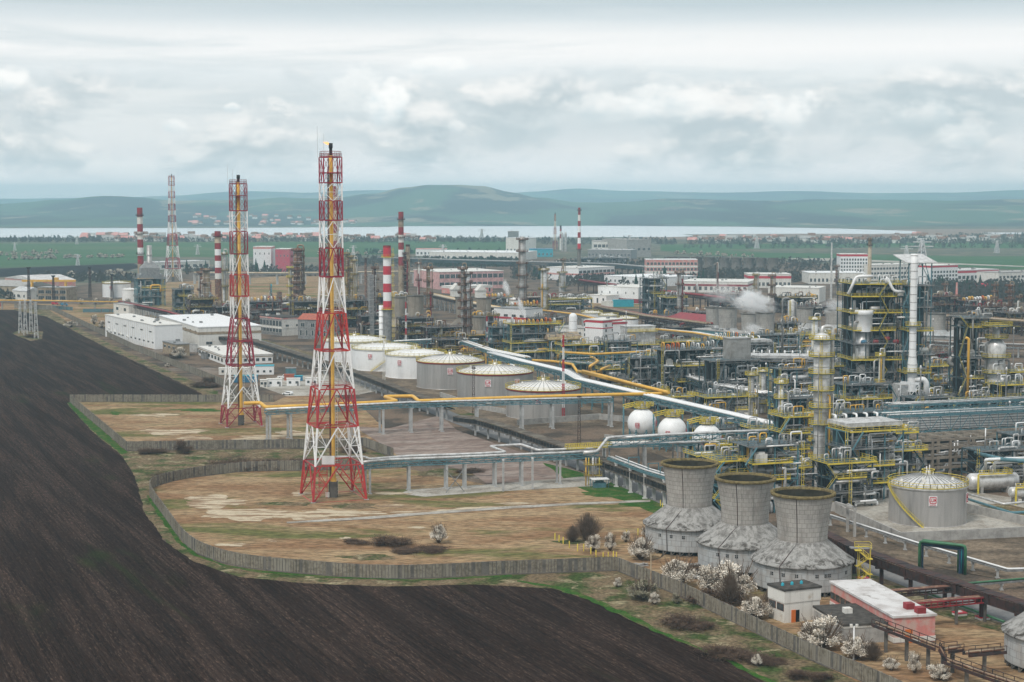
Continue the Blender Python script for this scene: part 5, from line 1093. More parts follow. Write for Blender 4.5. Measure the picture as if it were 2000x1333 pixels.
def trestle(label, path, z, m='drust', sp=7, postm='dconcrete', w=1.8, name='pipe_trestle'):
    pts = [P(x, y, zz) for (x, y), zz in zip(path, z)]; o = Vector((pts[0].x, pts[0].y, 0)); t = thing(name, label, 'pipe trestle', o); pts = [p - o for p in pts]
    mb = MB()
    for a, b in zip(pts, pts[1:]):
        u = (b - a).normalized(); nn = Vector((-u.y, u.x, 0)); L = (b - a).length; k = max(1, int(L / 2.2))
        for s_ in (-1, 1):
            mb.beam(a + nn * s_ * w / 2, b + nn * s_ * w / 2, .25, .5); mb.beam(a + nn * s_ * w / 2 + Vector((0, 0, 1.1)), b + nn * s_ * w / 2 + Vector((0, 0, 1.1)), .1)
            for j in range(k + 1): c = a.lerp(b, j / k) + nn * s_ * w / 2; mb.beam(c, c + Vector((0, 0, 1.1)), .1)
    mb.build('walkway', m, t)
    for q, r, mm in ((-.5, .14, 'rust'), (0, .2, 'tan'), (.5, .14, 'drust')):
        mb = MB(); mb.tube([p + Vector((0, q, .4)) for p in pts], r, 8); mb.build('pipe', mm, t)
    for a, b in zip(pts, pts[1:]):
        L = (b - a).length; k = max(1, round(L / sp))
        for j in range(k): c = a.lerp(b, (j + .5) / k); mb = MB(); mb.box(c.x - .28, c.x + .28, c.y - .28, c.y + .28, 0, c.z - .25); mb.build('post', postm, t)
trestle('rusty railed pipe trestle in front of the pink pump hall, running to the lower right', [(1711, 1220), (1835, 1268), (1848, 1292), (1930, 1322), (2040, 1358)], [4.4, 4.4, 2.4, 2.4, 2.4])
trestle('short rusty portal of pipes at the lower right, beside the cut off cooling tower', [(1846, 1272), (1876, 1268)], [4, 4], sp=3)
trestle('low rusty pipe trestle reaching the cut off cooling tower', [(1886, 1279), (1960, 1272)], [4, 4], sp=8)
# green portal
t = thing('pipe_portal', 'green and blue pipe portal arching over the service road', 'pipe portal', P(1794, 1112))
w_ = (P(1883, 1122) - P(1794, 1112)); h_ = zat(1056, P(1794, 1112).y)
for i, (m, r, dy, dh) in enumerate((('green', .33, -.7, 0), ('navy', .26, .0, -.5), ('cyan', .16, .5, -.8), ('white', .12, .9, -.4), ('green', .2, 1.3, -.1))):
    mb = MB(); mb.tube([(i * .25, dy, .1), (i * .25, dy, h_ + dh), (w_.x - i * .25, w_.y + dy, h_ + dh), (w_.x - i * .25, w_.y + dy, .1)], r, 10); mb.build('pipe', m, t)
mb = MB()
for x, y in ((.9, 0), (w_.x - .9, w_.y)):
    mb.beam((x, y + .4, 0), (x, y + .4, h_ - 1), .35); mb.beam((x, y + 1.6, 0), (x, y + 1.6, h_ - 1), .35)
mb.beam((.9, .4, h_ - 1), (w_.x - .9, w_.y + .4, h_ - 1), .3, .4); mb.build('frame', 'navy', t)
rack('thin white pipe on small concrete posts, passing behind the green portal', [(1622, 1008), (1790, 1062), (1968, 1114), (2060, 1112)], 2.4, .8, [(0, .2, 'white'), (.4, .1, 'silver')], 'post', 8, .1, 'gsteel', pw=.45, double=False, cat='pipe run', name='pipe_run')
rack('low green pipe run on small posts below the white pipe, at the right edge', [(1890, 1142), (2060, 1128)], 1.8, .8, [(0, .2, 'green')], 'post', 8, .1, 'gsteel', pw=.4, double=False, cat='pipe run', name='pipe_run')
pipe('pale green pipe lying diagonally under the rust red gantries', [(1810, 1158, 1.2), (1900, 1192, 1.2), (1962, 1215, 1.2)], .25, 'green')
t = thing('concrete_portal', 'tall bare concrete portal frame right of the nearest cooling tower', 'portal frame', P(1655, 1040)); mb = MB()
d = P(1669, 1050) - P(1655, 1040); hh = zat(985, P(1655, 1040).y)
for c in (Vector((0, 0, 0)), d): mb.box(c.x - .3, c.x + .3, c.y - .3, c.y + .3, 0, hh)
mb.beam((-2.5, -.5 + 3, hh), d + Vector((.3, 0, hh)), .5, .5); mb.beam((0, 0, hh), d + Vector((0, 0, hh)), .45, .5); mb.build('frame', 'concrete', t)
for i, (x, y, lab) in enumerate(((1874, 1203, 'left pink and white concrete manhole cap on the weedy yard'), (1919, 1211, 'right pink and white concrete manhole cap on the weedy yard'), (1686, 1135, 'pink manhole cap behind the yellow stairs of the nearest cooling tower'))):
    mb = MB(); mb.box(-1.1, 1.1, -.9, .9, 0, .55, 1); mb.box(-1.15, 1.15, -.95, .95, .55, .75, 0); mb.box(-.4, .4, -.4, .4, .75, .9, 1); ob = mb.build('manhole_cap', ['red', 'owhite']); ob.location = P(x, y); ob.rotation_euler.z = GR; tag(ob, lab, 'manhole', 'pink and white manhole caps')
# small things by the wall
def lamp(label, x, y, h, m='gsteel', name='lamp_mast', heads=3, lat=0.0):
    c = P(x, y); t = thing(name, label, 'lamp post', c); mb = MB()
    if lat:
        for z in range(0, int(h), 2):
            k0, k1 = lat * (1 - .5 * z / h), lat * (1 - .5 * (z + 2) / h)
            cs0 = [(k0, k0, z), (-k0, k0, z), (-k0, -k0, z), (k0, -k0, z)]; cs1 = [(k1, k1, z + 2), (-k1, k1, z + 2), (-k1, -k1, z + 2), (k1, -k1, z + 2)]
            for q in range(4): mb.beam(cs0[q], cs1[q], .12 if lat < 1 else .14); mb.beam(cs0[q], cs1[(q + 1) % 4], .08); mb.beam(cs1[q], cs1[(q + 1) % 4], .08)
    else: mb.lathe([(.16, 0), (.10, h)], 8)
    mb.build('mast', m, t)
    mb = MB()
    for q in range(heads): a = 2 * pi * q / heads; mb.box(cos(a) * .5 - .22, cos(a) * .5 + .22, sin(a) * .5 - .2, sin(a) * .5 + .2, h - .1, h + .35); mb.beam((0, 0, h), (cos(a) * .5, sin(a) * .5, h), .08)
    mb.build('lamp_head', 'owhite' if not lat else 'drust', t); return t
lamp('white lamp post standing in front of the blossoming shrubs by the panel wall', 1667, 1290, 6.0, 'white', heads=2)
lamp('dark lattice lamp mast in front of the middle silver dome tank', 925, 838, zat(720, P(925, 838).y), 'drust', heads=5, lat=.55)
lamp('lattice lamp mast between the farthest silver dome tank and the white tanks', 750, 745, zat(660, P(750, 745).y), 'owhite', heads=4, lat=.5)
lamp('dark lattice mast standing between the yellow pipe bridge and the silver pipe bridge', 1131, 880, zat(776, P(1131, 880).y), 'drust', heads=4, lat=.55)
lamp('plain wooden pole between the wall corner and the left cooling tower', 1271, 1150, 7.5, 'tan', heads=0, name='pole')
for i, (x, b, tp_, lab) in enumerate(((951, 690, 618, 'slim red and white lattice mast rising behind the farthest silver dome tank'), (1100, 820, 655, 'tall red and white lattice mast rising behind the nearest silver dome tank'), (968, 690, 656, 'short faded red and white mast beside the slim one'), (793, 680, 590, 'faded red and white mast right of the thickest striped chimney'), (918 - 84, 690, 630, 'faded red and white mast left of the tan columns'))):
    c = P(x, b); H_ = zat(tp_, c.y); t = thing('lattice_mast', lab, 'mast', c); k = 7; a = .62 if x != 968 else .9
    for q in range(k):
        mb = MB(); lattice(mb, H_ * q / k, a * (1 - .55 * q / k), H_ * (q + 1) / k, a * (1 - .55 * (q + 1) / k), 0, .09, .045, 'X'); mb.build('mast_section', 'red' if q % 2 == 0 else 'white', t)
    mb = MB(); mb.beam((0, 0, H_), (0, 0, H_ + 6), .1); mb.build('rod', 'owhite', t)
# power pylons in the field
for i, (x, y, tp_, lab) in enumerate(((40, 652, 588, 'left pale lattice pylon on the grassy island in the ploughed field'), (50, 656, 587, 'pale lattice pylon, second from the left on the grassy island'), (71, 662, 590, 'nearest pale lattice pylon on the grassy island in the ploughed field'), (61, 650, 586, 'rear pale lattice pylon on the grassy island, half hidden'))):
    c = P(x, y); H_ = zat(tp_, c.y); t = thing('power_pylon', lab, 'pylon', c, 0, 'pylons on the grassy island'); mb = MB(); k = 6
    for q in range(k): lattice(mb, H_ * q / k, 1.5 * (1 - .7 * q / k), H_ * (q + 1) / k, 1.5 * (1 - .7 * (q + 1) / k), 0, .15, .08, 'V', ang=.5)
    mb.build('lattice_body', 'silver', t); mb = MB()
    for z_ in (H_ * .76, H_ * .88, H_ * .98): mb.beam((-1.3, 0, z_), (1.3, 0, z_), .09)
    mb.build('cross_arm', 'silver', t)
# far dark masts
for i, (x, b, tp_, lab) in enumerate(((57, 596, 526, 'thick dark lattice mast in front of the yellow gantry crane'), (105, 592, 542, 'thin dark mast behind the yellow gantry crane'), (176, 582, 525, 'dark lattice mast right of the yellow gantry crane'), (219, 582, 539, 'dark lattice mast in front of the far left white tank'))):
    c = P(x, b); H_ = zat(tp_, c.y); t = thing('lattice_mast', lab, 'mast', c); mb = MB(); k = 8
    for q in range(k): lattice(mb, H_ * q / k, 1.5 * (1 - .5 * q / k), H_ * (q + 1) / k, 1.5 * (1 - .5 * (q + 1) / k), 0, .3, .16, 'X')
    mb.build('mast_body', 'drust', t); mb = MB(); mb.lathe([(.5, H_), (1.6, H_ + .8), (1.6, H_ + 1.4)], 10); mb.build('lamp_gallery', 'black', t)
# gantry cranes
for i, (x0, x1, yb, yt, lab) in enumerate(((62, 128, 580, 549, 'rear yellow gantry crane with a long double beam'), (87, 131, 590, 570, 'front yellow gantry crane standing before the brown office'))):
    a, b = P(x0, yb), P(x1, yb); t = thing('gantry_crane', lab, 'gantry crane', a); d = b - a; h_ = zat(yt, a.y)
    mb = MB(); e = d * (.28 if not i else .1)
    for dy in (0, 3.5): mb.beam(-e + Vector((0, dy, h_)), d + e + Vector((0, dy, h_)), 1.2, 1.5)
    mb.build('bridge_beam', 'ypipe', t)
    for c in (Vector((0, 0, 0)), d):
        mb = MB(); mb.beam(c + Vector((0, -1.5, 0)), c + Vector((0, .5, h_)), 1.2); mb.beam(c + Vector((0, 5, 0)), c + Vector((0, 3, h_)), 1.2); mb.beam(c + Vector((0, -2, .6)), c + Vector((0, 5.5, .6)), 1); mb.beam(c + Vector((0, -1, h_ * .5)), c + Vector((0, 4, h_ * .5)), .7); mb.build('leg', 'ypipe', t)
    mb = MB(); c = d * .7; mb.box(c.x - 2, c.x + 2, -.5, 4, h_ + .8, h_ + 2.6); mb.build('trolley', 'ypipe', t)
# site cabins, containers, vehicles
def cabin(label, x, y, L, D_, h, m, rz=0.1, roof='owhite', win=2, name='site_cabin', cat='cabin'):
    t = thing(name, label, cat, P(x, y), rz); mb = MB(); mb.box(-L / 2, L / 2, 0, D_, .15, h); mb.build('body', m, t); mb = MB(); mb.box(-L / 2 - .15, L / 2 + .15, -.15, D_ + .15, h, h + .18); mb.build('roof', roof, t)
    for q in range(win): mb = MB(); xx = -L / 2 + L * (q + .5) / win; mb.box(xx - .5, xx + .5, -.06, .02, 1.2, 2.2); mb.build('window', 'glass', t)
    if name == 'site_cabin': mb = MB(); mb.box(L / 2 - 1.3, L / 2 - .5, -.05, .02, .2, 2.1); mb.build('door', 'gsteel', t)
cabin('left white site cabin in the row beside the yellow pipe', 536, 756, 6.4, 3, 3.2, 'white')
cabin('middle white site cabin in the row beside the yellow pipe', 573, 755, 5.6, 3, 3.2, 'white')
cabin('right white site cabin, half behind the nearest flare tower', 608, 754, 5.0, 3, 3.2, 'white')
cabin('pale grey small cabin left of the row of white cabins', 515, 757, 3.0, 3, 3, 'owhite')
cabin('green grey open garage box behind the white pickup', 568, 735, 4.6, 4, 3.4, 'teal', roof='gsteel', win=0, name='garage_box', cat='garage')
cabin('rust red container behind the middle white site cabin', 565, 744, 4.4, 2.5, 2.6, 'redroof', roof='redroof', win=0, name='container', cat='container')
cabin('bright blue tarpaulin covered stack right of the red container', 583, 745, 3.6, 2.5, 2.2, 'blue', roof='cyan', win=0, name='covered_stack', cat='stack')
cabin('long bright blue container seen through the foot of the second flare tower', 480, 748, 10, 3, 3, 'blue', roof='cyan', win=0, name='container', cat='container')
cabin('white shed with a pale blue roof behind the row of site cabins', 516, 733, 8.5, 6, 4, 'white', roof='cyan', win=3, name='shed', cat='shed')
cabin('long white trailer behind the foot of the second flare tower', 458, 733, 14, 4, 3, 'owhite', win=4, name='trailer', cat='trailer')
cabin('turquoise container on the brown land behind the office block', 1218, 600, 15, 5, 5, 'cyan', roof='cyan', win=0, name='container', cat='container')
cabin('white container left of the turquoise container', 1192, 600, 12, 5, 4, 'owhite', win=0, name='container', cat='container')
cabin('grey transformer box between the white workshops', 375, 689, 5, 4, 4, 'silver', roof='silver2', win=0, name='transformer', cat='transformer')
cabin('dark grey kiosk beside the low white shed', 398, 702, 3, 3, 3, 'gsteel', roof='darkroof', win=0, name='kiosk', cat='kiosk')
t = thing('skid_unit', 'small green pump skid with a white canopy at the foot of the silver pipe bridge', 'pump skid', P(1171, 953), .2); mb = MB(); mb.box(-2.4, 2.4, -1.6, 1.6, 2.4, 2.6); mb.build('canopy', 'white', t); mb = MB(); mb.box(-1.6, 1.6, -1.1, 1.1, .1, 1.5); mb.drum((-1, 0, 1.8), (1, 0, 1.8), .4); mb.build('machine', 'teal', t); mb = MB()
for x in (-2.2, 2.2):
    for y in (-1.4, 1.4): mb.beam((x, y, 0), (x, y, 2.4), .15)
mb.build('frame', 'teal', t)
t = thing('riser_tower', 'cluster of yellow caged ladders and risers at the right end of the silver bridge', 'riser tower', P(1158, 950), .2)
for i, (x, m) in enumerate(((-2, 'ypipe'), (-1.2, 'yellow'), (0, 'silver'), (.8, 'gsteel'), (1.8, 'yellow'))): mb = MB(); mb.tube([(x, 0, 0), (x, 0, 8)], .18 if m != 'yellow' else .1, 8); mb.build('riser', m, t)
for z_ in (3, 6): mb = MB(); mb.rail([(-2.4, -1, z_), (2.4, -1, z_), (2.4, 1, z_), (-2.4, 1, z_)], 1.1, True, w=.06); mb.box(-2.4, 2.4, -1, 1, z_ - .1, z_); mb.build('platform', 'dyellow', t)
def car(label, x, y, m, rz, kind='pickup'):
    t = thing('parked_' + kind, label, kind, P(x, y), rz)
    if kind == 'pickup': prof = [(-2.5, .5), (-2.5, 1.15), (-.2, 1.15), (.1, 1.75), (1.1, 1.75), (1.6, 1.15), (2.5, 1.0), (2.5, .5)]
    elif kind == 'van': prof = [(-2.6, .5), (-2.6, 2.2), (1.3, 2.2), (2.0, 1.3), (2.6, 1.1), (2.6, .5)]
    else: prof = [(-2.1, .45), (-2.1, 1.0), (-1.6, 1.45), (.5, 1.45), (1.1, .98), (2.1, .85), (2.1, .45)]
    n = len(prof); mb = MB(); vs = [(a, -.9, z) for a, z in prof] + [(a, .9, z) for a, z in prof]; mb.add(vs, [tuple(range(n)), tuple(range(2 * n - 1, n - 1, -1))] + [(i, i + n, (i + 1) % n + n, (i + 1) % n) for i in range(n)]); mb.build('body', m, t)
    mb = MB(); z0, z1 = (1.2, 1.62) if kind == 'pickup' else ((1.35, 2.0) if kind == 'van' else (1.02, 1.36)); x0, x1 = (.0, 1.15) if kind != 'car' else (-1.4, .5)
    mb.box(x0, x1, -.93, .93, z0, z1); mb.build('side_windows', 'glass', t)
    for a in (-1.6, 1.6) if kind != 'car' else (-1.3, 1.3):
        for b in (-.85, .85): mb = MB(); mb.tube([(a, b - .1, .36), (a, b + .1, .36)], .36, 12); mb.build('wheel', 'black', t)
car('white pickup truck parked in front of the green grey garage box', 553, 740, 'white', .2)
car('small white car parked on the sand near the yellow pipe', 562, 772, 'white', 2.8, 'car')
car('white van parked under the front yellow gantry crane', 120, 588, 'white', 0, 'van')
car('red truck like van parked on the brown land below the gantry cranes', 108, 596, 'red', .1, 'van')
car('blue van parked right of the red one on the brown land', 126, 598, 'blue', .1, 'van')
car('white car parked at the far left of the yard, near the field corner', 90, 588, 'white', .1, 'car')
# yellow marker posts
pts = [(1084, 1056), (1092, 1060), (1100, 1064), (1112, 1072), (1128, 1078), (1140, 1078), (1154, 1084), (1164, 1090), (1178, 1094), (1188, 1094), (1204, 1094), (1198, 1092)]
pr0 = None
for i, (x, y) in enumerate(pts):
    if pr0 is None:
        t = thing('marker_post', 'thin yellow marker post in the dry grass by the bare bush', 'marker post', P(x, y), 0, 'yellow marker posts'); mb = MB(); mb.lathe([(.12, 0), (.12, 1.7), (.05, 1.8)], 8); mb.build('pole', 'yellow', t); pr0 = t
    else: copy_tree(pr0, P(x, y), 0)
for i, (x, y) in enumerate([(1290, 990), (1294, 996), (1296, 1003), (1224, 1050), (1246, 1047), (1266, 1047)]): copy_tree(pr0, P(x, y), 0, label='thin yellow marker post near the left cooling tower')
for i, (x, y, L, rz, lab) in enumerate(((1342, 1108, 7, .2, 'pile of pale broken planks beside the left blossoming thicket'), (1352, 1130, 7, -.3, 'pile of broken concrete slabs in front of the blossoming thicket'), (1240, 1106, 5, .1, 'small heap of pale rubble by the wall corner'))):
    mb = MB(); rr = random.Random(i)
    for q in range(12): a = rz + rr.uniform(-.3, .3); x0, y0 = rr.uniform(-1.5, 1.5), rr.uniform(-1.2, 1.2); mb.beam((x0 - cos(a) * L / 3, y0 - sin(a) * L / 3, .1 + q * .03), (x0 + cos(a) * L / 3, y0 + sin(a) * L / 3, .25 + q * .04), .5, .12)
    ob = mb.build('rubble_pile', 'concrete'); ob.location = P(x, y); tag(ob, lab, 'rubble')
# ================================================================== process structures
STY = {'new': dict(fr='teal', rl='yellow', dk='dteal', pipes=['silver', 'silver', 'white', 'gsteel', 'silver2', 'silver', 'ypipe'], ves=['silver', 'silver2', 'silver', 'owhite'], blk='dteal'),
       'dark': dict(fr='dteal', rl='yellow', dk='dteal', pipes=['silver', 'silver2', 'gsteel', 'white', 'silver'], ves=['silver2', 'silver', 'silver2'], blk='black'),
       'old': dict(fr='drust', rl='dyellow', dk='drust', pipes=['silver2', 'tan', 'owhite', 'rust', 'gsteel', 'ypipe'], ves=['tan', 'silver2', 'owhite', 'rust'], blk='drust'),
       'rust': dict(fr='drust', rl='rust', dk='drust', pipes=['rust', 'tan', 'dred', 'silver2', 'owhite'], ves=['rust', 'tan', 'rust', 'silver2'], blk='drust')}
def unit(label, cx, base, wpx, top, dm, nl, sty='new', topk='pipes', seed=0, dens=1.0, name='process_unit', rz=GR, zl=None, face=1.0, cat='process unit'):
    s = STY[sty]; c = P(cx, base); k = pm(c.y); W = wpx * k / cos(rz); Hh = zat(top, c.y); t = thing(name, label, cat, c, rz); rr = random.Random(int(cx * 13 + base)); x0, x1 = -W / 2, W / 2
    far = c.y > 950; bw = .32 if not far else .45
    if zl is None: zl = [Hh * (i + 1) / nl for i in range(nl)]
    nx = max(2, round(W / 5.5)); ny = max(1, round(dm / 6)); xs = [x0 + W * i / nx for i in range(nx + 1)]; ys = [dm * i / ny for i in range(ny + 1)]
    mb = MB()
    for x in xs:
        for y in ys: mb.box(x - bw / 2, x + bw / 2, y - bw / 2, y + bw / 2, 0, zl[-1])
    for z in zl:
        for y in ys: mb.beam((x0, y, z), (x1, y, z), bw * .8, bw * 1.1)
        for x in xs: mb.beam((x, 0, z), (x, dm, z), bw * .7, bw)
    zz = [0] + zl
    for a, b in zip(zz, zz[1:]):
        for i in range(nx):
            if rr.random() < .3: mb.beam((xs[i], 0, a), (xs[i + 1], 0, b), bw * .5)
            if rr.random() < .2: mb.beam((xs[i + 1], 0, a), (xs[i], 0, b), bw * .5)
        for j in range(ny):
            if rr.random() < .4: mb.beam((x0, ys[j], a), (x0, ys[j + 1], b), bw * .5)
    mb.build('frame', s['fr'], t)
    rw = .085 if not far else .13
    for i, z in enumerate(zl):
        e0, e1 = rr.uniform(0, 1.4), rr.uniform(0, 1.4); ef = rr.uniform(.2, 1.3)
        mb = MB(); q0 = x0 - e0 + (W * rr.choice((0, 0, .25)) if i < nl - 1 else 0); q1 = x1 + e1 - (W * rr.choice((0, 0, .25)) if i < nl - 1 else 0)
        mb.box(q0, q1, -ef, dm, z + .06, z + .2); pl = mb.build('platform', s['dk'], t)
        mb = MB(); mb.rail([(q0, dm * .9, z + .2), (q0, -ef, z + .2), (q1, -ef, z + .2), (q1, dm * .9, z + .2)], 1.15, w=rw, sp=1.6 if not far else 3); mb.beam((q0, -ef - .02, z + .1), (q1, -ef - .02, z + .1), .08, .3); mb.build('railing', s['rl'] if rr.random() < .6 else 'gsteel', pl)
    # plant on every floor
    nv = 0
    for i, (a, b) in enumerate(zip(zz, zz[1:])):
        hgt = b - a
        mb = MB(); mb.box(x0 + W * .08, x1 - W * .08, dm * .55, dm * .9, a + .3, b - .5); mb.build('dark_filler_block', s['blk'], t)  # plain dark box added to shade the interior and block bright ground behind
        for q in range(max(1, int(W / 6 * dens))):
            x = rr.uniform(x0 + 1, x1 - 1.5); y = rr.uniform(.8, dm * .5); mb = MB(); u = rr.random(); m_ = rr.choice(s['ves'])
            if u < .45:
                r = min(hgt * .28, rr.uniform(.5, 1.1)); L = rr.uniform(3, 6); mb.drum((max(x0 + .5, x - L / 2), y, a + r + .7), (min(x1 - .5, x + L / 2), y, a + r + .7), r, 12)
                for sx_ in (-L * .25, L * .25): mb.box(x + sx_ - .2, x + sx_ + .2, y - r * .7, y + r * .7, a + .2, a + r)
                mb.build('horizontal_vessel', m_, t)
            elif u < .8: r = rr.uniform(.4, .9); mb.drum((x, y, a + .6), (x, y, a + max(1.6, hgt * .75)), r, 12); mb.build('vertical_vessel', m_, t)
            else: w2 = rr.uniform(.8, 1.8); mb.box(x - w2, x + w2, y - .8, y + .8, a + .2, a + min(hgt * .7, 2.4)); mb.box(x - w2 * .6, x + w2 * .6, y - .5, y + .5, a + min(hgt * .7, 2.4), a + min(hgt * .8, 2.9)); mb.build('machine', rr.choice(['gsteel', 'silver2', 'owhite', 'dteal']), t)
    npipe = min(70, int(dens * (W * zl[-1]) / (6.5 if not far else 16)) + 8)
    for q in range(npipe):
        x = rr.uniform(x0, x1); z = rr.uniform(.5, zl[-1] + .6); y = rr.uniform(-.9, dm * .45); r = rr.choice((.12, .15, .2, .28, .38)) * (1.0 if not far else 1.7); pts = [(x, y, z)]
        u = rr.random()
        if u < .4: L = rr.uniform(2.5, 8); x2 = min(x1 + 1.5, x + L); pts = [(x, y, max(.3, z - rr.uniform(1, 5))), (x, y, z), (x2, y, z)] + ([(x2, y, max(.2, z - rr.uniform(1, 6)))] if rr.random() < .5 else [])
        elif u < .7: pts = [(x, y, max(.2, z - rr.uniform(4, 12))), (x, y, z)] + ([(x + rr.choice((-1, 1)) * rr.uniform(.8, 2), y, z)] if rr.random() < .5 else [(x, y + 2, z)])
        else: L = rr.uniform(4, W * .9); x = min(x, x1 - L * .5); pts = [(max(x0 - 1, x), y, z), (min(x1 + 1, x + L), y, z), (min(x1 + 1, x + L), y + 2, z)]
        mb = MB(); mb.tube(pts, r, 8); mb.build('pipe', rr.choice(s['pipes']), t)
    # ladders / stairs on the front
    for q in range(1 if W < 12 else 2):
        mb = MB(); xx = rr.choice((x0 - .9, x1 + .9, rr.uniform(x0, x1))); 
        if q == 0:
            for i, (a, b) in enumerate(zip(zz, zz[1:])):
                d_ = (1 if i % 2 else -1) * min(1.0, (b - a) * .28); mb.beam((xx - 1.6 * d_, -1.5, a + .1), (xx + 1.6 * d_, -1.5, b + .1), .7, .1, 1); mb.beam((xx - 1.6 * d_, -1.9, a + 1.1), (xx + 1.6 * d_, -1.9, b + 1.1), .08); mb.beam((xx - 1.6 * d_, -1.1, a + 1.1), (xx + 1.6 * d_, -1.1, b + 1.1), .08)
            mb.build('stairs', [s['rl'] if rr.random() < .5 else 'gsteel', s['fr']], t)
        else:
            for dx in (-.35, .35): mb.beam((xx + dx, -1, 0), (xx + dx, -1, zl[-1] + 1), .1)
            for z in range(1, int(zl[-1])): mb.beam((xx - .35, -1, z), (xx + .35, -1, z), .08); mb.beam((xx - .35, -1.6, z), (xx + .35, -1.6, z), .08) if z % 2 else None
            mb.build('ladder', s['rl'], t)
    z = zl[-1] + .2
    if topk == 'cooler':
        n = max(2, int(W / 4.5))
        for i in range(n):
            a, b = x0 + W * i / n + .06, x0 + W * (i + 1) / n - .06; mb = MB(); mb.box(a, b, .3, dm - .3, z + .9, z + 2.0); 
            for j in range(2): mb.lathe([(1.4, z + .3), (1.6, z + .9)], 16, ((a + b) / 2, dm * (.28 + .44 * j)))
            for j in range(5): mb.beam((a, .3 + (dm - .6) * j / 4, z + 2.02), (b, .3 + (dm - .6) * j / 4, z + 2.02), .12)
            mb.build('air_cooler', 'silver' if sty != 'old' else 'silver2', t)
        mb = MB()
        for q in range(int(W / 1.6)): x = x0 + .8 + q * 1.6; mb = MB(); mb.tube([(x, dm - .8, z + 2), (x, dm - .8, z + 3.0), (x, dm + 1, z + 3)], .3, 8); mb.build('header_pipe', 'white', t) if q % 2 else None
    elif topk == 'box':
        mb = MB(); mb.box(x0 + W * .45, x1 - W * .12, dm * .2, dm * .8, z, z + 8); mb.box(x0 + W * .43, x1 - W * .1, dm * .18, dm * .82, z + 8, z + 8.3)
        for q in range(5): mb.box(x0 + W * .45 - .05, x1 - W * .12 + .05, dm * .2 - .06, dm * .8, z + 1.3 * q + .8, z + 1.3 * q + .9)
        mb.build('fin_box', 'silver2', t)
    elif topk == 'yellowpipes':
        for q in range(int(W / 2.2)): x = x0 + 1 + q * 2.2; mb = MB(); h2 = rr.uniform(1.6, 3.2); mb.tube([(x, 1.5, z), (x, 1.5, z + h2), (x, 3.6, z + h2), (x, 3.6, z)], .28 if not far else .45, 8); mb.build('vent_loop', rr.choice(['ypipe', 'ypipe', 'white', 'silver', 'orange']), t)
    else:
        for q in range(int(W / 2.4) + 2):
            x = rr.uniform(x0, x1 - 1.2); y = rr.uniform(.5, dm * .6); h2 = rr.uniform(1.2, 3.6); mb = MB(); x2 = x + rr.uniform(.8, 3.5)
            mb.tube([(x, y, z), (x, y, z + h2), (x2, y, z + h2), (x2, y, z)], (.2 if not far else .36), 8); mb.build('pipe', rr.choice(s['pipes']), t)
    return t, W, zl
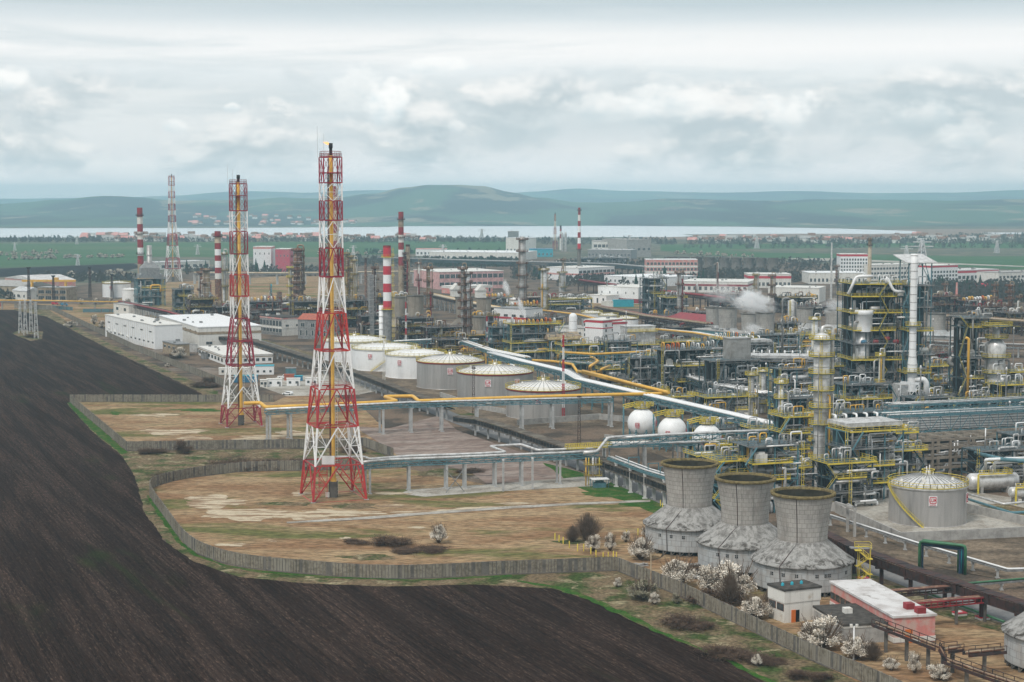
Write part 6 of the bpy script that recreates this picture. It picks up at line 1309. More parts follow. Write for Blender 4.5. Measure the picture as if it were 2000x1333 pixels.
def column(label, x, base, top, wpx, m='silver', np_=5, sty='new', name='distillation_tower', cap='dome', w2=None, tops=True, ringm=None, seed=0):
    c = P(x, base); k = pm(c.y); r = wpx / 2 * k; Hh = zat(top, c.y); rt = (w2 / 2 * k) if w2 else r; rr = random.Random(int(x * 3 + base)); s = STY[sty]; far = c.y > 950
    t = thing(name, label, 'process column', c, rr.uniform(-.3, .5)); mb = MB()
    pr = [(r * 1.1, 0), (r, Hh * .06), (r, Hh * .52), (rt, Hh * .60), (rt, Hh - rt * .6), (rt * .7, Hh - rt * .2), (rt * .15, Hh)]
    mb.lathe(pr, 24, cap=True); mb.build('shell', m, t)
    n = int(Hh / 3.0)
    for i in range(1, n): mb = MB(); z = Hh * i / n; q = r if z < Hh * .55 else rt; mb.lathe([(q + .01, z), (q + .07, z + .05), (q + .07, z + .2), (q + .01, z + .25)], 24, cap=False); mb.build('stiffener_ring', ringm or ('silver' if m != 'silver' else 'silver2'), t)
    for i in range(np_):
        z = Hh * (.22 + .74 * i / max(1, np_ - 1)); q = r if z < Hh * .56 else rt; ro = q + (1.35 if not far else 1.7); a0 = rr.uniform(0, 6); sp_ = rr.choice((2 * pi, 2 * pi, 4.2)) if i < np_ - 1 else 2 * pi
        K = 12; mb = MB(); A = [a0 + sp_ * j / K for j in range(K + 1)]
        for u, v in zip(A, A[1:]):
            vs = [(q * .99 * cos(u), q * .99 * sin(u), z), (ro * cos(u), ro * sin(u), z), (ro * cos(v), ro * sin(v), z), (q * .99 * cos(v), q * .99 * sin(v), z)]
            mb.add(vs + [(p, w_, zz - .25) for p, w_, zz in vs], [(0, 1, 2, 3), (7, 6, 5, 4), (1, 5, 6, 2)])
        pl = mb.build('platform', s['dk'], t)
        mb = MB(); L = [(ro * cos(u), ro * sin(u), z) for u in A]; mb.rail(L, 1.15, w=.11 if not far else .2, sp=1.4 if not far else 4); mb.build('railing', s['rl'], pl)
    mb = MB(); a = -1.0
    for z0, z1, a in ((0, Hh * .5, -.9), (Hh * .45, Hh * .98, -2.2)):
        x0, y0 = (max(r, rt) + .5) * cos(a), (max(r, rt) + .5) * sin(a)
        for d in (-.3, .3): mb.beam((x0 + d, y0, z0), (x0 + d, y0, z1), .1 if not far else .2)
        z = z0 + .5
        while z < z1: mb.beam((x0 - .4, y0 - .3, z), (x0 + .4, y0 - .3, z), .08); z += .9
    mb.build('caged_ladder', s['rl'], t)
    for q in range(4 if not far else 2):
        a = rr.uniform(-.2, pi); ro = max(r, rt) + .5 + q * .25; x0, y0 = ro * cos(a * (1 if q % 2 else 2.1)), -abs(ro * sin(a)); mb = MB(); z1 = Hh * rr.uniform(.6, 1.0)
        pts = [(x0, y0, 0), (x0, y0, z1), (x0 * .3, y0 * .3, z1)]
        mb.tube(pts, rr.choice((.12, .18, .25)) * (1 if not far else 1.8), 8); mb.build('pipe', rr.choice(s['pipes']), t)
    if tops:
        mb = MB(); mb.tube([(0, 0, Hh - .5), (0, 0, Hh + 1.6), (rt + 1.0, -.4, Hh + 1.6), (rt + 1.0, -.4, Hh * .4)], max(.22, rt * .22), 10); mb.build('overhead_pipe', 'silver' if sty != 'rust' else 'tan', t)
    return t, r, Hh
U = unit
# ---- nearest band, in front of the tall column
U('dense teal structure with yellow stairs right behind the left cooling tower', 1438, 1000, 70, 900, 9, 4, 'new')
U('yellow railed four floor structure between the left cooling tower and the tall column', 1512, 1002, 96, 872, 10, 4, 'new', dens=1.2)
U('low teal structure of dark pipes just right of the foot of the tall column', 1662, 992, 88, 905, 9, 3, 'dark', dens=1.3)
U('teal structure with a flat silver cooler deck, left of the silver dome tank', 1708, 978, 118, 842, 11, 4, 'new', 'cooler', dens=1.4)
U('small dark pipe structure between the cooler deck structure and the silver dome tank', 1775, 962, 60, 880, 8, 3, 'dark')
column('tallest silver process column with many round yellow platforms, behind the nearest cooling tower', 1601, 962, 650, 27, 'silver', 8, w2=31)
column('slim silver column with yellow ladder at the end of the white topped rack', 1524, 902, 742, 15, 'silver', 5, w2=11)
column('short silver column seen behind the slim one, with a yellow ringed top', 1467, 842, 728, 11, 'silver2', 3)
for i, (x, y, L, r, m, lab) in enumerate(((1938, 962, 13, 2.2, 'silver', 'big silver horizontal drum on concrete saddles right of the silver dome tank'), (1770, 925, 10, 2.4, 'silver2', 'dull brownish horizontal vessel under the yellow platform left of the silver dome tank'), (1452, 826, 9, 1.7, 'owhite', 'white horizontal drum just above the white topped rack'), (1352, 758, 12, 2.0, 'silver', 'large shiny horizontal drum under a yellow platform, above the yellow pipe corner'), (1992, 985, 5, 1.4, 'silver', 'small silver drum at the right edge beside yellow stairs'), (1352, 792, 6, 1.3, 'silver2', 'dark horizontal vessel in the shade under the large shiny drum'), (1000, 672, 8, 1.6, 'silver2', 'grey horizontal drum in the structure behind the silver dome tanks'))):
    e = 5.0 if i in (3,) else (3.2 if i != 1 else 2.8); c = P(x, y); t = thing('horizontal_drum', lab, 'drum', c, GR * .6); mb = MB(); mb.drum((-L / 2, 0, e), (L / 2, 0, e), r, 24); mb.build('shell', m, t)
    for sx_ in (-L * .3, L * .3): mb = MB(); mb.box(sx_ - .4, sx_ + .4, -r * .8, r * .8, 0, e - r * .55); mb.build('saddle', 'concrete', t)
    mb = MB()
    for sx_ in (-L * .25, 0, L * .25): mb.lathe([(r + .02, 0), (r + .1, 0)], 3) if False else mb.tube([(sx_, 0, e + r * .9), (sx_, 0, e + r + .9)], .25, 8)
    mb.build('nozzle', 'silver2', t); mb = MB(); mb.rail([(-L * .4, -r - .2, e + r), (L * .35, -r - .2, e + r), (L * .35, r, e + r)], 1.1, w=.11, sp=1.3); mb.beam((-L * .4, -r, e + r - .05), (L * .35, -r, e + r - .05), .9, .1); mb.beam((-L * .42, -r - .3, 0), (-L * .42, -r - .3, e + r), .5, .12); mb.build('railing', 'yellow', t)
pipe('pair like looping white pipe on the right edge above the silver drum, left loop', [(1925, 930, 2), (1925, 915, 6), (1925, 898, 9.5), (2060, 893, 9.5)], .42, 'white')
pipe('white looping pipe on the right edge above the silver drum, right loop', [(1942, 935, 2), (1942, 912, 7), (1942, 904, 8.5), (2060, 898, 8.5)], .42, 'white')
pipe('blue green fat pipe sloping down to the right below the main pipe rack', [(1905, 885, 9.5), (1960, 898, 9.5), (2060, 905, 9.5)], .55, 'teal')
pipe('silver pipe running along the lower right yard wall, above the bund', [(1890, 965, 2), (1960, 985, 2), (2060, 975, 2)], .3, 'silver')
pipe('second blue green pipe beside the silver pipe on the yard wall', [(1890, 975, 1.6), (1975, 1002, 1.6), (2060, 998, 1.6)], .35, 'teal')
U('dark structure with yellow rails behind the silver drum at the right edge', 1960, 950, 110, 880, 8, 3, 'dark', dens=1.2)
U('tall pipe cluster at the far right edge in front of the main pipe rack', 2010, 935, 70, 850, 8, 3, 'new')
# ---- second band
U('dark yard of pipes and exchangers between the third gas sphere and the slim silver column', 1440, 925, 110, 868, 8, 3, 'dark', dens=1.5)
U('teal exchanger structure with white pipe bends left of the tall column, level with its middle', 1560, 940, 60, 815, 9, 4, 'new', dens=1.3)
U('yellow railed structure with white curved pipes directly right of the slim silver column', 1562, 880, 70, 778, 9, 3, 'new', dens=1.2)
U('broad low structure with white pipes right of the tall column, above the silver cooler deck', 1690, 866, 120, 806, 10, 2, 'new', 'pipes', dens=1.3)
U('yellow floored structure with a small stack, in front of the furnace block', 1692, 836, 92, 752, 10, 3, 'new', dens=1.1)
column('small pale stack on a cone with a yellow ladder, in front of the furnace block', 1717, 830, 690, 7, 'white', 3, w2=5, name='small_stack')
U('low yellow railed structure right of the white duct, under the right hand reactor', 1822, 828, 80, 778, 9, 2, 'new')
U('cluttered low pipe structure below the reactor, behind the blue green rack', 1905, 826, 90, 782, 9, 2, 'new', dens=1.3)
U('dark low pipe structure at the right edge, above the second blue green rack', 1985, 822, 70, 752, 9, 3, 'dark')
U('dark two floor structure left of the slim silver column, above the white topped rack', 1420, 828, 84, 776, 9, 2, 'dark', dens=1.4)
U('small yellow structure with a pale wall left of the white horizontal drum', 1395, 812, 40, 768, 7, 2, 'new')
U('yellow and white pipe structure between the twin silver columns and the tall column', 1555, 822, 66, 722, 9, 4, 'new', dens=1.2)
column('left one of the twin silver columns with a yellow ladder', 1489, 806, 722, 13, 'silver', 2, tops=False)
column('right shorter one of the twin silver columns, darker', 1505, 800, 724, 12, 'silver2', 2, tops=False)
# ---- third band
U('three floor dark structure with orange pipe bends on top, above the yellow pipe corner', 1352, 776, 118, 684, 11, 3, 'dark', 'yellowpipes', dens=1.3)
U('dark round cornered platform structure with a grey finned box on top', 1436, 792, 96, 705, 11, 2, 'dark', 'box', dens=1.2)
U('long low air cooler structure with a yellow railed front, running down towards the tall column', 1512, 762, 190, 706, 13, 2, 'new', 'cooler', dens=1.2, rz=radians(-8))
U('small teal structure around the silver vessel behind the white topped rack', 1262, 762, 66, 700, 9, 3, 'dark')
column('plain silver vertical vessel behind the white topped rack', 1236, 758, 697, 13, 'silver', 1, tops=False)
column('slender column with a bright yellow ladder, right of the plain silver vessel', 1270, 756, 692, 6, 'silver2', 3)
U('teal latticework structure with yellow pipes in front of the office block', 1150, 728, 100, 674, 9, 3, 'new', 'open', dens=.8)
U('teal lattice structure right of the yellow manifold', 1215, 735, 60, 668, 8, 3, 'new', 'open')
U('dark low pipe yard behind the white topped rack, beside the yellow manifold', 1205, 752, 56, 722, 7, 2, 'dark')
# louvred box on a table
t, W_, zl_ = U('big grey louvred furnace box on a yellow railed table, right of the office block', 1256, 706, 62, 674, 11, 1, 'dark', 'none', dens=.8)
mb = MB(); z = zl_[0] + .2; mb.box(-W_ * .5, W_ * .42, 1, 9, z, z + 8.6); 
for q in range(8): mb.box(-W_ * .5 + W_ * .92 * q / 8 - .08, -W_ * .5 + W_ * .92 * q / 8 + .08, .9, 1, z, z + 6)
mb.box(-W_ * .52, W_ * .44, .8, 9.2, z + 8.6, z + 9); mb.build('furnace_box', 'silver', t)
mb = MB(); mb.box(-W_ * .5, W_ * .46, -.4, .9, z + 6.2, z + 6.35); mb.rail([(-W_ * .5, -.4, z + 6.3), (W_ * .46, -.4, z + 6.3)], 1.2, w=.14); mb.build('gallery', 'yellow', t)
U('structure of yellow and orange pipe loops right of the steaming cooling towers', 1440, 706, 84, 662, 10, 2, 'new', 'yellowpipes', dens=1.1)
U('tangled pale pipe structure left of the top of the tall column', 1520, 704, 84, 655, 10, 2, 'new', dens=1.3)
U('structure with white pipe bends and a steam wisp left of the tall column', 1475, 724, 70, 674, 9, 2, 'dark', 'cooler')
U('pale pipe structure directly left of the furnace block', 1632, 730, 60, 664, 9, 3, 'new', dens=1.2)
U('pipe cluster right of the tall column at mid height, left of the furnace block', 1640, 800, 56, 716, 9, 4, 'new', dens=1.2)
column('white tapered vessel with white overhead loop, left of the pale pipe structure', 1590, 728, 620, 12, 'white', 2, tops=True)
column('grey striped column just right of the bent grey vent pole', 1545, 655, 585, 14, 'silver', 1, tops=False)
pipe('tall grey vent pole bent over at its top, left of the grey striped column', [(1527, 722, 0), (1527, 640, zat(582, P(1527, 722).y)), (1538, 640, zat(582, P(1527, 722).y))][:1] + [], .3) if False else None
c = P(1527, 722); hh = zat(583, c.y); pipe('tall grey vent pole bent over at its top, left of the grey striped column', None, .45, 'gsteel', world=[c, c + Vector((0, 0, hh)), c + Vector((3, 0, hh)), c + Vector((3.4, 0, hh - .8))])
c = P(1655, 792); hh = zat(614, c.y); pipe('tall grey twin vent pipe standing left of the furnace block', None, .5, 'gsteel', world=[c, c + Vector((0, 0, hh))])
# ---- furnace block
c = P(1718, 806); Y_ = c.y
zf = [zat(y, Y_) for y in (752, 728, 704, 672, 646, 612, 580, 556)]
t, W_, zl_ = unit('huge multi storey furnace block with seven yellow railed floors, beside the tall white stack', 1716, 806, 112, 556, 17, 8, 'dark', 'pipes', zl=zf, dens=1.5, name='furnace_block', rz=radians(8))
mb = MB(); r_ = 17 * pm(Y_); mb.lathe([(r_, zat(648, Y_)), (r_, zat(616, Y_)), (r_ * 1.1, zat(615, Y_)), (r_ * 1.1, zat(607, Y_)), (r_, zat(606, Y_))], 28, (-W_ * .27, 1.6)); mb.build('white_drum', 'white', t)
mb = MB(); mb.lathe([(r_ * .8, zat(700, Y_)), (r_ * .8, zat(650, Y_))], 28, (-W_ * .27, 2.6)); mb.build('lower_drum', 'silver', t)
for i, (x, zz_, m) in enumerate(((-.08, 668, 'dred'), (.12, 662, 'dred'), (.28, 668, 'dred'), (-.3, 668, 'blue'))): mb = MB(); z = zat(zz_, Y_); mb.drum((W_ * x - .6, -.2, z), (W_ * x + .9, -.2, z), .8, 12); mb.build('motor', m, t)
for x0_, x1_, m in ((-.46, -.36, 'white'), (.08, .2, 'white')): mb = MB(); z = zat(553, Y_); mb.tube([(W_ * x0_ - (3 if x0_ < 0 else 0), -1.2, z - (4 if x0_ < 0 else 0)), (W_ * x0_, -1.2, z + 2.4), (W_ * x1_, -2, z + (2.6 if x0_ < 0 else -3)), (W_ * x1_ + 4, -2, z + (2.6 if x0_ < 0 else -3.3))], .55, 12); mb.build('relief_duct', m, t)
# frame and shelter behind the stack
t, W_, _ = unit('open teal frame tower with a silver shelter roof, right behind the white stack', 1792, 808, 46, 556, 9, 6, 'new', 'none', dens=.5, name='frame_tower', rz=radians(8), zl=[zat(y, Y_) for y in (762, 728, 692, 646, 600, 558)])
mb = MB(); zt_ = zat(512, Y_)
for x in (-W_ / 2, W_ / 2):
    for y in (0, 9): mb.beam((x, y, zat(558, Y_)), (x, y, zt_ + (2 if y else 0)), .35)
    mb.beam((x, 0, zat(558, Y_)), (x * .4, 0, zt_), .2)
mb.beam((-W_ / 2, 0, zat(556, Y_)), (0, 0, zt_), .2); mb.beam((W_ / 2, 0, zat(556, Y_)), (0, 0, zt_), .2); mb.beam((-W_ / 2, 9, zat(556, Y_)), (0, 9, zt_), .2); mb.build('shelter_frame', 'teal', t)
mb = MB(); e = 1.6; mb.add([(-W_ / 2 - e, -e, zt_), (W_ / 2 + e, -e, zt_), (W_ / 2 + e * .3, 9 + e, zt_ + 2.6), (-W_ / 2 - 1.4 * e, 9 + e, zt_ + 2.6)] + [(-W_ / 2 - e, -e, zt_ - .3), (W_ / 2 + e, -e, zt_ - .3), (W_ / 2 + e * .3, 9 + e, zt_ + 2.3), (-W_ / 2 - 1.4 * e, 9 + e, zt_ + 2.3)], [(0, 1, 2, 3), (7, 6, 5, 4), (0, 4, 5, 1), (1, 5, 6, 2), (3, 7, 4, 0)]); mb.build('shelter_roof', 'silver', t)
# white stack
c = P(1780, 812); Y_ = c.y; k = pm(Y_); Z_ = lambda y: zat(y, Y_); t = thing('white_stack', 'tall white ribbed stack with a flared lower part, in front of the furnace block', 'stack', c); mb = MB()
yy = [765, 735, 722, 712, 692, 640, 600, 560, 520, 496]; rr_ = [9, 9, 9.3, 9.3, 7.2, 6.9, 6.8, 6.8, 6.8, 6.8]
pr = [(r * k, Z_(y)) for y, r in zip(yy, rr_)]; mb.lathe(pr, 28); mb.lathe([(rr_[-1] * k * .97, pr[-1][1] + .02), (rr_[-1] * k * .9, pr[-1][1] - 1.0)], 28, mi=1, cap=True); mb.build('shell', ['white', 'gapblack'], t)
for i in range(16): mb = MB(); y = 500 + i * 15.2; r = 6.9 * k if y < 690 else (9.4 * k if y > 712 else 7.9 * k); mb.lathe([(r, Z_(y)), (r + .09, Z_(y) + .02), (r + .09, Z_(y) + .18), (r, Z_(y) + .2)], 28, cap=False); mb.build('stiffener_ring', 'silver2', t)
for y, r in ((636, 6.9), (726, 9.3)):
    ro = r * k + 1.5; mb = MB(); mb.lathe([(r * k, Z_(y) - .2), (ro, Z_(y) - .2), (ro, Z_(y)), (r * k, Z_(y))], 16, cap=False); pl = mb.build('platform', 'dteal', t); mb = MB(); mb.rail([(ro * cos(a * pi / 6), ro * sin(a * pi / 6), Z_(y)) for a in range(12)], 1.3, True, w=.12); mb.build('railing', 'yellow', pl)
mb = MB(); mb.tube([(3 * k, -1, Z_(741)), (22 * k, -1, Z_(741)), (27 * k, -1, Z_(748)), (27 * k, -1, Z_(780))], 5.6 * k, 16); mb.lathe([(5.6 * k, Z_(779)), (8 * k, Z_(788)), (8 * k, Z_(797))][::-1], 4, (27 * k, -1), a0=pi / 4); mb.build('elbow_duct', 'white', t)
t = thing('heater_box', 'white ribbed heater box with a white braced frame left of the white elbow duct', 'heater', P(1768, 822), radians(8)); k = pm(P(1768, 822).y); mb = MB(); h_ = zat(752, P(1768, 822).y); w_ = 13 * k
mb.box(-w_, w_ * .4, 0, 7, .5, h_); 
for q in range(6): mb.box(-w_ - .06, w_ * .4 + .06, -.07, 7, .5 + h_ * q / 6, .65 + h_ * q / 6)
mb.build('body', 'silver', t); mb = MB()
for x in (-w_, w_ * .5, w_ * 1.9): mb.beam((x, -1, 0), (x, -1, h_ + 1), .3)
for q in range(3): a, b = h_ * q / 3, h_ * (q + 1) / 3; mb.beam((w_ * .5, -1, a), (w_ * 1.9, -1, b), .18); mb.beam((w_ * 1.9, -1, a), (w_ * .5, -1, b), .18); mb.beam((w_ * .5, -1, b), (w_ * 1.9, -1, b), .18)
mb.beam((-w_, -1, h_ + 1), (w_ * 1.9, -1, h_ + .4), .3, .9); mb.build('braced_frame', 'white', t)
# ---- right hand reactor
c = P(1943, 806); Y_ = c.y; k = pm(Y_); Z_ = lambda y: zat(y, Y_)
t = thing('reactor_vessel', 'big silver reactor vessel with a domed shoulder and ring platforms, at the right', 'reactor', c); mb = MB()
mb.lathe([(18 * k, 0), (18 * k, Z_(690)), (19 * k, Z_(676)), (13 * k, Z_(666)), (5.5 * k, Z_(660)), (5.5 * k, Z_(642)), (2 * k, Z_(640))], 36); mb.build('shell', 'silver', t)
for y, r, ro in ((772, 18, 25), (756, 18, 25), (728, 18, 26), (697, 19, 28), (660, 6, 22), (636, 5, 30)):
    mb = MB(); mb.lathe([(r * k, Z_(y) - .25), (ro * k, Z_(y) - .25), (ro * k, Z_(y)), (r * k, Z_(y))], 20, cap=False); pl = mb.build('platform', 'dteal', t); mb = MB(); mb.rail([(ro * k * cos(a * pi / 9), ro * k * sin(a * pi / 9), Z_(y)) for a in range(18)], 1.3, True, w=.13); mb.build('railing', 'yellow', pl)
for i, q in enumerate(([(-22 * k, -1, 0), (-22 * k, -1, Z_(668)), (-8 * k, -1, Z_(668))], [(-20 * k, -2, Z_(733)), (22 * k, -2, Z_(733))], [(24 * k, -1, Z_(735)), (24 * k, -1, Z_(703)), (0, -3.6, Z_(703)), (0, -3.6, Z_(712))], [(-6 * k, -3.8, 0), (-6 * k, -3.8, Z_(746)), (6 * k, -3.8, Z_(744)), (8 * k, -3.8, Z_(736))], [(-10 * k, -3.6, Z_(728)), (-10 * k, -3.6, Z_(710)), (10 * k, -3.6, Z_(708)), (10 * k, -3.6, Z_(700))])): mb = MB(); mb.tube(q, (.35, .4, .3, .8, .25)[i], 10); mb.build('pipe', ('gsteel', 'silver', 'gsteel', 'silver', 'white')[i], t)
t, W_, _ = unit('dark frame tower with a riser and ring topped floors, left half of the reactor unit', 1903, 806, 50, 618, 11, 5, 'dark', 'pipes', dens=1.0, name='frame_tower', rz=radians(12), zl=[Z_(y) for y in (775, 740, 700, 640, 622)])
c = P(1889, 812); mb = MB(); mb.tube([(0, 0, 0), (0, 0, zat(662, c.y)), (-1.2, 0, zat(660, c.y))], .5, 10); ob = mb.build('riser_pipe', 'ypipe'); ob.location = c; tag(ob, 'upright yellow pipe climbing the dark frame tower of the reactor', 'pipe')
c = P(1855, 800); hh = zat(694, c.y); pipe('fat grey looped duct sticking out left of the reactor frame tower', None, 1.0, 'silver2', world=[c + Vector((9, 0, hh)), c + Vector((1, 0, hh)), c + Vector((-1, 0, hh - 3)), c + Vector((4, 0, hh - 5))])
# ---- middle band behind the tanks
U('four floor teal structure with thin steam and white pipe bends, behind the silver dome tanks', 1046, 706, 92, 634, 12, 4, 'new', 'yellowpipes', dens=1.4)
U('teal structure with slim uprights left of the four floor one', 984, 700, 46, 640, 9, 4, 'new')
t, W_, z_ = U('teal and yellow structure with a brown pitched cover, left of the white silo', 1104, 706, 62, 664, 10, 2, 'new', 'none')
mb = MB(); mb.add([(-W_ / 2 - 1, -1, z_[-1] + .3), (W_ / 2 + 1, -1, z_[-1] + .3), (W_ / 2 + 1, 11, z_[-1] + .3), (-W_ / 2 - 1, 11, z_[-1] + .3), (-W_ / 2, 5, z_[-1] + 3.5), (W_ / 2, 5, z_[-1] + 3.5)], [(0, 1, 5, 4), (2, 3, 4, 5), (0, 4, 3), (1, 2, 5), (3, 2, 1, 0)]); mb.build('pitched_cover', 'tan', t)
c = P(1119, 676); k = pm(c.y); t = thing('white_silo', 'tall plain white silo with a domed top, left of the office block', 'silo', c); mb = MB(); hh = zat(612, c.y); mb.lathe([(8 * k, 0), (8 * k, hh - 2), (6.8 * k, hh - .8), (3 * k, hh)], 32); mb.build('shell', 'white', t); mb = MB()
for q in range(1, 4): mb.lathe([(8 * k, hh * q / 4), (8.1 * k + .05, hh * q / 4 + .1), (8 * k, hh * q / 4 + .25)], 32, cap=False)
mb.build('seam_ring', 'silver', t)
U('low dark pipe yard with orange frames behind the farthest silver dome tank', 945, 690, 60, 656, 9, 2, 'old', 'pipes')
U('old pipe structure between the striped chimney and the paired columns', 868, 690, 66, 640, 10, 3, 'old')
U('brown pipe structure with yellow strips in front of the tan cooling towers', 815, 668, 60, 622, 9, 3, 'old')
U('rusty cluttered structure left of the thickest striped chimney', 728, 668, 44, 618, 9, 3, 'rust')
U('old structure with a yellow band seen above the farthest white tank', 690, 640, 56, 588, 10, 3, 'old')
U('cluttered structure behind the lattice of the nearest flare tower', 640, 650, 50, 600, 10, 3, 'old')
U('dark pipe structure with white drums right of the red edged shed', 606, 636, 60, 590, 10, 3, 'old')
U('rusty brown pipe structure between the striped chimney and the second flare tower', 455, 648, 60, 600, 10, 3, 'rust')
U('old grey structure left of the long rusty striped chimney', 398, 646, 50, 585, 10, 4, 'old')
U('small dark frame tower right of the grey furnace block with the far flare tower', 360, 618, 34, 566, 9, 4, 'dark')
U('brown pipe jumble right of the second flare tower, before the red edged shed', 516, 622, 60, 590, 10, 2, 'rust', 'yellowpipes')
U('old pipe structure with yellow loops left of the tallest grey column', 975, 612, 50, 582, 14, 2, 'old', 'yellowpipes')
U('brown low structure under the white tank with the yellow railing', 948, 655, 50, 618, 10, 3, 'old')
U('yellow pipe structure at the foot of the tallest grey column', 1030, 622, 60, 598, 12, 2, 'old', 'yellowpipes')
U('low dark pipe yard behind the white silo', 1110, 606, 90, 585, 14, 2, 'dark')
U('dark green open structure of tall frames far right of the white tank row', 1284, 618, 36, 545, 14, 5, 'dark', dens=.9)
U('dark pipe bank right of the dark green open frames', 1322, 622, 40, 582, 14, 3, 'dark')
U('old brown structure behind the steaming cooling towers, with a tan column', 1440, 605, 90, 575, 16, 2, 'rust')
U('rust red pipe bank right of the ribbed cooling tower', 1600, 618, 90, 600, 16, 1, 'rust')
U('old brown structure left of the furnace block, with pale domes', 1560, 612, 70, 582, 16, 2, 'old')
U('hazy old structure seen between the furnace block and the reactor', 1848, 612, 60, 580, 16, 2, 'rust')
U('old brown structure with a tall rusty column right of the reactor', 1945, 640, 60, 600, 14, 3, 'rust')
U('old tangled structure at the right edge above the silver rack', 1990, 652, 50, 612, 14, 3, 'old')
U('long dark structure with yellow loops behind the reactor, far away', 1920, 612, 80, 588, 16, 2, 'rust', 'yellowpipes')
U('dark clutter of pipes between the louvred box and the steaming row', 1330, 702, 70, 668, 10, 2, 'dark')
U('pale low pipe structure in front of the ribbed cooling tower', 1400, 706, 50, 672, 9, 2, 'new')
U('low pipe structure with white bends in front of the far grey cooling tower', 1590, 690, 70, 652, 10, 2, 'new')
U('low dark structure with pipes at the foot of the furnace block, left side', 1655, 836, 36, 790, 8, 2, 'dark')
U('far grey steelworks like structure with pipes, right of the tall far chimney', 1180, 520, 90, 505, 20, 2, 'dark')
# ---- older columns
CC = column
CC('tallest grey column with a lantern frame top, behind the small white tanks', 1020, 620, 462, 15, 'silver2', 6, 'rust', w2=14, tops=False)
CC('left one of a pair of tall grey columns in front of the left gabled hut', 904, 668, 520, 8, 'silver2', 8, 'rust')
CC('right one of a pair of tall grey columns in front of the left gabled hut', 913, 668, 530, 9, 'silver', 7, 'rust', tops=False)
CC('tan column with dark platforms, right of the tan cooling towers', 837, 655, 520, 8, 'tan', 5, 'rust')
CC('thin white column left of the tan column', 818, 600, 512, 4.5, 'owhite', 3, 'rust')
CC('dark column with many dark platforms touching the slim striped chimney', 792, 600, 492, 5, 'drust', 7, 'rust')
CC('tall yellow piped column, left one of three behind the nearest flare tower', 678, 612, 492, 4.5, 'tan', 4, 'old')
CC('tall tan column, middle one of three behind the nearest flare tower', 687, 612, 498, 7, 'tan', 5, 'old')
CC('pale tan column, right one of three behind the nearest flare tower', 693, 614, 506, 5, 'cream', 4, 'old')
CC('dark thin column just left of the thickest striped chimney', 733, 640, 520, 5, 'drust', 5, 'rust')
CC('rusty column left of the long rusty striped chimney, wide top platform', 404, 628, 524, 14, 'tan', 4, 'rust', tops=False)
CC('rusty second column hidden behind the long rusty striped chimney', 396, 620, 530, 11, 'rust', 3, 'rust', tops=False)
CC('tall grey column beside the long rusty striped chimney', 439, 620, 492, 7, 'silver', 4, 'old')
CC('stout brown reactor column with a white looped top pipe, right of the second flare tower', 583, 622, 484, 19, 'rust', 9, 'rust', w2=17)
CC('slim green and grey column left of the stout brown reactor column', 568, 618, 520, 6, 'gsteel', 5, 'dark', tops=False)
CC('smooth rusty brown exhaust column left of the stout brown reactor', 547, 618, 569, 8, 'rust', 0, 'rust', tops=False)
CC('turquoise slender pipe stack far behind the second flare tower', 530, 590, 555, 3, 'cyan', 0, 'rust', tops=False)
CC('turquoise slender pipe stack near the white stepped hall', 1185, 590, 548, 3, 'cyan', 0, 'rust', tops=False)
CC('grey cylinder on a yellow frame right of the tallest grey column', 1062, 625, 524, 12, 'silver', 3, 'old', tops=False)
CC('far pale column with a cross shaped top left of the tall far chimney', 1100, 568, 506, 5, 'tan', 2, 'rust', w2=4)
CC('stout grey vessel below the far pale column', 1098, 570, 532, 13, 'silver2', 2, 'old', tops=False)
CC('grey column right of the dark green open frames', 1326, 622, 530, 9, 'silver2', 4, 'rust')
CC('short thin grey column by the white depot with the dark red stripe', 1361, 588, 555, 5, 'silver2', 1, 'rust', tops=False)
CC('slender white mast column behind the steaming cooling towers', 1401, 592, 512, 3.4, 'owhite', 1, 'rust', tops=False)
CC('olive column left of the biggest steam cloud', 1476, 590, 536, 6, 'tan', 3, 'old')
CC('tan rusty column right of the biggest steam cloud', 1507, 612, 537, 6.5, 'tan', 4, 'rust')
CC('short rusty column left of the pale mast stack', 1634, 560, 520, 4, 'rust', 2, 'rust')
CC('rusty column between the furnace block and the pinkish stub chimney', 1845, 606, 555, 5, 'rust', 3, 'rust')
CC('dark rusty column with a thin tip above the reactor', 1942, 622, 556, 8, 'rust', 5, 'rust', w2=4)
CC('rusty ringed column near the right edge', 1971, 642, 556, 8, 'rust', 6, 'rust')
CC('short hazy column at the right edge', 1990, 620, 580, 4, 'tan', 2, 'rust')
CC('small silver column standing in the low yard right of the gas spheres', 1372, 822, 790, 8, 'silver', 1, 'new', tops=False)
CC('thin silver column with two rings behind the furnace box table', 1300, 742, 688, 5, 'silver2', 2, 'dark')
c = P(725.5, 668); k = pm(c.y); t = thing('square_duct_stack', 'tall flat grey square duct left of the thickest striped chimney', 'duct', c, GR); hh = zat(537, c.y); mb = MB(); mb.box(-4 * k, 4 * k, -2, 2, 0, hh); mb.build('duct', 'gsteel', t); mb = MB()
for q in range(10): mb.box(-4 * k - .1, 4 * k + .1, -2.1, 2.1, hh * q / 10 + 1, hh * q / 10 + 1.25)
mb.build('flange', 'silver2', t)
c = P(745, 672); k = pm(c.y); t = thing('white_vessel', 'plain white upright vessel hugging the thickest striped chimney on its left', 'vessel', c); hh = zat(597, c.y); mb = MB(); mb.lathe([(4.6 * k, 0), (4.6 * k, hh)], 20); mb.build('shell', 'white', t)
mb = MB()
for q in range(6): mb.lathe([(4.6 * k, hh * q / 6 + 1), (4.6 * k + .3, hh * q / 6 + 1.1), (4.6 * k, hh * q / 6 + 1.3)], 20, cap=False)
mb.build('ring', 'owhite', t)
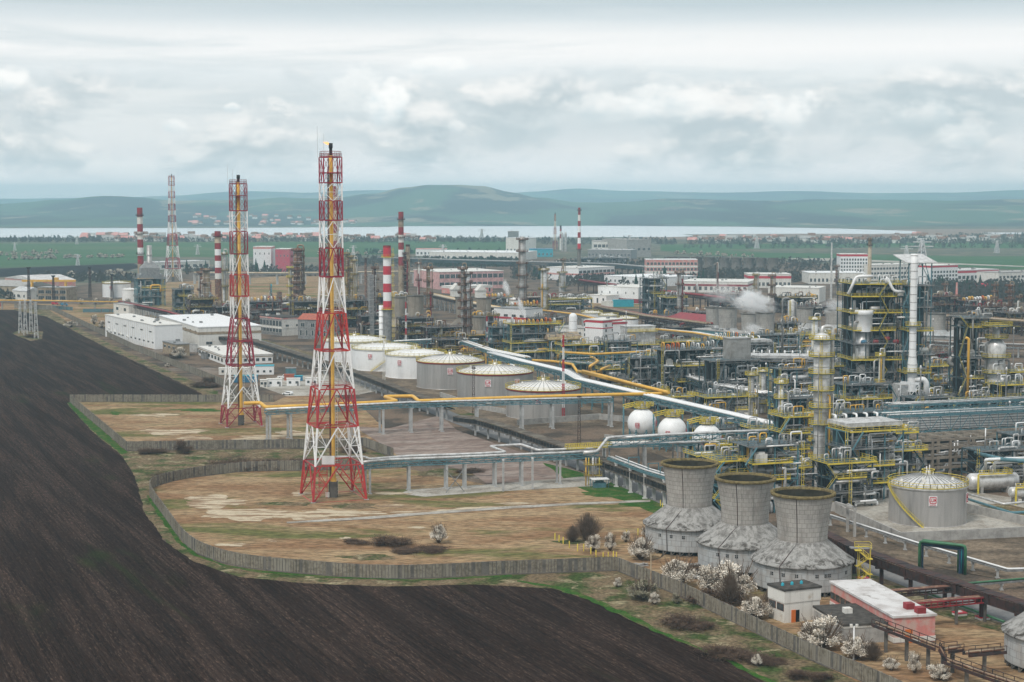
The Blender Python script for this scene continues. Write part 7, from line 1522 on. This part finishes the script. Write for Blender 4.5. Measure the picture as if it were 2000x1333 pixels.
# grey furnace unit beside the slender far tower
t, W_, z_ = unit('grey blue furnace block with sloping shoulders, left of the slender far flare tower', 296, 598, 50, 545, 16, 3, 'new', 'none', dens=.6, name='furnace_block')
mb = MB(); z = z_[-1] + .2; a = W_ * .42; zs_ = zat(512, P(296, 598).y); h1 = z + (zs_ - z) * .62; mb.box(-a, a, 1, 15, z, z + (zs_ - z) * .25); b_ = z + (zs_ - z) * .25
mb.add([(-a * .8, 2, b_), (a * .8, 2, b_), (a * .8, 14, b_), (-a * .8, 14, b_), (-a * .8, 2, h1), (a * .8, 2, h1), (a * .8, 14, h1), (-a * .8, 14, h1), (-a * .3, 6, zs_), (a * .3, 6, zs_), (a * .3, 10, zs_), (-a * .3, 10, zs_)], [(0, 1, 5, 4), (1, 2, 6, 5), (2, 3, 7, 6), (3, 0, 4, 7), (4, 5, 9, 8), (5, 6, 10, 9), (6, 7, 11, 10), (7, 4, 8, 11), (8, 9, 10, 11)]); mb.build('furnace_shell', 'gsteel', t)
mb = MB(); k = pm(P(296, 598).y); mb.lathe([(5 * k, z + 2), (5 * k, zat(480, P(296, 598).y))], 20, (0, 7)); mb.lathe([(6 * k, zat(500, P(296, 598).y)), (6 * k, zat(500, P(296, 598).y) + 1)], 20, (0, 7)); mb.build('stack', 'silver2', t)
# rusty fat duct
c = P(376, 622); k = pm(c.y); t = thing('rusty_duct', 'fat rusty horizontal duct on white trestles, left of the long striped chimney', 'duct', c); hh = zat(603, c.y); mb = MB(); mb.tube([(-4 * k, 0, hh), (20 * k, -14, hh), (42 * k, -24, hh)], 7 * k, 20); mb.build('duct', 'rust', t)
for q in range(6): mb = MB(); x, y = (4 + q * 7) * k, -4 - q * 4; mb.beam((x - 1.2, y, 0), (x - 1.2, y, hh - 6 * k), .5); mb.beam((x + 1.8, y, 0), (x + 1.8, y, hh - 6 * k), .5); mb.beam((x - 1.2, y, 3), (x + 1.8, y, 3), .3); mb.build('trestle_leg', 'owhite', t)
# far silos
for i, (x, top, b, w_, lab) in enumerate(((1098.5, 455, 492, 4.5, 'left one of two far grey silos in front of the lake'), (1104.5, 453, 492, 5, 'right one of two far grey silos in front of the lake'))):
    c = P(x, b); k = pm(c.y); t = thing('far_silo', lab, 'silo', c, 0, 'far silos by the lake'); mb = MB(); hh = zat(top, c.y); mb.lathe([(w_ * k / 2, 0), (w_ * k / 2, hh - 4), (w_ * k * .2, hh)], 16); mb.build('shell', 'silver2', t)
# far blocky cooling cells
t0 = None
for i in range(9):
    x = 1312 + i * 24 + (6 if i > 3 else 0); y = 528 + i * .6; c = P(x, y); k = pm(c.y); w_ = 11 * k; hh = zat(502 + i * .3, c.y)
    t = thing('cooling_cell', 'far grey ribbed cooling tower in the long row before the green field', 'cooling tower', c, 0, 'far row of ribbed cooling towers'); mb = MB(); mb.lathe([(w_ * 1.12, 0), (w_ * 1.1, hh * .35), (w_ * .82, hh * .5), (w_ * .88, hh * .75), (w_, hh)], 18, cap=False); mb.lathe([(w_ * .93, hh * .98), (w_ * .8, hh * .55)], 18, mi=1); mb.build('shell', ['dconcrete', 'inner'], t)

# ---- more of the thin uprights and small clusters between the units
vp = None
rr = random.Random(404)
for i in range(46):
    x = rr.uniform(1180, 1990); y = rr.uniform(690, 900)
    if y > 780 and x < 1400: continue
    c = P(x, y); h_ = rr.uniform(10, 24)
    if vp is None:
        t = thing('vent_pole', 'thin grey vent pole standing among the process units', 'vent pole', c, 0, 'thin grey vent poles among the process units'); mb = MB(); mb.lathe([(.22, 0), (.16, 12), (.16, 16)], 8); mb.build('pole', 'gsteel', t); mb = MB(); mb.lathe([(.16, 16), (.36, 16.1), (.36, 16.7), (.1, 17)], 8); mb.build('cap', 'silver', t); vp = t
    else: copy_tree(vp, c, scale=(1, 1, h_ / 16))
for a in (('low cluttered pipe unit behind the left gas sphere', 1270, 800, 60, 764, 8, 2, 'dark'), ('low teal pipe unit behind the second gas sphere', 1325, 812, 60, 776, 8, 2, 'new'), ('small yellow railed unit under the white topped rack, behind the third gas sphere', 1395, 838, 50, 806, 7, 2, 'new'),
          ('teal pipe unit at the far end of the trussed pipe bridge', 1500, 905, 60, 838, 8, 3, 'new'), ('dark pipe unit between the tall column and the broad low unit', 1640, 905, 50, 836, 8, 3, 'dark'), ('pipe unit right of the broad low unit, under the blue green racks', 1760, 880, 60, 826, 8, 3, 'new'),
          ('small dark unit left of the small pale stack', 1655, 836, 40, 778, 8, 2, 'dark'), ('unit of white pipes between the white duct and the reactor frame tower', 1845, 800, 50, 752, 8, 3, 'new'), ('dark unit behind the right side of the reactor vessel', 1985, 790, 50, 728, 9, 3, 'dark'),
          ('pale pipe unit right of the frame tower with the shelter roof', 1832, 766, 44, 716, 9, 2, 'new'), ('dark low unit behind the twin silver columns', 1495, 748, 60, 716, 9, 2, 'dark'), ('small yellow unit in front of the furnace box table', 1258, 730, 60, 700, 8, 2, 'new'),
          ('cluttered unit right of the orange topped dark unit', 1400, 746, 50, 704, 9, 2, 'new'), ('hazy pale unit behind the long air cooler', 1562, 700, 50, 655, 9, 2, 'new'), ('low old unit left of the furnace block, behind the vent poles', 1650, 690, 50, 655, 9, 2, 'old'),
          ('old dark unit in front of the rusty pipe trestle', 1340, 660, 60, 640, 9, 1, 'rust'), ('old unit in front of the dark green open frames', 1290, 640, 50, 618, 9, 2, 'old'), ('old low unit right of the white silo', 1070, 650, 60, 622, 10, 2, 'old'),
          ('low brown unit left of the four floor unit', 925, 715, 50, 690, 8, 1, 'old'), ('brown unit behind the farthest silver dome tank', 880, 700, 50, 664, 9, 2, 'old'), ('low rusty unit right of the rusty duct', 480, 640, 50, 612, 9, 2, 'rust'),
          ('rusty low unit left of the red edged shed', 540, 610, 50, 588, 10, 2, 'rust'), ('old unit behind the striped chimney pair', 770, 610, 60, 580, 12, 2, 'old'), ('hazy old unit at the right, left of the rusty ringed column', 1900, 650, 60, 622, 12, 2, 'old'), ('old low pipe unit right of the steaming row', 1540, 660, 50, 632, 10, 2, 'old')):
    unit(*a, dens=1.1)

for a in (('dense dark pipe unit filling the space behind the main blue green rack', 1800, 858, 110, 828, 9, 2, 'dark'), ('dark pipe unit between the small silver column and the dark exchanger yard', 1395, 880, 80, 838, 8, 2, 'dark'),
          ('teal unit directly behind the left cooling tower rim', 1392, 950, 60, 890, 8, 3, 'new'), ('yellow railed unit rising behind the middle cooling tower rim', 1470, 960, 60, 880, 8, 3, 'new'), ('dark unit filling the gap at the foot of the tall column', 1560, 985, 60, 915, 8, 3, 'dark'),
          ('dark unit of tall pipes left of the silver cooler deck', 1645, 960, 50, 866, 8, 4, 'new'), ('narrow teal unit with white bends right of the silver cooler deck', 1772, 940, 40, 846, 8, 4, 'new'), ('broad dark unit behind the yellow floored unit with the small stack', 1650, 812, 70, 770, 9, 2, 'dark'),
          ('cluttered pale unit behind the reactor vessel', 1962, 778, 60, 735, 9, 2, 'old'), ('old unit between the reactor and the weathered cooling towers', 1858, 720, 70, 690, 9, 2, 'rust'), ('dark unit just left of the plain silver vessel', 1205, 772, 40, 742, 7, 2, 'dark'),
          ('low dark unit on the yard between the white topped rack and the trussed bridge', 1440, 852, 60, 826, 7, 1, 'dark'), ('old brown unit behind the white building with the red stripe', 1060, 606, 70, 582, 12, 2, 'rust'), ('old unit right of the white shed with the red base', 1390, 640, 60, 610, 12, 2, 'old')):
    unit(*a, dens=1.3)
# ================================================================== vegetation
def leafcloud(mb, lobes, n, ls, rr, mi=0, shell=.55):
    for _ in range(n):
        cx, cy, cz, r = rr.choice(lobes)
        u = rr.uniform(-1, 1); a = rr.uniform(0, 2 * pi); q = sqrt(1 - u * u); k = r * (shell + (1 - shell) * rr.random()) * rr.uniform(.85, 1.1)
        x, y, z = cx + cos(a) * q * k, cy + sin(a) * q * k, max(.01, cz + u * k * .9)
        s_ = ls * rr.uniform(.6, 1.4); b = rr.uniform(0, 6.28); t = rr.uniform(-.9, .9)
        dx, dy, dz = cos(b) * s_, sin(b) * s_, s_ * t * .5; ex, ey, ez = -sin(b) * s_ * .6, cos(b) * s_ * .6, s_ * rr.uniform(-.8, .8)
        mb.add([(x - dx, y - dy, z - dz), (x + ex, y + ey, z + ez), (x + dx, y + dy, z + dz), (x - ex, y - ey, z - ez)], [(0, 1, 2, 3)], mi)
def proto(kind, seed):
    rr = random.Random(seed); t = bpy.data.objects.new('tmp', None)
    lobes = [(rr.uniform(-.24, .24), rr.uniform(-.24, .24), rr.uniform(.34, .80), rr.uniform(.10, .24)) for _ in range(11)]
    parts = []
    if kind in ('blossom', 'dull'):
        mb = MB(); lobes += [(cos(a) * .28, sin(a) * .28, .3, .17) for a in (0, 1.3, 2.6, 3.9, 5.1)]
        leafcloud(mb, lobes, 7500, .0165, rr, shell=.3); parts.append((mb, 'crown', 'blossom' if kind == 'blossom' else 'blossomdull'))
        mb = MB()
        for _ in range(130):
            a = rr.uniform(0, 6.28); r1 = rr.uniform(.1, .42); mb.beam((cos(a) * .04, sin(a) * .04, 0), (cos(a) * r1 * 1.1, sin(a) * r1 * 1.1, rr.uniform(.3, .95)), .008)
        mb.lathe([(.035, 0), (.02, .4)], 7); parts.append((mb, 'branches', 'twig'))
    elif kind == 'bare':
        mb = MB()
        for _ in range(900):
            a = rr.uniform(0, 6.28); r1 = abs(rr.gauss(0, .3)); r1 = min(r1, .5); z1 = (1 - (r1 * 1.6) ** 2 * .6) * rr.uniform(.55, 1.0); p = Vector((cos(a) * r1 * .25, sin(a) * r1 * .25, rr.uniform(0, .2))); q = Vector((cos(a) * r1, sin(a) * r1, z1)); mb.beam(p, q, .0035)
            m_ = p.lerp(q, rr.uniform(.4, .8)); mb.beam(m_, m_ + Vector((rr.uniform(-.12, .12), rr.uniform(-.12, .12), rr.uniform(.05, .2))), .003)
        parts.append((mb, 'branches', 'twig')); mb = MB(); mb.lathe([(.03, 0), (.015, .5)], 7); parts.append((mb, 'trunk', 'bark'))
    elif kind == 'bramble':
        mb = MB(); lobes = [(rr.uniform(-.38, .38), rr.uniform(-.3, .3), rr.uniform(.15, .65), rr.uniform(.16, .3)) for _ in range(18)]; leafcloud(mb, lobes, 5200, .017, rr, shell=.3)
        for _ in range(120): x, y = rr.gauss(0, .22), rr.gauss(0, .2); mb.beam((x, y, 0), (x + rr.uniform(-.1, .1), y + rr.uniform(-.1, .1), rr.uniform(.3, .75)), .003)
        parts.append((mb, 'thicket', 'bramble'))
    elif kind == 'conifer':
        mb = MB()
        for _ in range(1100):
            z = rr.random() ** 1.3; r1 = .30 * (1 - z) ** .8 * rr.uniform(.7, 1.1) + .01; a = rr.uniform(0, 6.28); x, y = cos(a) * r1, sin(a) * r1; s_ = .05
            mb.add([(x * .5, y * .5, .08 + z * .9 + .03), (x - sin(a) * s_, y + cos(a) * s_, .06 + z * .9), (x * 1.15, y * 1.15, .04 + z * .9), (x + sin(a) * s_, y - cos(a) * s_, .06 + z * .9)], [(0, 1, 2, 3)])
        parts.append((mb, 'crown', 'conifer')); mb = MB(); mb.lathe([(.03, 0), (.01, .9)], 6); parts.append((mb, 'trunk', 'bark'))
    return parts
PRO = {}
def plant(kind, name, label, cat, x, y, wpx, hpx, group=None, seed=0, z=0.13):
    key = (kind, seed % 3)
    c = P(x, y); k = pm(c.y)
    if key not in PRO:
        t = thing(name, label, cat, c, 0, group)
        for mb, nm, m in proto(kind, seed % 3 + 11): mb.build(nm, m, t)
        PRO[key] = t
    else:
        t = copy_tree(PRO[key], c, label=label); t.name = name
        t['category'] = cat
        if group: t['group'] = group
        elif 'group' in t.keys(): del t['group']
    t.location = (c.x, c.y, 0.12); t.rotation_euler.z = random.Random(x * 7 + y).uniform(0, 6.28); t.scale = (wpx * k, wpx * k, hpx * k); return t
seedc = 0
for x, y, w_, h_, lab in [(857, 1062, 42, 46, 'egg shaped white blossoming tree alone in the dry near compound'), (1158, 1078, 36, 36, 'rounder white blossoming shrub below the big bare bush'), (1192, 1077, 30, 40, 'taller white blossoming shrub just right of the rounder one by the bare bush'),
    (1251, 1094, 64, 54, 'leaning white blossoming shrub touching the left cooling tower'), (1222, 1060, 22, 24, 'small pale blossoming shrub between the bare bush and the left cooling tower'), (1262, 1050, 26, 26, 'small pink tinged shrub against the wall of the left cooling tower'),
    (1325, 1145, 84, 64, 'wide cream blossoming tree between the panel wall and the left cooling tower'), (1392, 1162, 74, 62, 'cream blossoming shrub at the foot of the middle cooling tower'), (1436, 1172, 100, 82, 'largest cream blossoming thicket, between the middle and nearest cooling towers'),
    (1476, 1210, 76, 56, 'cream blossoming shrub left of the pump house'), (1578, 1252, 50, 40, 'white blossoming shrub in front of the pump house door'), (1604, 1268, 104, 68, 'broad white blossoming shrub against the dark roofed annex'), (1672, 1288, 76, 56, 'white blossoming shrub behind the white lamp post'),
    (1206, 1148, 20, 20, 'tiny pale shrub just outside the wall corner'), (1278, 1182, 28, 28, 'small cream shrub outside the panel wall below the wooden pole'), (1478, 1302, 28, 30, 'small round white blossoming tree on the verge at the bottom'),
    (1786, 1316, 34, 46, 'loose pale shrub in front of the rusty trestle at the lower right'), (1836, 1330, 54, 36, 'low pale shrub at the bottom edge near the cut off cooling tower'), (1740, 1310, 40, 30, 'thin pale shrub right of the white lamp post'),
    (184, 634, 18, 20, 'white blossoming tree left of the white workshops'), (199, 641, 18, 16, 'low white shrub touching the left white workshop'), (138, 640, 34, 16, 'long low white shrub on the verge beside the ploughed field'), (350, 700, 38, 24, 'brownish blossoming bush in front of the white workshops'), (339, 699, 15, 14, 'small round white shrub in front of the brownish bush'), (327, 718, 12, 10, 'tiny white shrub on the verge below the white workshops'), (228, 612, 16, 14, 'white shrub behind the blue grey fence'), (20, 585, 26, 14, 'white shrub beside the left edge behind the pylons')]:
    seedc += 1; plant('blossom', 'blossoming_shrub', lab, 'shrub', x, y, w_, h_, seed=seedc)
for x, y, w_, h_, lab in [(1254, 1172, 78, 48, 'greenish grey budding bush outside the wall corner'), (1322, 1180, 26, 22, 'small greenish bush against the outer side of the panel wall'), (1512, 1196, 36, 40, 'dull budding bush behind the pump house'), (640, 915, 30, 16, 'dull bush behind the nearest flare tower in the gully')]:
    seedc += 1; plant('dull', 'budding_bush', lab, 'shrub', x, y, w_, h_, seed=seedc)
for x, y, w_, h_, lab in [(1148, 1058, 66, 58, 'big bare brown bush by the yellow marker posts'), (1118, 1060, 40, 34, 'smaller bare bush left of the big bare bush'), (1425, 1180, 60, 60, 'bare dark bush inside the largest cream thicket'), (1705, 1292, 50, 40, 'bare brown bush behind the white lamp post'), (1505, 1190, 40, 44, 'bare bush between the nearest cooling tower and the pump house')]:
    seedc += 1; plant('bare', 'bare_bush', lab, 'bush', x, y, w_, h_, seed=seedc)
for x, y, w_, h_, lab in [(768, 1065, 80, 24, 'dark brown bramble mound left of the egg shaped blossoming tree'), (700, 1062, 60, 8, 'low brown bramble patch left of the dark mound'), (355, 886, 46, 30, 'dark bramble clump against the outside of the upper wall'), (300, 886, 60, 14, 'low bramble strip outside the upper wall corner'), (460, 912, 140, 20, 'long dark bramble bank along the back of the curved wall'), (560, 912, 120, 18, 'dark bramble bank right of the long one, behind the curved wall'), (318, 938, 60, 18, 'dark bramble clump at the bend of the curved wall'),
    (1345, 1120, 90, 22, 'dark undergrowth below the left cooling tower'), (1400, 1178, 110, 28, 'dark undergrowth below the largest cream thicket'), (1345, 1225, 110, 24, 'reddish brown bramble bank outside the panel wall'), (1440, 1284, 130, 24, 'dark bramble bank on the verge near the small round tree'), (1580, 1328, 90, 20, 'dark bramble bank at the bottom edge by the panel wall'), (1500, 1296, 80, 14, 'brown bramble strip right of the small round tree'), (1172, 1098, 50, 12, 'dark red bramble clump by the yellow marker posts'), (820, 1078, 110, 7, 'thin brown bramble strip below the egg shaped tree'),
    (400, 757, 60, 16, 'dark bramble clump on the verge above the upper compound'), (410, 748, 30, 18, 'dark bramble bush behind the upper panel wall'), (330, 700, 50, 10, 'dark hedge in front of the brown brick hut'), (920, 922, 60, 8, 'dark hedge along the lower edge of the concrete pad'), (860, 904, 70, 5, 'thin dark hedge at the left edge of the concrete pad'), (60, 660, 40, 8, 'brown scrub at the feet of the pale pylons'), (690, 884, 60, 14, 'dark scrub outside the upper wall behind the nearest flare tower')]:
    seedc += 1; plant('bramble', 'bramble_thicket', lab, 'bramble', x, y, w_, h_, seed=seedc)
rr = random.Random(21)
rows = [((4, 500), (120, 496), 12, 11, 10), ((20, 508), (250, 503), 20, 14, 9), ((60, 549), (270, 541), 15, 18, 14), ((620, 500), (760, 497), 7, 14, 8), ((1320, 497), (1480, 503), 16, 9, 7), ((1000, 512), (1200, 516), 5, 10, 7), ((120, 596), (300, 592), 6, 16, 12)]
for a, b, n, w_, h_ in rows:
    for i in range(n):
        k = (i + rr.uniform(-.4, .4)) / n; s_ = rr.uniform(.6, 1.35)
        plant('blossom', 'blossoming_tree', 'small pale blossoming tree standing in a loose row along a far field edge', 'tree', a[0] + (b[0] - a[0]) * k, a[1] + (b[1] - a[1]) * k + rr.uniform(-1, 1), w_ * s_, h_ * s_, 'blossoming trees along the far field edges', seed=i)
for i in range(58):
    if i < 26: x, y = rr.uniform(1828, 2000), rr.uniform(560, 578)
    elif i < 36: x, y = rr.uniform(1205, 1300), rr.uniform(545, 562)
    elif i < 42: x, y = rr.uniform(1320, 1400), rr.uniform(548, 560)
    elif i < 48: x, y = rr.uniform(300, 570), rr.uniform(528, 538)
    else: x, y = rr.uniform(1040, 1110), rr.uniform(538, 548)
    plant('conifer', 'conifer', 'dark pointed conifer among the works buildings', 'tree', x, y, rr.uniform(11, 16), rr.uniform(16, 27), 'dark conifers among the works buildings', seed=i)
for i, (x, y, w_, h_) in enumerate([(1298, 552, 22, 32), (1240, 545, 20, 20), (1510 + 208, 560, 14, 20), (1835, 562, 18, 24), (1812, 560, 10, 30), (1806, 556, 12, 26), (500, 531, 12, 26)]): plant('conifer', 'conifer', 'dark pointed conifer among the works buildings', 'tree', x, y, w_, h_, 'dark conifers among the works buildings', seed=i)
def wood(name, regs, m, seed, hgt=9, lean=None):
    rr = random.Random(seed); mb = MB()
    for (x0, y0, x1, y1, n) in regs:
        for _ in range(n):
            y = rr.uniform(y0, y1); c = P(rr.uniform(x0, x1), y); s_ = rr.uniform(.5, 1.2) * hgt; k = 22
            for q in range(k):
                u = rr.random(); a = rr.uniform(0, 6.28); r1 = s_ * .5 * sin(pi * min(.95, u + .12)) * rr.uniform(.5, 1); x, yy, z = c.x + cos(a) * r1, c.y + sin(a) * r1, s_ * u; e = s_ * .13 * rr.uniform(.6, 1.3); b = rr.uniform(0, 3.14)
                mb.add([(x - cos(b) * e, yy - sin(b) * e, z), (x + cos(b) * e * .2, yy, z - e * .8), (x + cos(b) * e, yy + sin(b) * e, z + e * .3), (x, yy, z + e)], [(0, 1, 2, 3)])
    tag(mb.build(name, m), kind='stuff')
wood('far_wood', [(-20, 467, 640, 474, 900), (640, 468, 1010, 475, 450), (1010, 469, 1320, 479, 300), (1340, 468, 2020, 479, 800), (1850, 461, 2020, 466, 120), (1330, 482, 2020, 486, 120)], 'farwood', 1, 7)
wood('bare_wood', [(1080, 517, 1300, 530, 260), (1290, 512, 1640, 530, 300), (1500, 540, 1660, 552, 120), (1815, 560, 2020, 592, 900), (850, 512, 1010, 522, 220), (640, 508, 860, 522, 240), (60, 545, 280, 552, 160), (360, 528, 640, 540, 200), (1090, 548, 1300, 560, 200), (0, 578, 140, 586, 70), (1330, 534, 1520, 560, 300), (1000, 526, 1200, 548, 240)], 'farwood', 2, 7)
wood('dark_hedge', [(840, 514, 1012, 522, 300), (1400, 479, 1700, 481, 30), (700, 494, 1000, 497, 50)], 'conifer', 3, 7)
# ---- village in front of the lake and on the far shore
hp = []
for i, (rf, wl) in enumerate((('rust', 'owhite'), ('pink', 'tan'), ('concrete', 'owhite'))):
    t = thing('village_house', 'small red roofed house in the far village before the lake', 'house', P(300 + i * 60, 470), 0, 'houses of the far village'); w_ = 5 + i; mb = MB(); mb.box(-w_, w_, -4, 4, 0, 4.5); mb.build('wall', wl, t)
    mb = MB(); mb.add([(-w_ - .5, -4.6, 4.5), (w_ + .5, -4.6, 4.5), (w_ + .5, 4.6, 4.5), (-w_ - .5, 4.6, 4.5), (-w_ - .5, 0, 8), (w_ + .5, 0, 8)], [(0, 1, 5, 4), (2, 3, 4, 5), (0, 4, 3), (1, 2, 5), (3, 2, 1, 0)]); mb.build('roof', rf, t); hp.append(t)
hp[2]['label'] = 'small grey roofed house in the far village before the lake'
rr = random.Random(77)
for i in range(190):
    u = rr.random()
    if u < .5: x, y = rr.uniform(150, 620), rr.uniform(462, 472)
    elif u < .62: x, y = rr.uniform(620, 860), rr.uniform(465, 473)
    elif u < .8: x, y = rr.uniform(1700, 2000), rr.uniform(462, 476)
    else: x, y = rr.uniform(1340, 1700), rr.uniform(466, 476)
    h = hp[rr.choice((0, 1, 2, 0))]; copy_tree(h, P(x, y), rr.uniform(-.6, .6), scale=rr.uniform(.8, 1.4))
for i in range(48):     # on the slope across the water
    x, y = (rr.uniform(370, 700), rr.uniform(421, 440)) if i < 55 else ((rr.uniform(640, 700), rr.uniform(384, 392)) if i < 60 else (rr.uniform(1300, 1420), rr.uniform(412, 424)))
    if y < 400: continue
    # find the slope height by stepping along the ray
    a, b, c_ = ray(x, y); 
    D = 4760 + (443 - y) / (443 - 388) * 1700; z = zat(y, D)
    copy_tree(hp[rr.choice((0, 0, 1))], Vector((a / b * D, D, max(1, z - 3))), rr.uniform(-.5, .5), label='small pale house of the village on the slope across the lake', scale=rr.uniform(1.0, 1.5))['group'] = 'houses across the lake'
# far pylons
pl0 = None
for i, (x, y, tp_) in enumerate([(152, 519, 497), (29, 490, 474), (150, 478, 462), (386, 498, 478), (690, 500, 480), (1478, 486, 462), (941, 470, 447), (865, 500, 478), (1770, 512, 480), (1947, 495, 470), (1800, 528, 470), (1230, 478, 460)]):
    c = P(x, y); H_ = zat(tp_, c.y)
    if pl0 is None:
        t = thing('far_pylon', 'thin pale power pylon standing in the far fields', 'pylon', c, 0, 'pylons in the far fields'); mb = MB()
        for q in range(5): lattice(mb, H_ * q / 5, 3 * (1 - .8 * q / 5), H_ * (q + 1) / 5, 3 * (1 - .8 * (q + 1) / 5), 0, .5, .25, 'X')
        mb.build('lattice_body', 'silver', t); mb = MB(); mb.beam((-5, 0, H_ * .8), (5, 0, H_ * .8), .5); mb.beam((-4, 0, H_ * .95), (4, 0, H_ * .95), .5); mb.build('cross_arm', 'silver', t); pl0 = (t, H_)
    else: copy_tree(pl0[0], c, scale=H_ / pl0[1])
# ================================================================== steam
def steam(label, px, py, D_base, wpx, hpx, dens, seed, tilt=0.0, col=(1, 1, 1)):
    Y = P(1000, D_base).y; k = pm(Y); a, b, c_ = ray(px, py); loc = Vector((a / b * Y, Y, zat(py, Y)))
    mb = MB(); mb.lathe([(max(.001, sin(i * pi / 10)), -cos(i * pi / 10)) for i in range(11)], 16, cap=False)
    o = mb.build('steam_plume', 'white'); o.data.materials.clear(); m = bpy.data.materials.new('steam'); m.use_nodes = True; n = NT(m.node_tree)
    tc_ = n.n('ShaderNodeTexCoord').outputs['Object']; r = n.n('ShaderNodeVectorMath', {0: tc_}, operation='LENGTH').outputs['Value']
    nz = n.noise(n.n('ShaderNodeVectorMath', {0: tc_, 1: (seed * 3.1, seed, 0)}, operation='ADD').outputs[0], 2.1, 6, .62, .6)
    f = n.smooth(n.math('SUBTRACT', n.math('MULTIPLY', n.math('SUBTRACT', nz, .36), 3.2), n.math('MULTIPLY', n.math('POWER', r, 2.0), 1.0)), -.25, .55)
    d = n.math('MULTIPLY', f, dens * 2.6)
    v = n.n('ShaderNodeVolumePrincipled', {'Color': (*col, 1), 'Density': d, 'Emission Strength': 0.0}); out = n.nt.nodes.new('ShaderNodeOutputMaterial'); n.nt.links.new(v.outputs[0], out.inputs['Volume']); o.data.materials.append(m)
    o.location = loc; o.scale = (wpx * k / 2, wpx * k / 2.4, hpx * k / 2); o.rotation_euler.y = tilt; tag(o, label, 'steam', kind='stuff')
steam('largest white steam cloud drifting above the ribbed cooling towers', 1470, 590, 676, 110, 62, .10, 1, .3)
steam('thin veil of steam above the left cooling towers of the steaming row', 1408, 575, 662, 80, 60, .025, 2)
steam('small curl of steam in front of the steaming cooling towers', 1470, 645, 690, 44, 40, .10, 3)
steam('upper wisp of steam behind the tallest grey column', 989, 562, 606, 18, 40, .25, 4, -.3)
steam('bright narrow steam wisp rising from the four floor structure', 1018, 600, 690, 16, 52, .45, 5, -.3)
steam('faint steam between the grey striped column and the furnace block', 1632, 598, 655, 70, 40, .04, 6)
steam('low steam haze by the pale pipe structure', 1582, 690, 730, 36, 44, .07, 7)
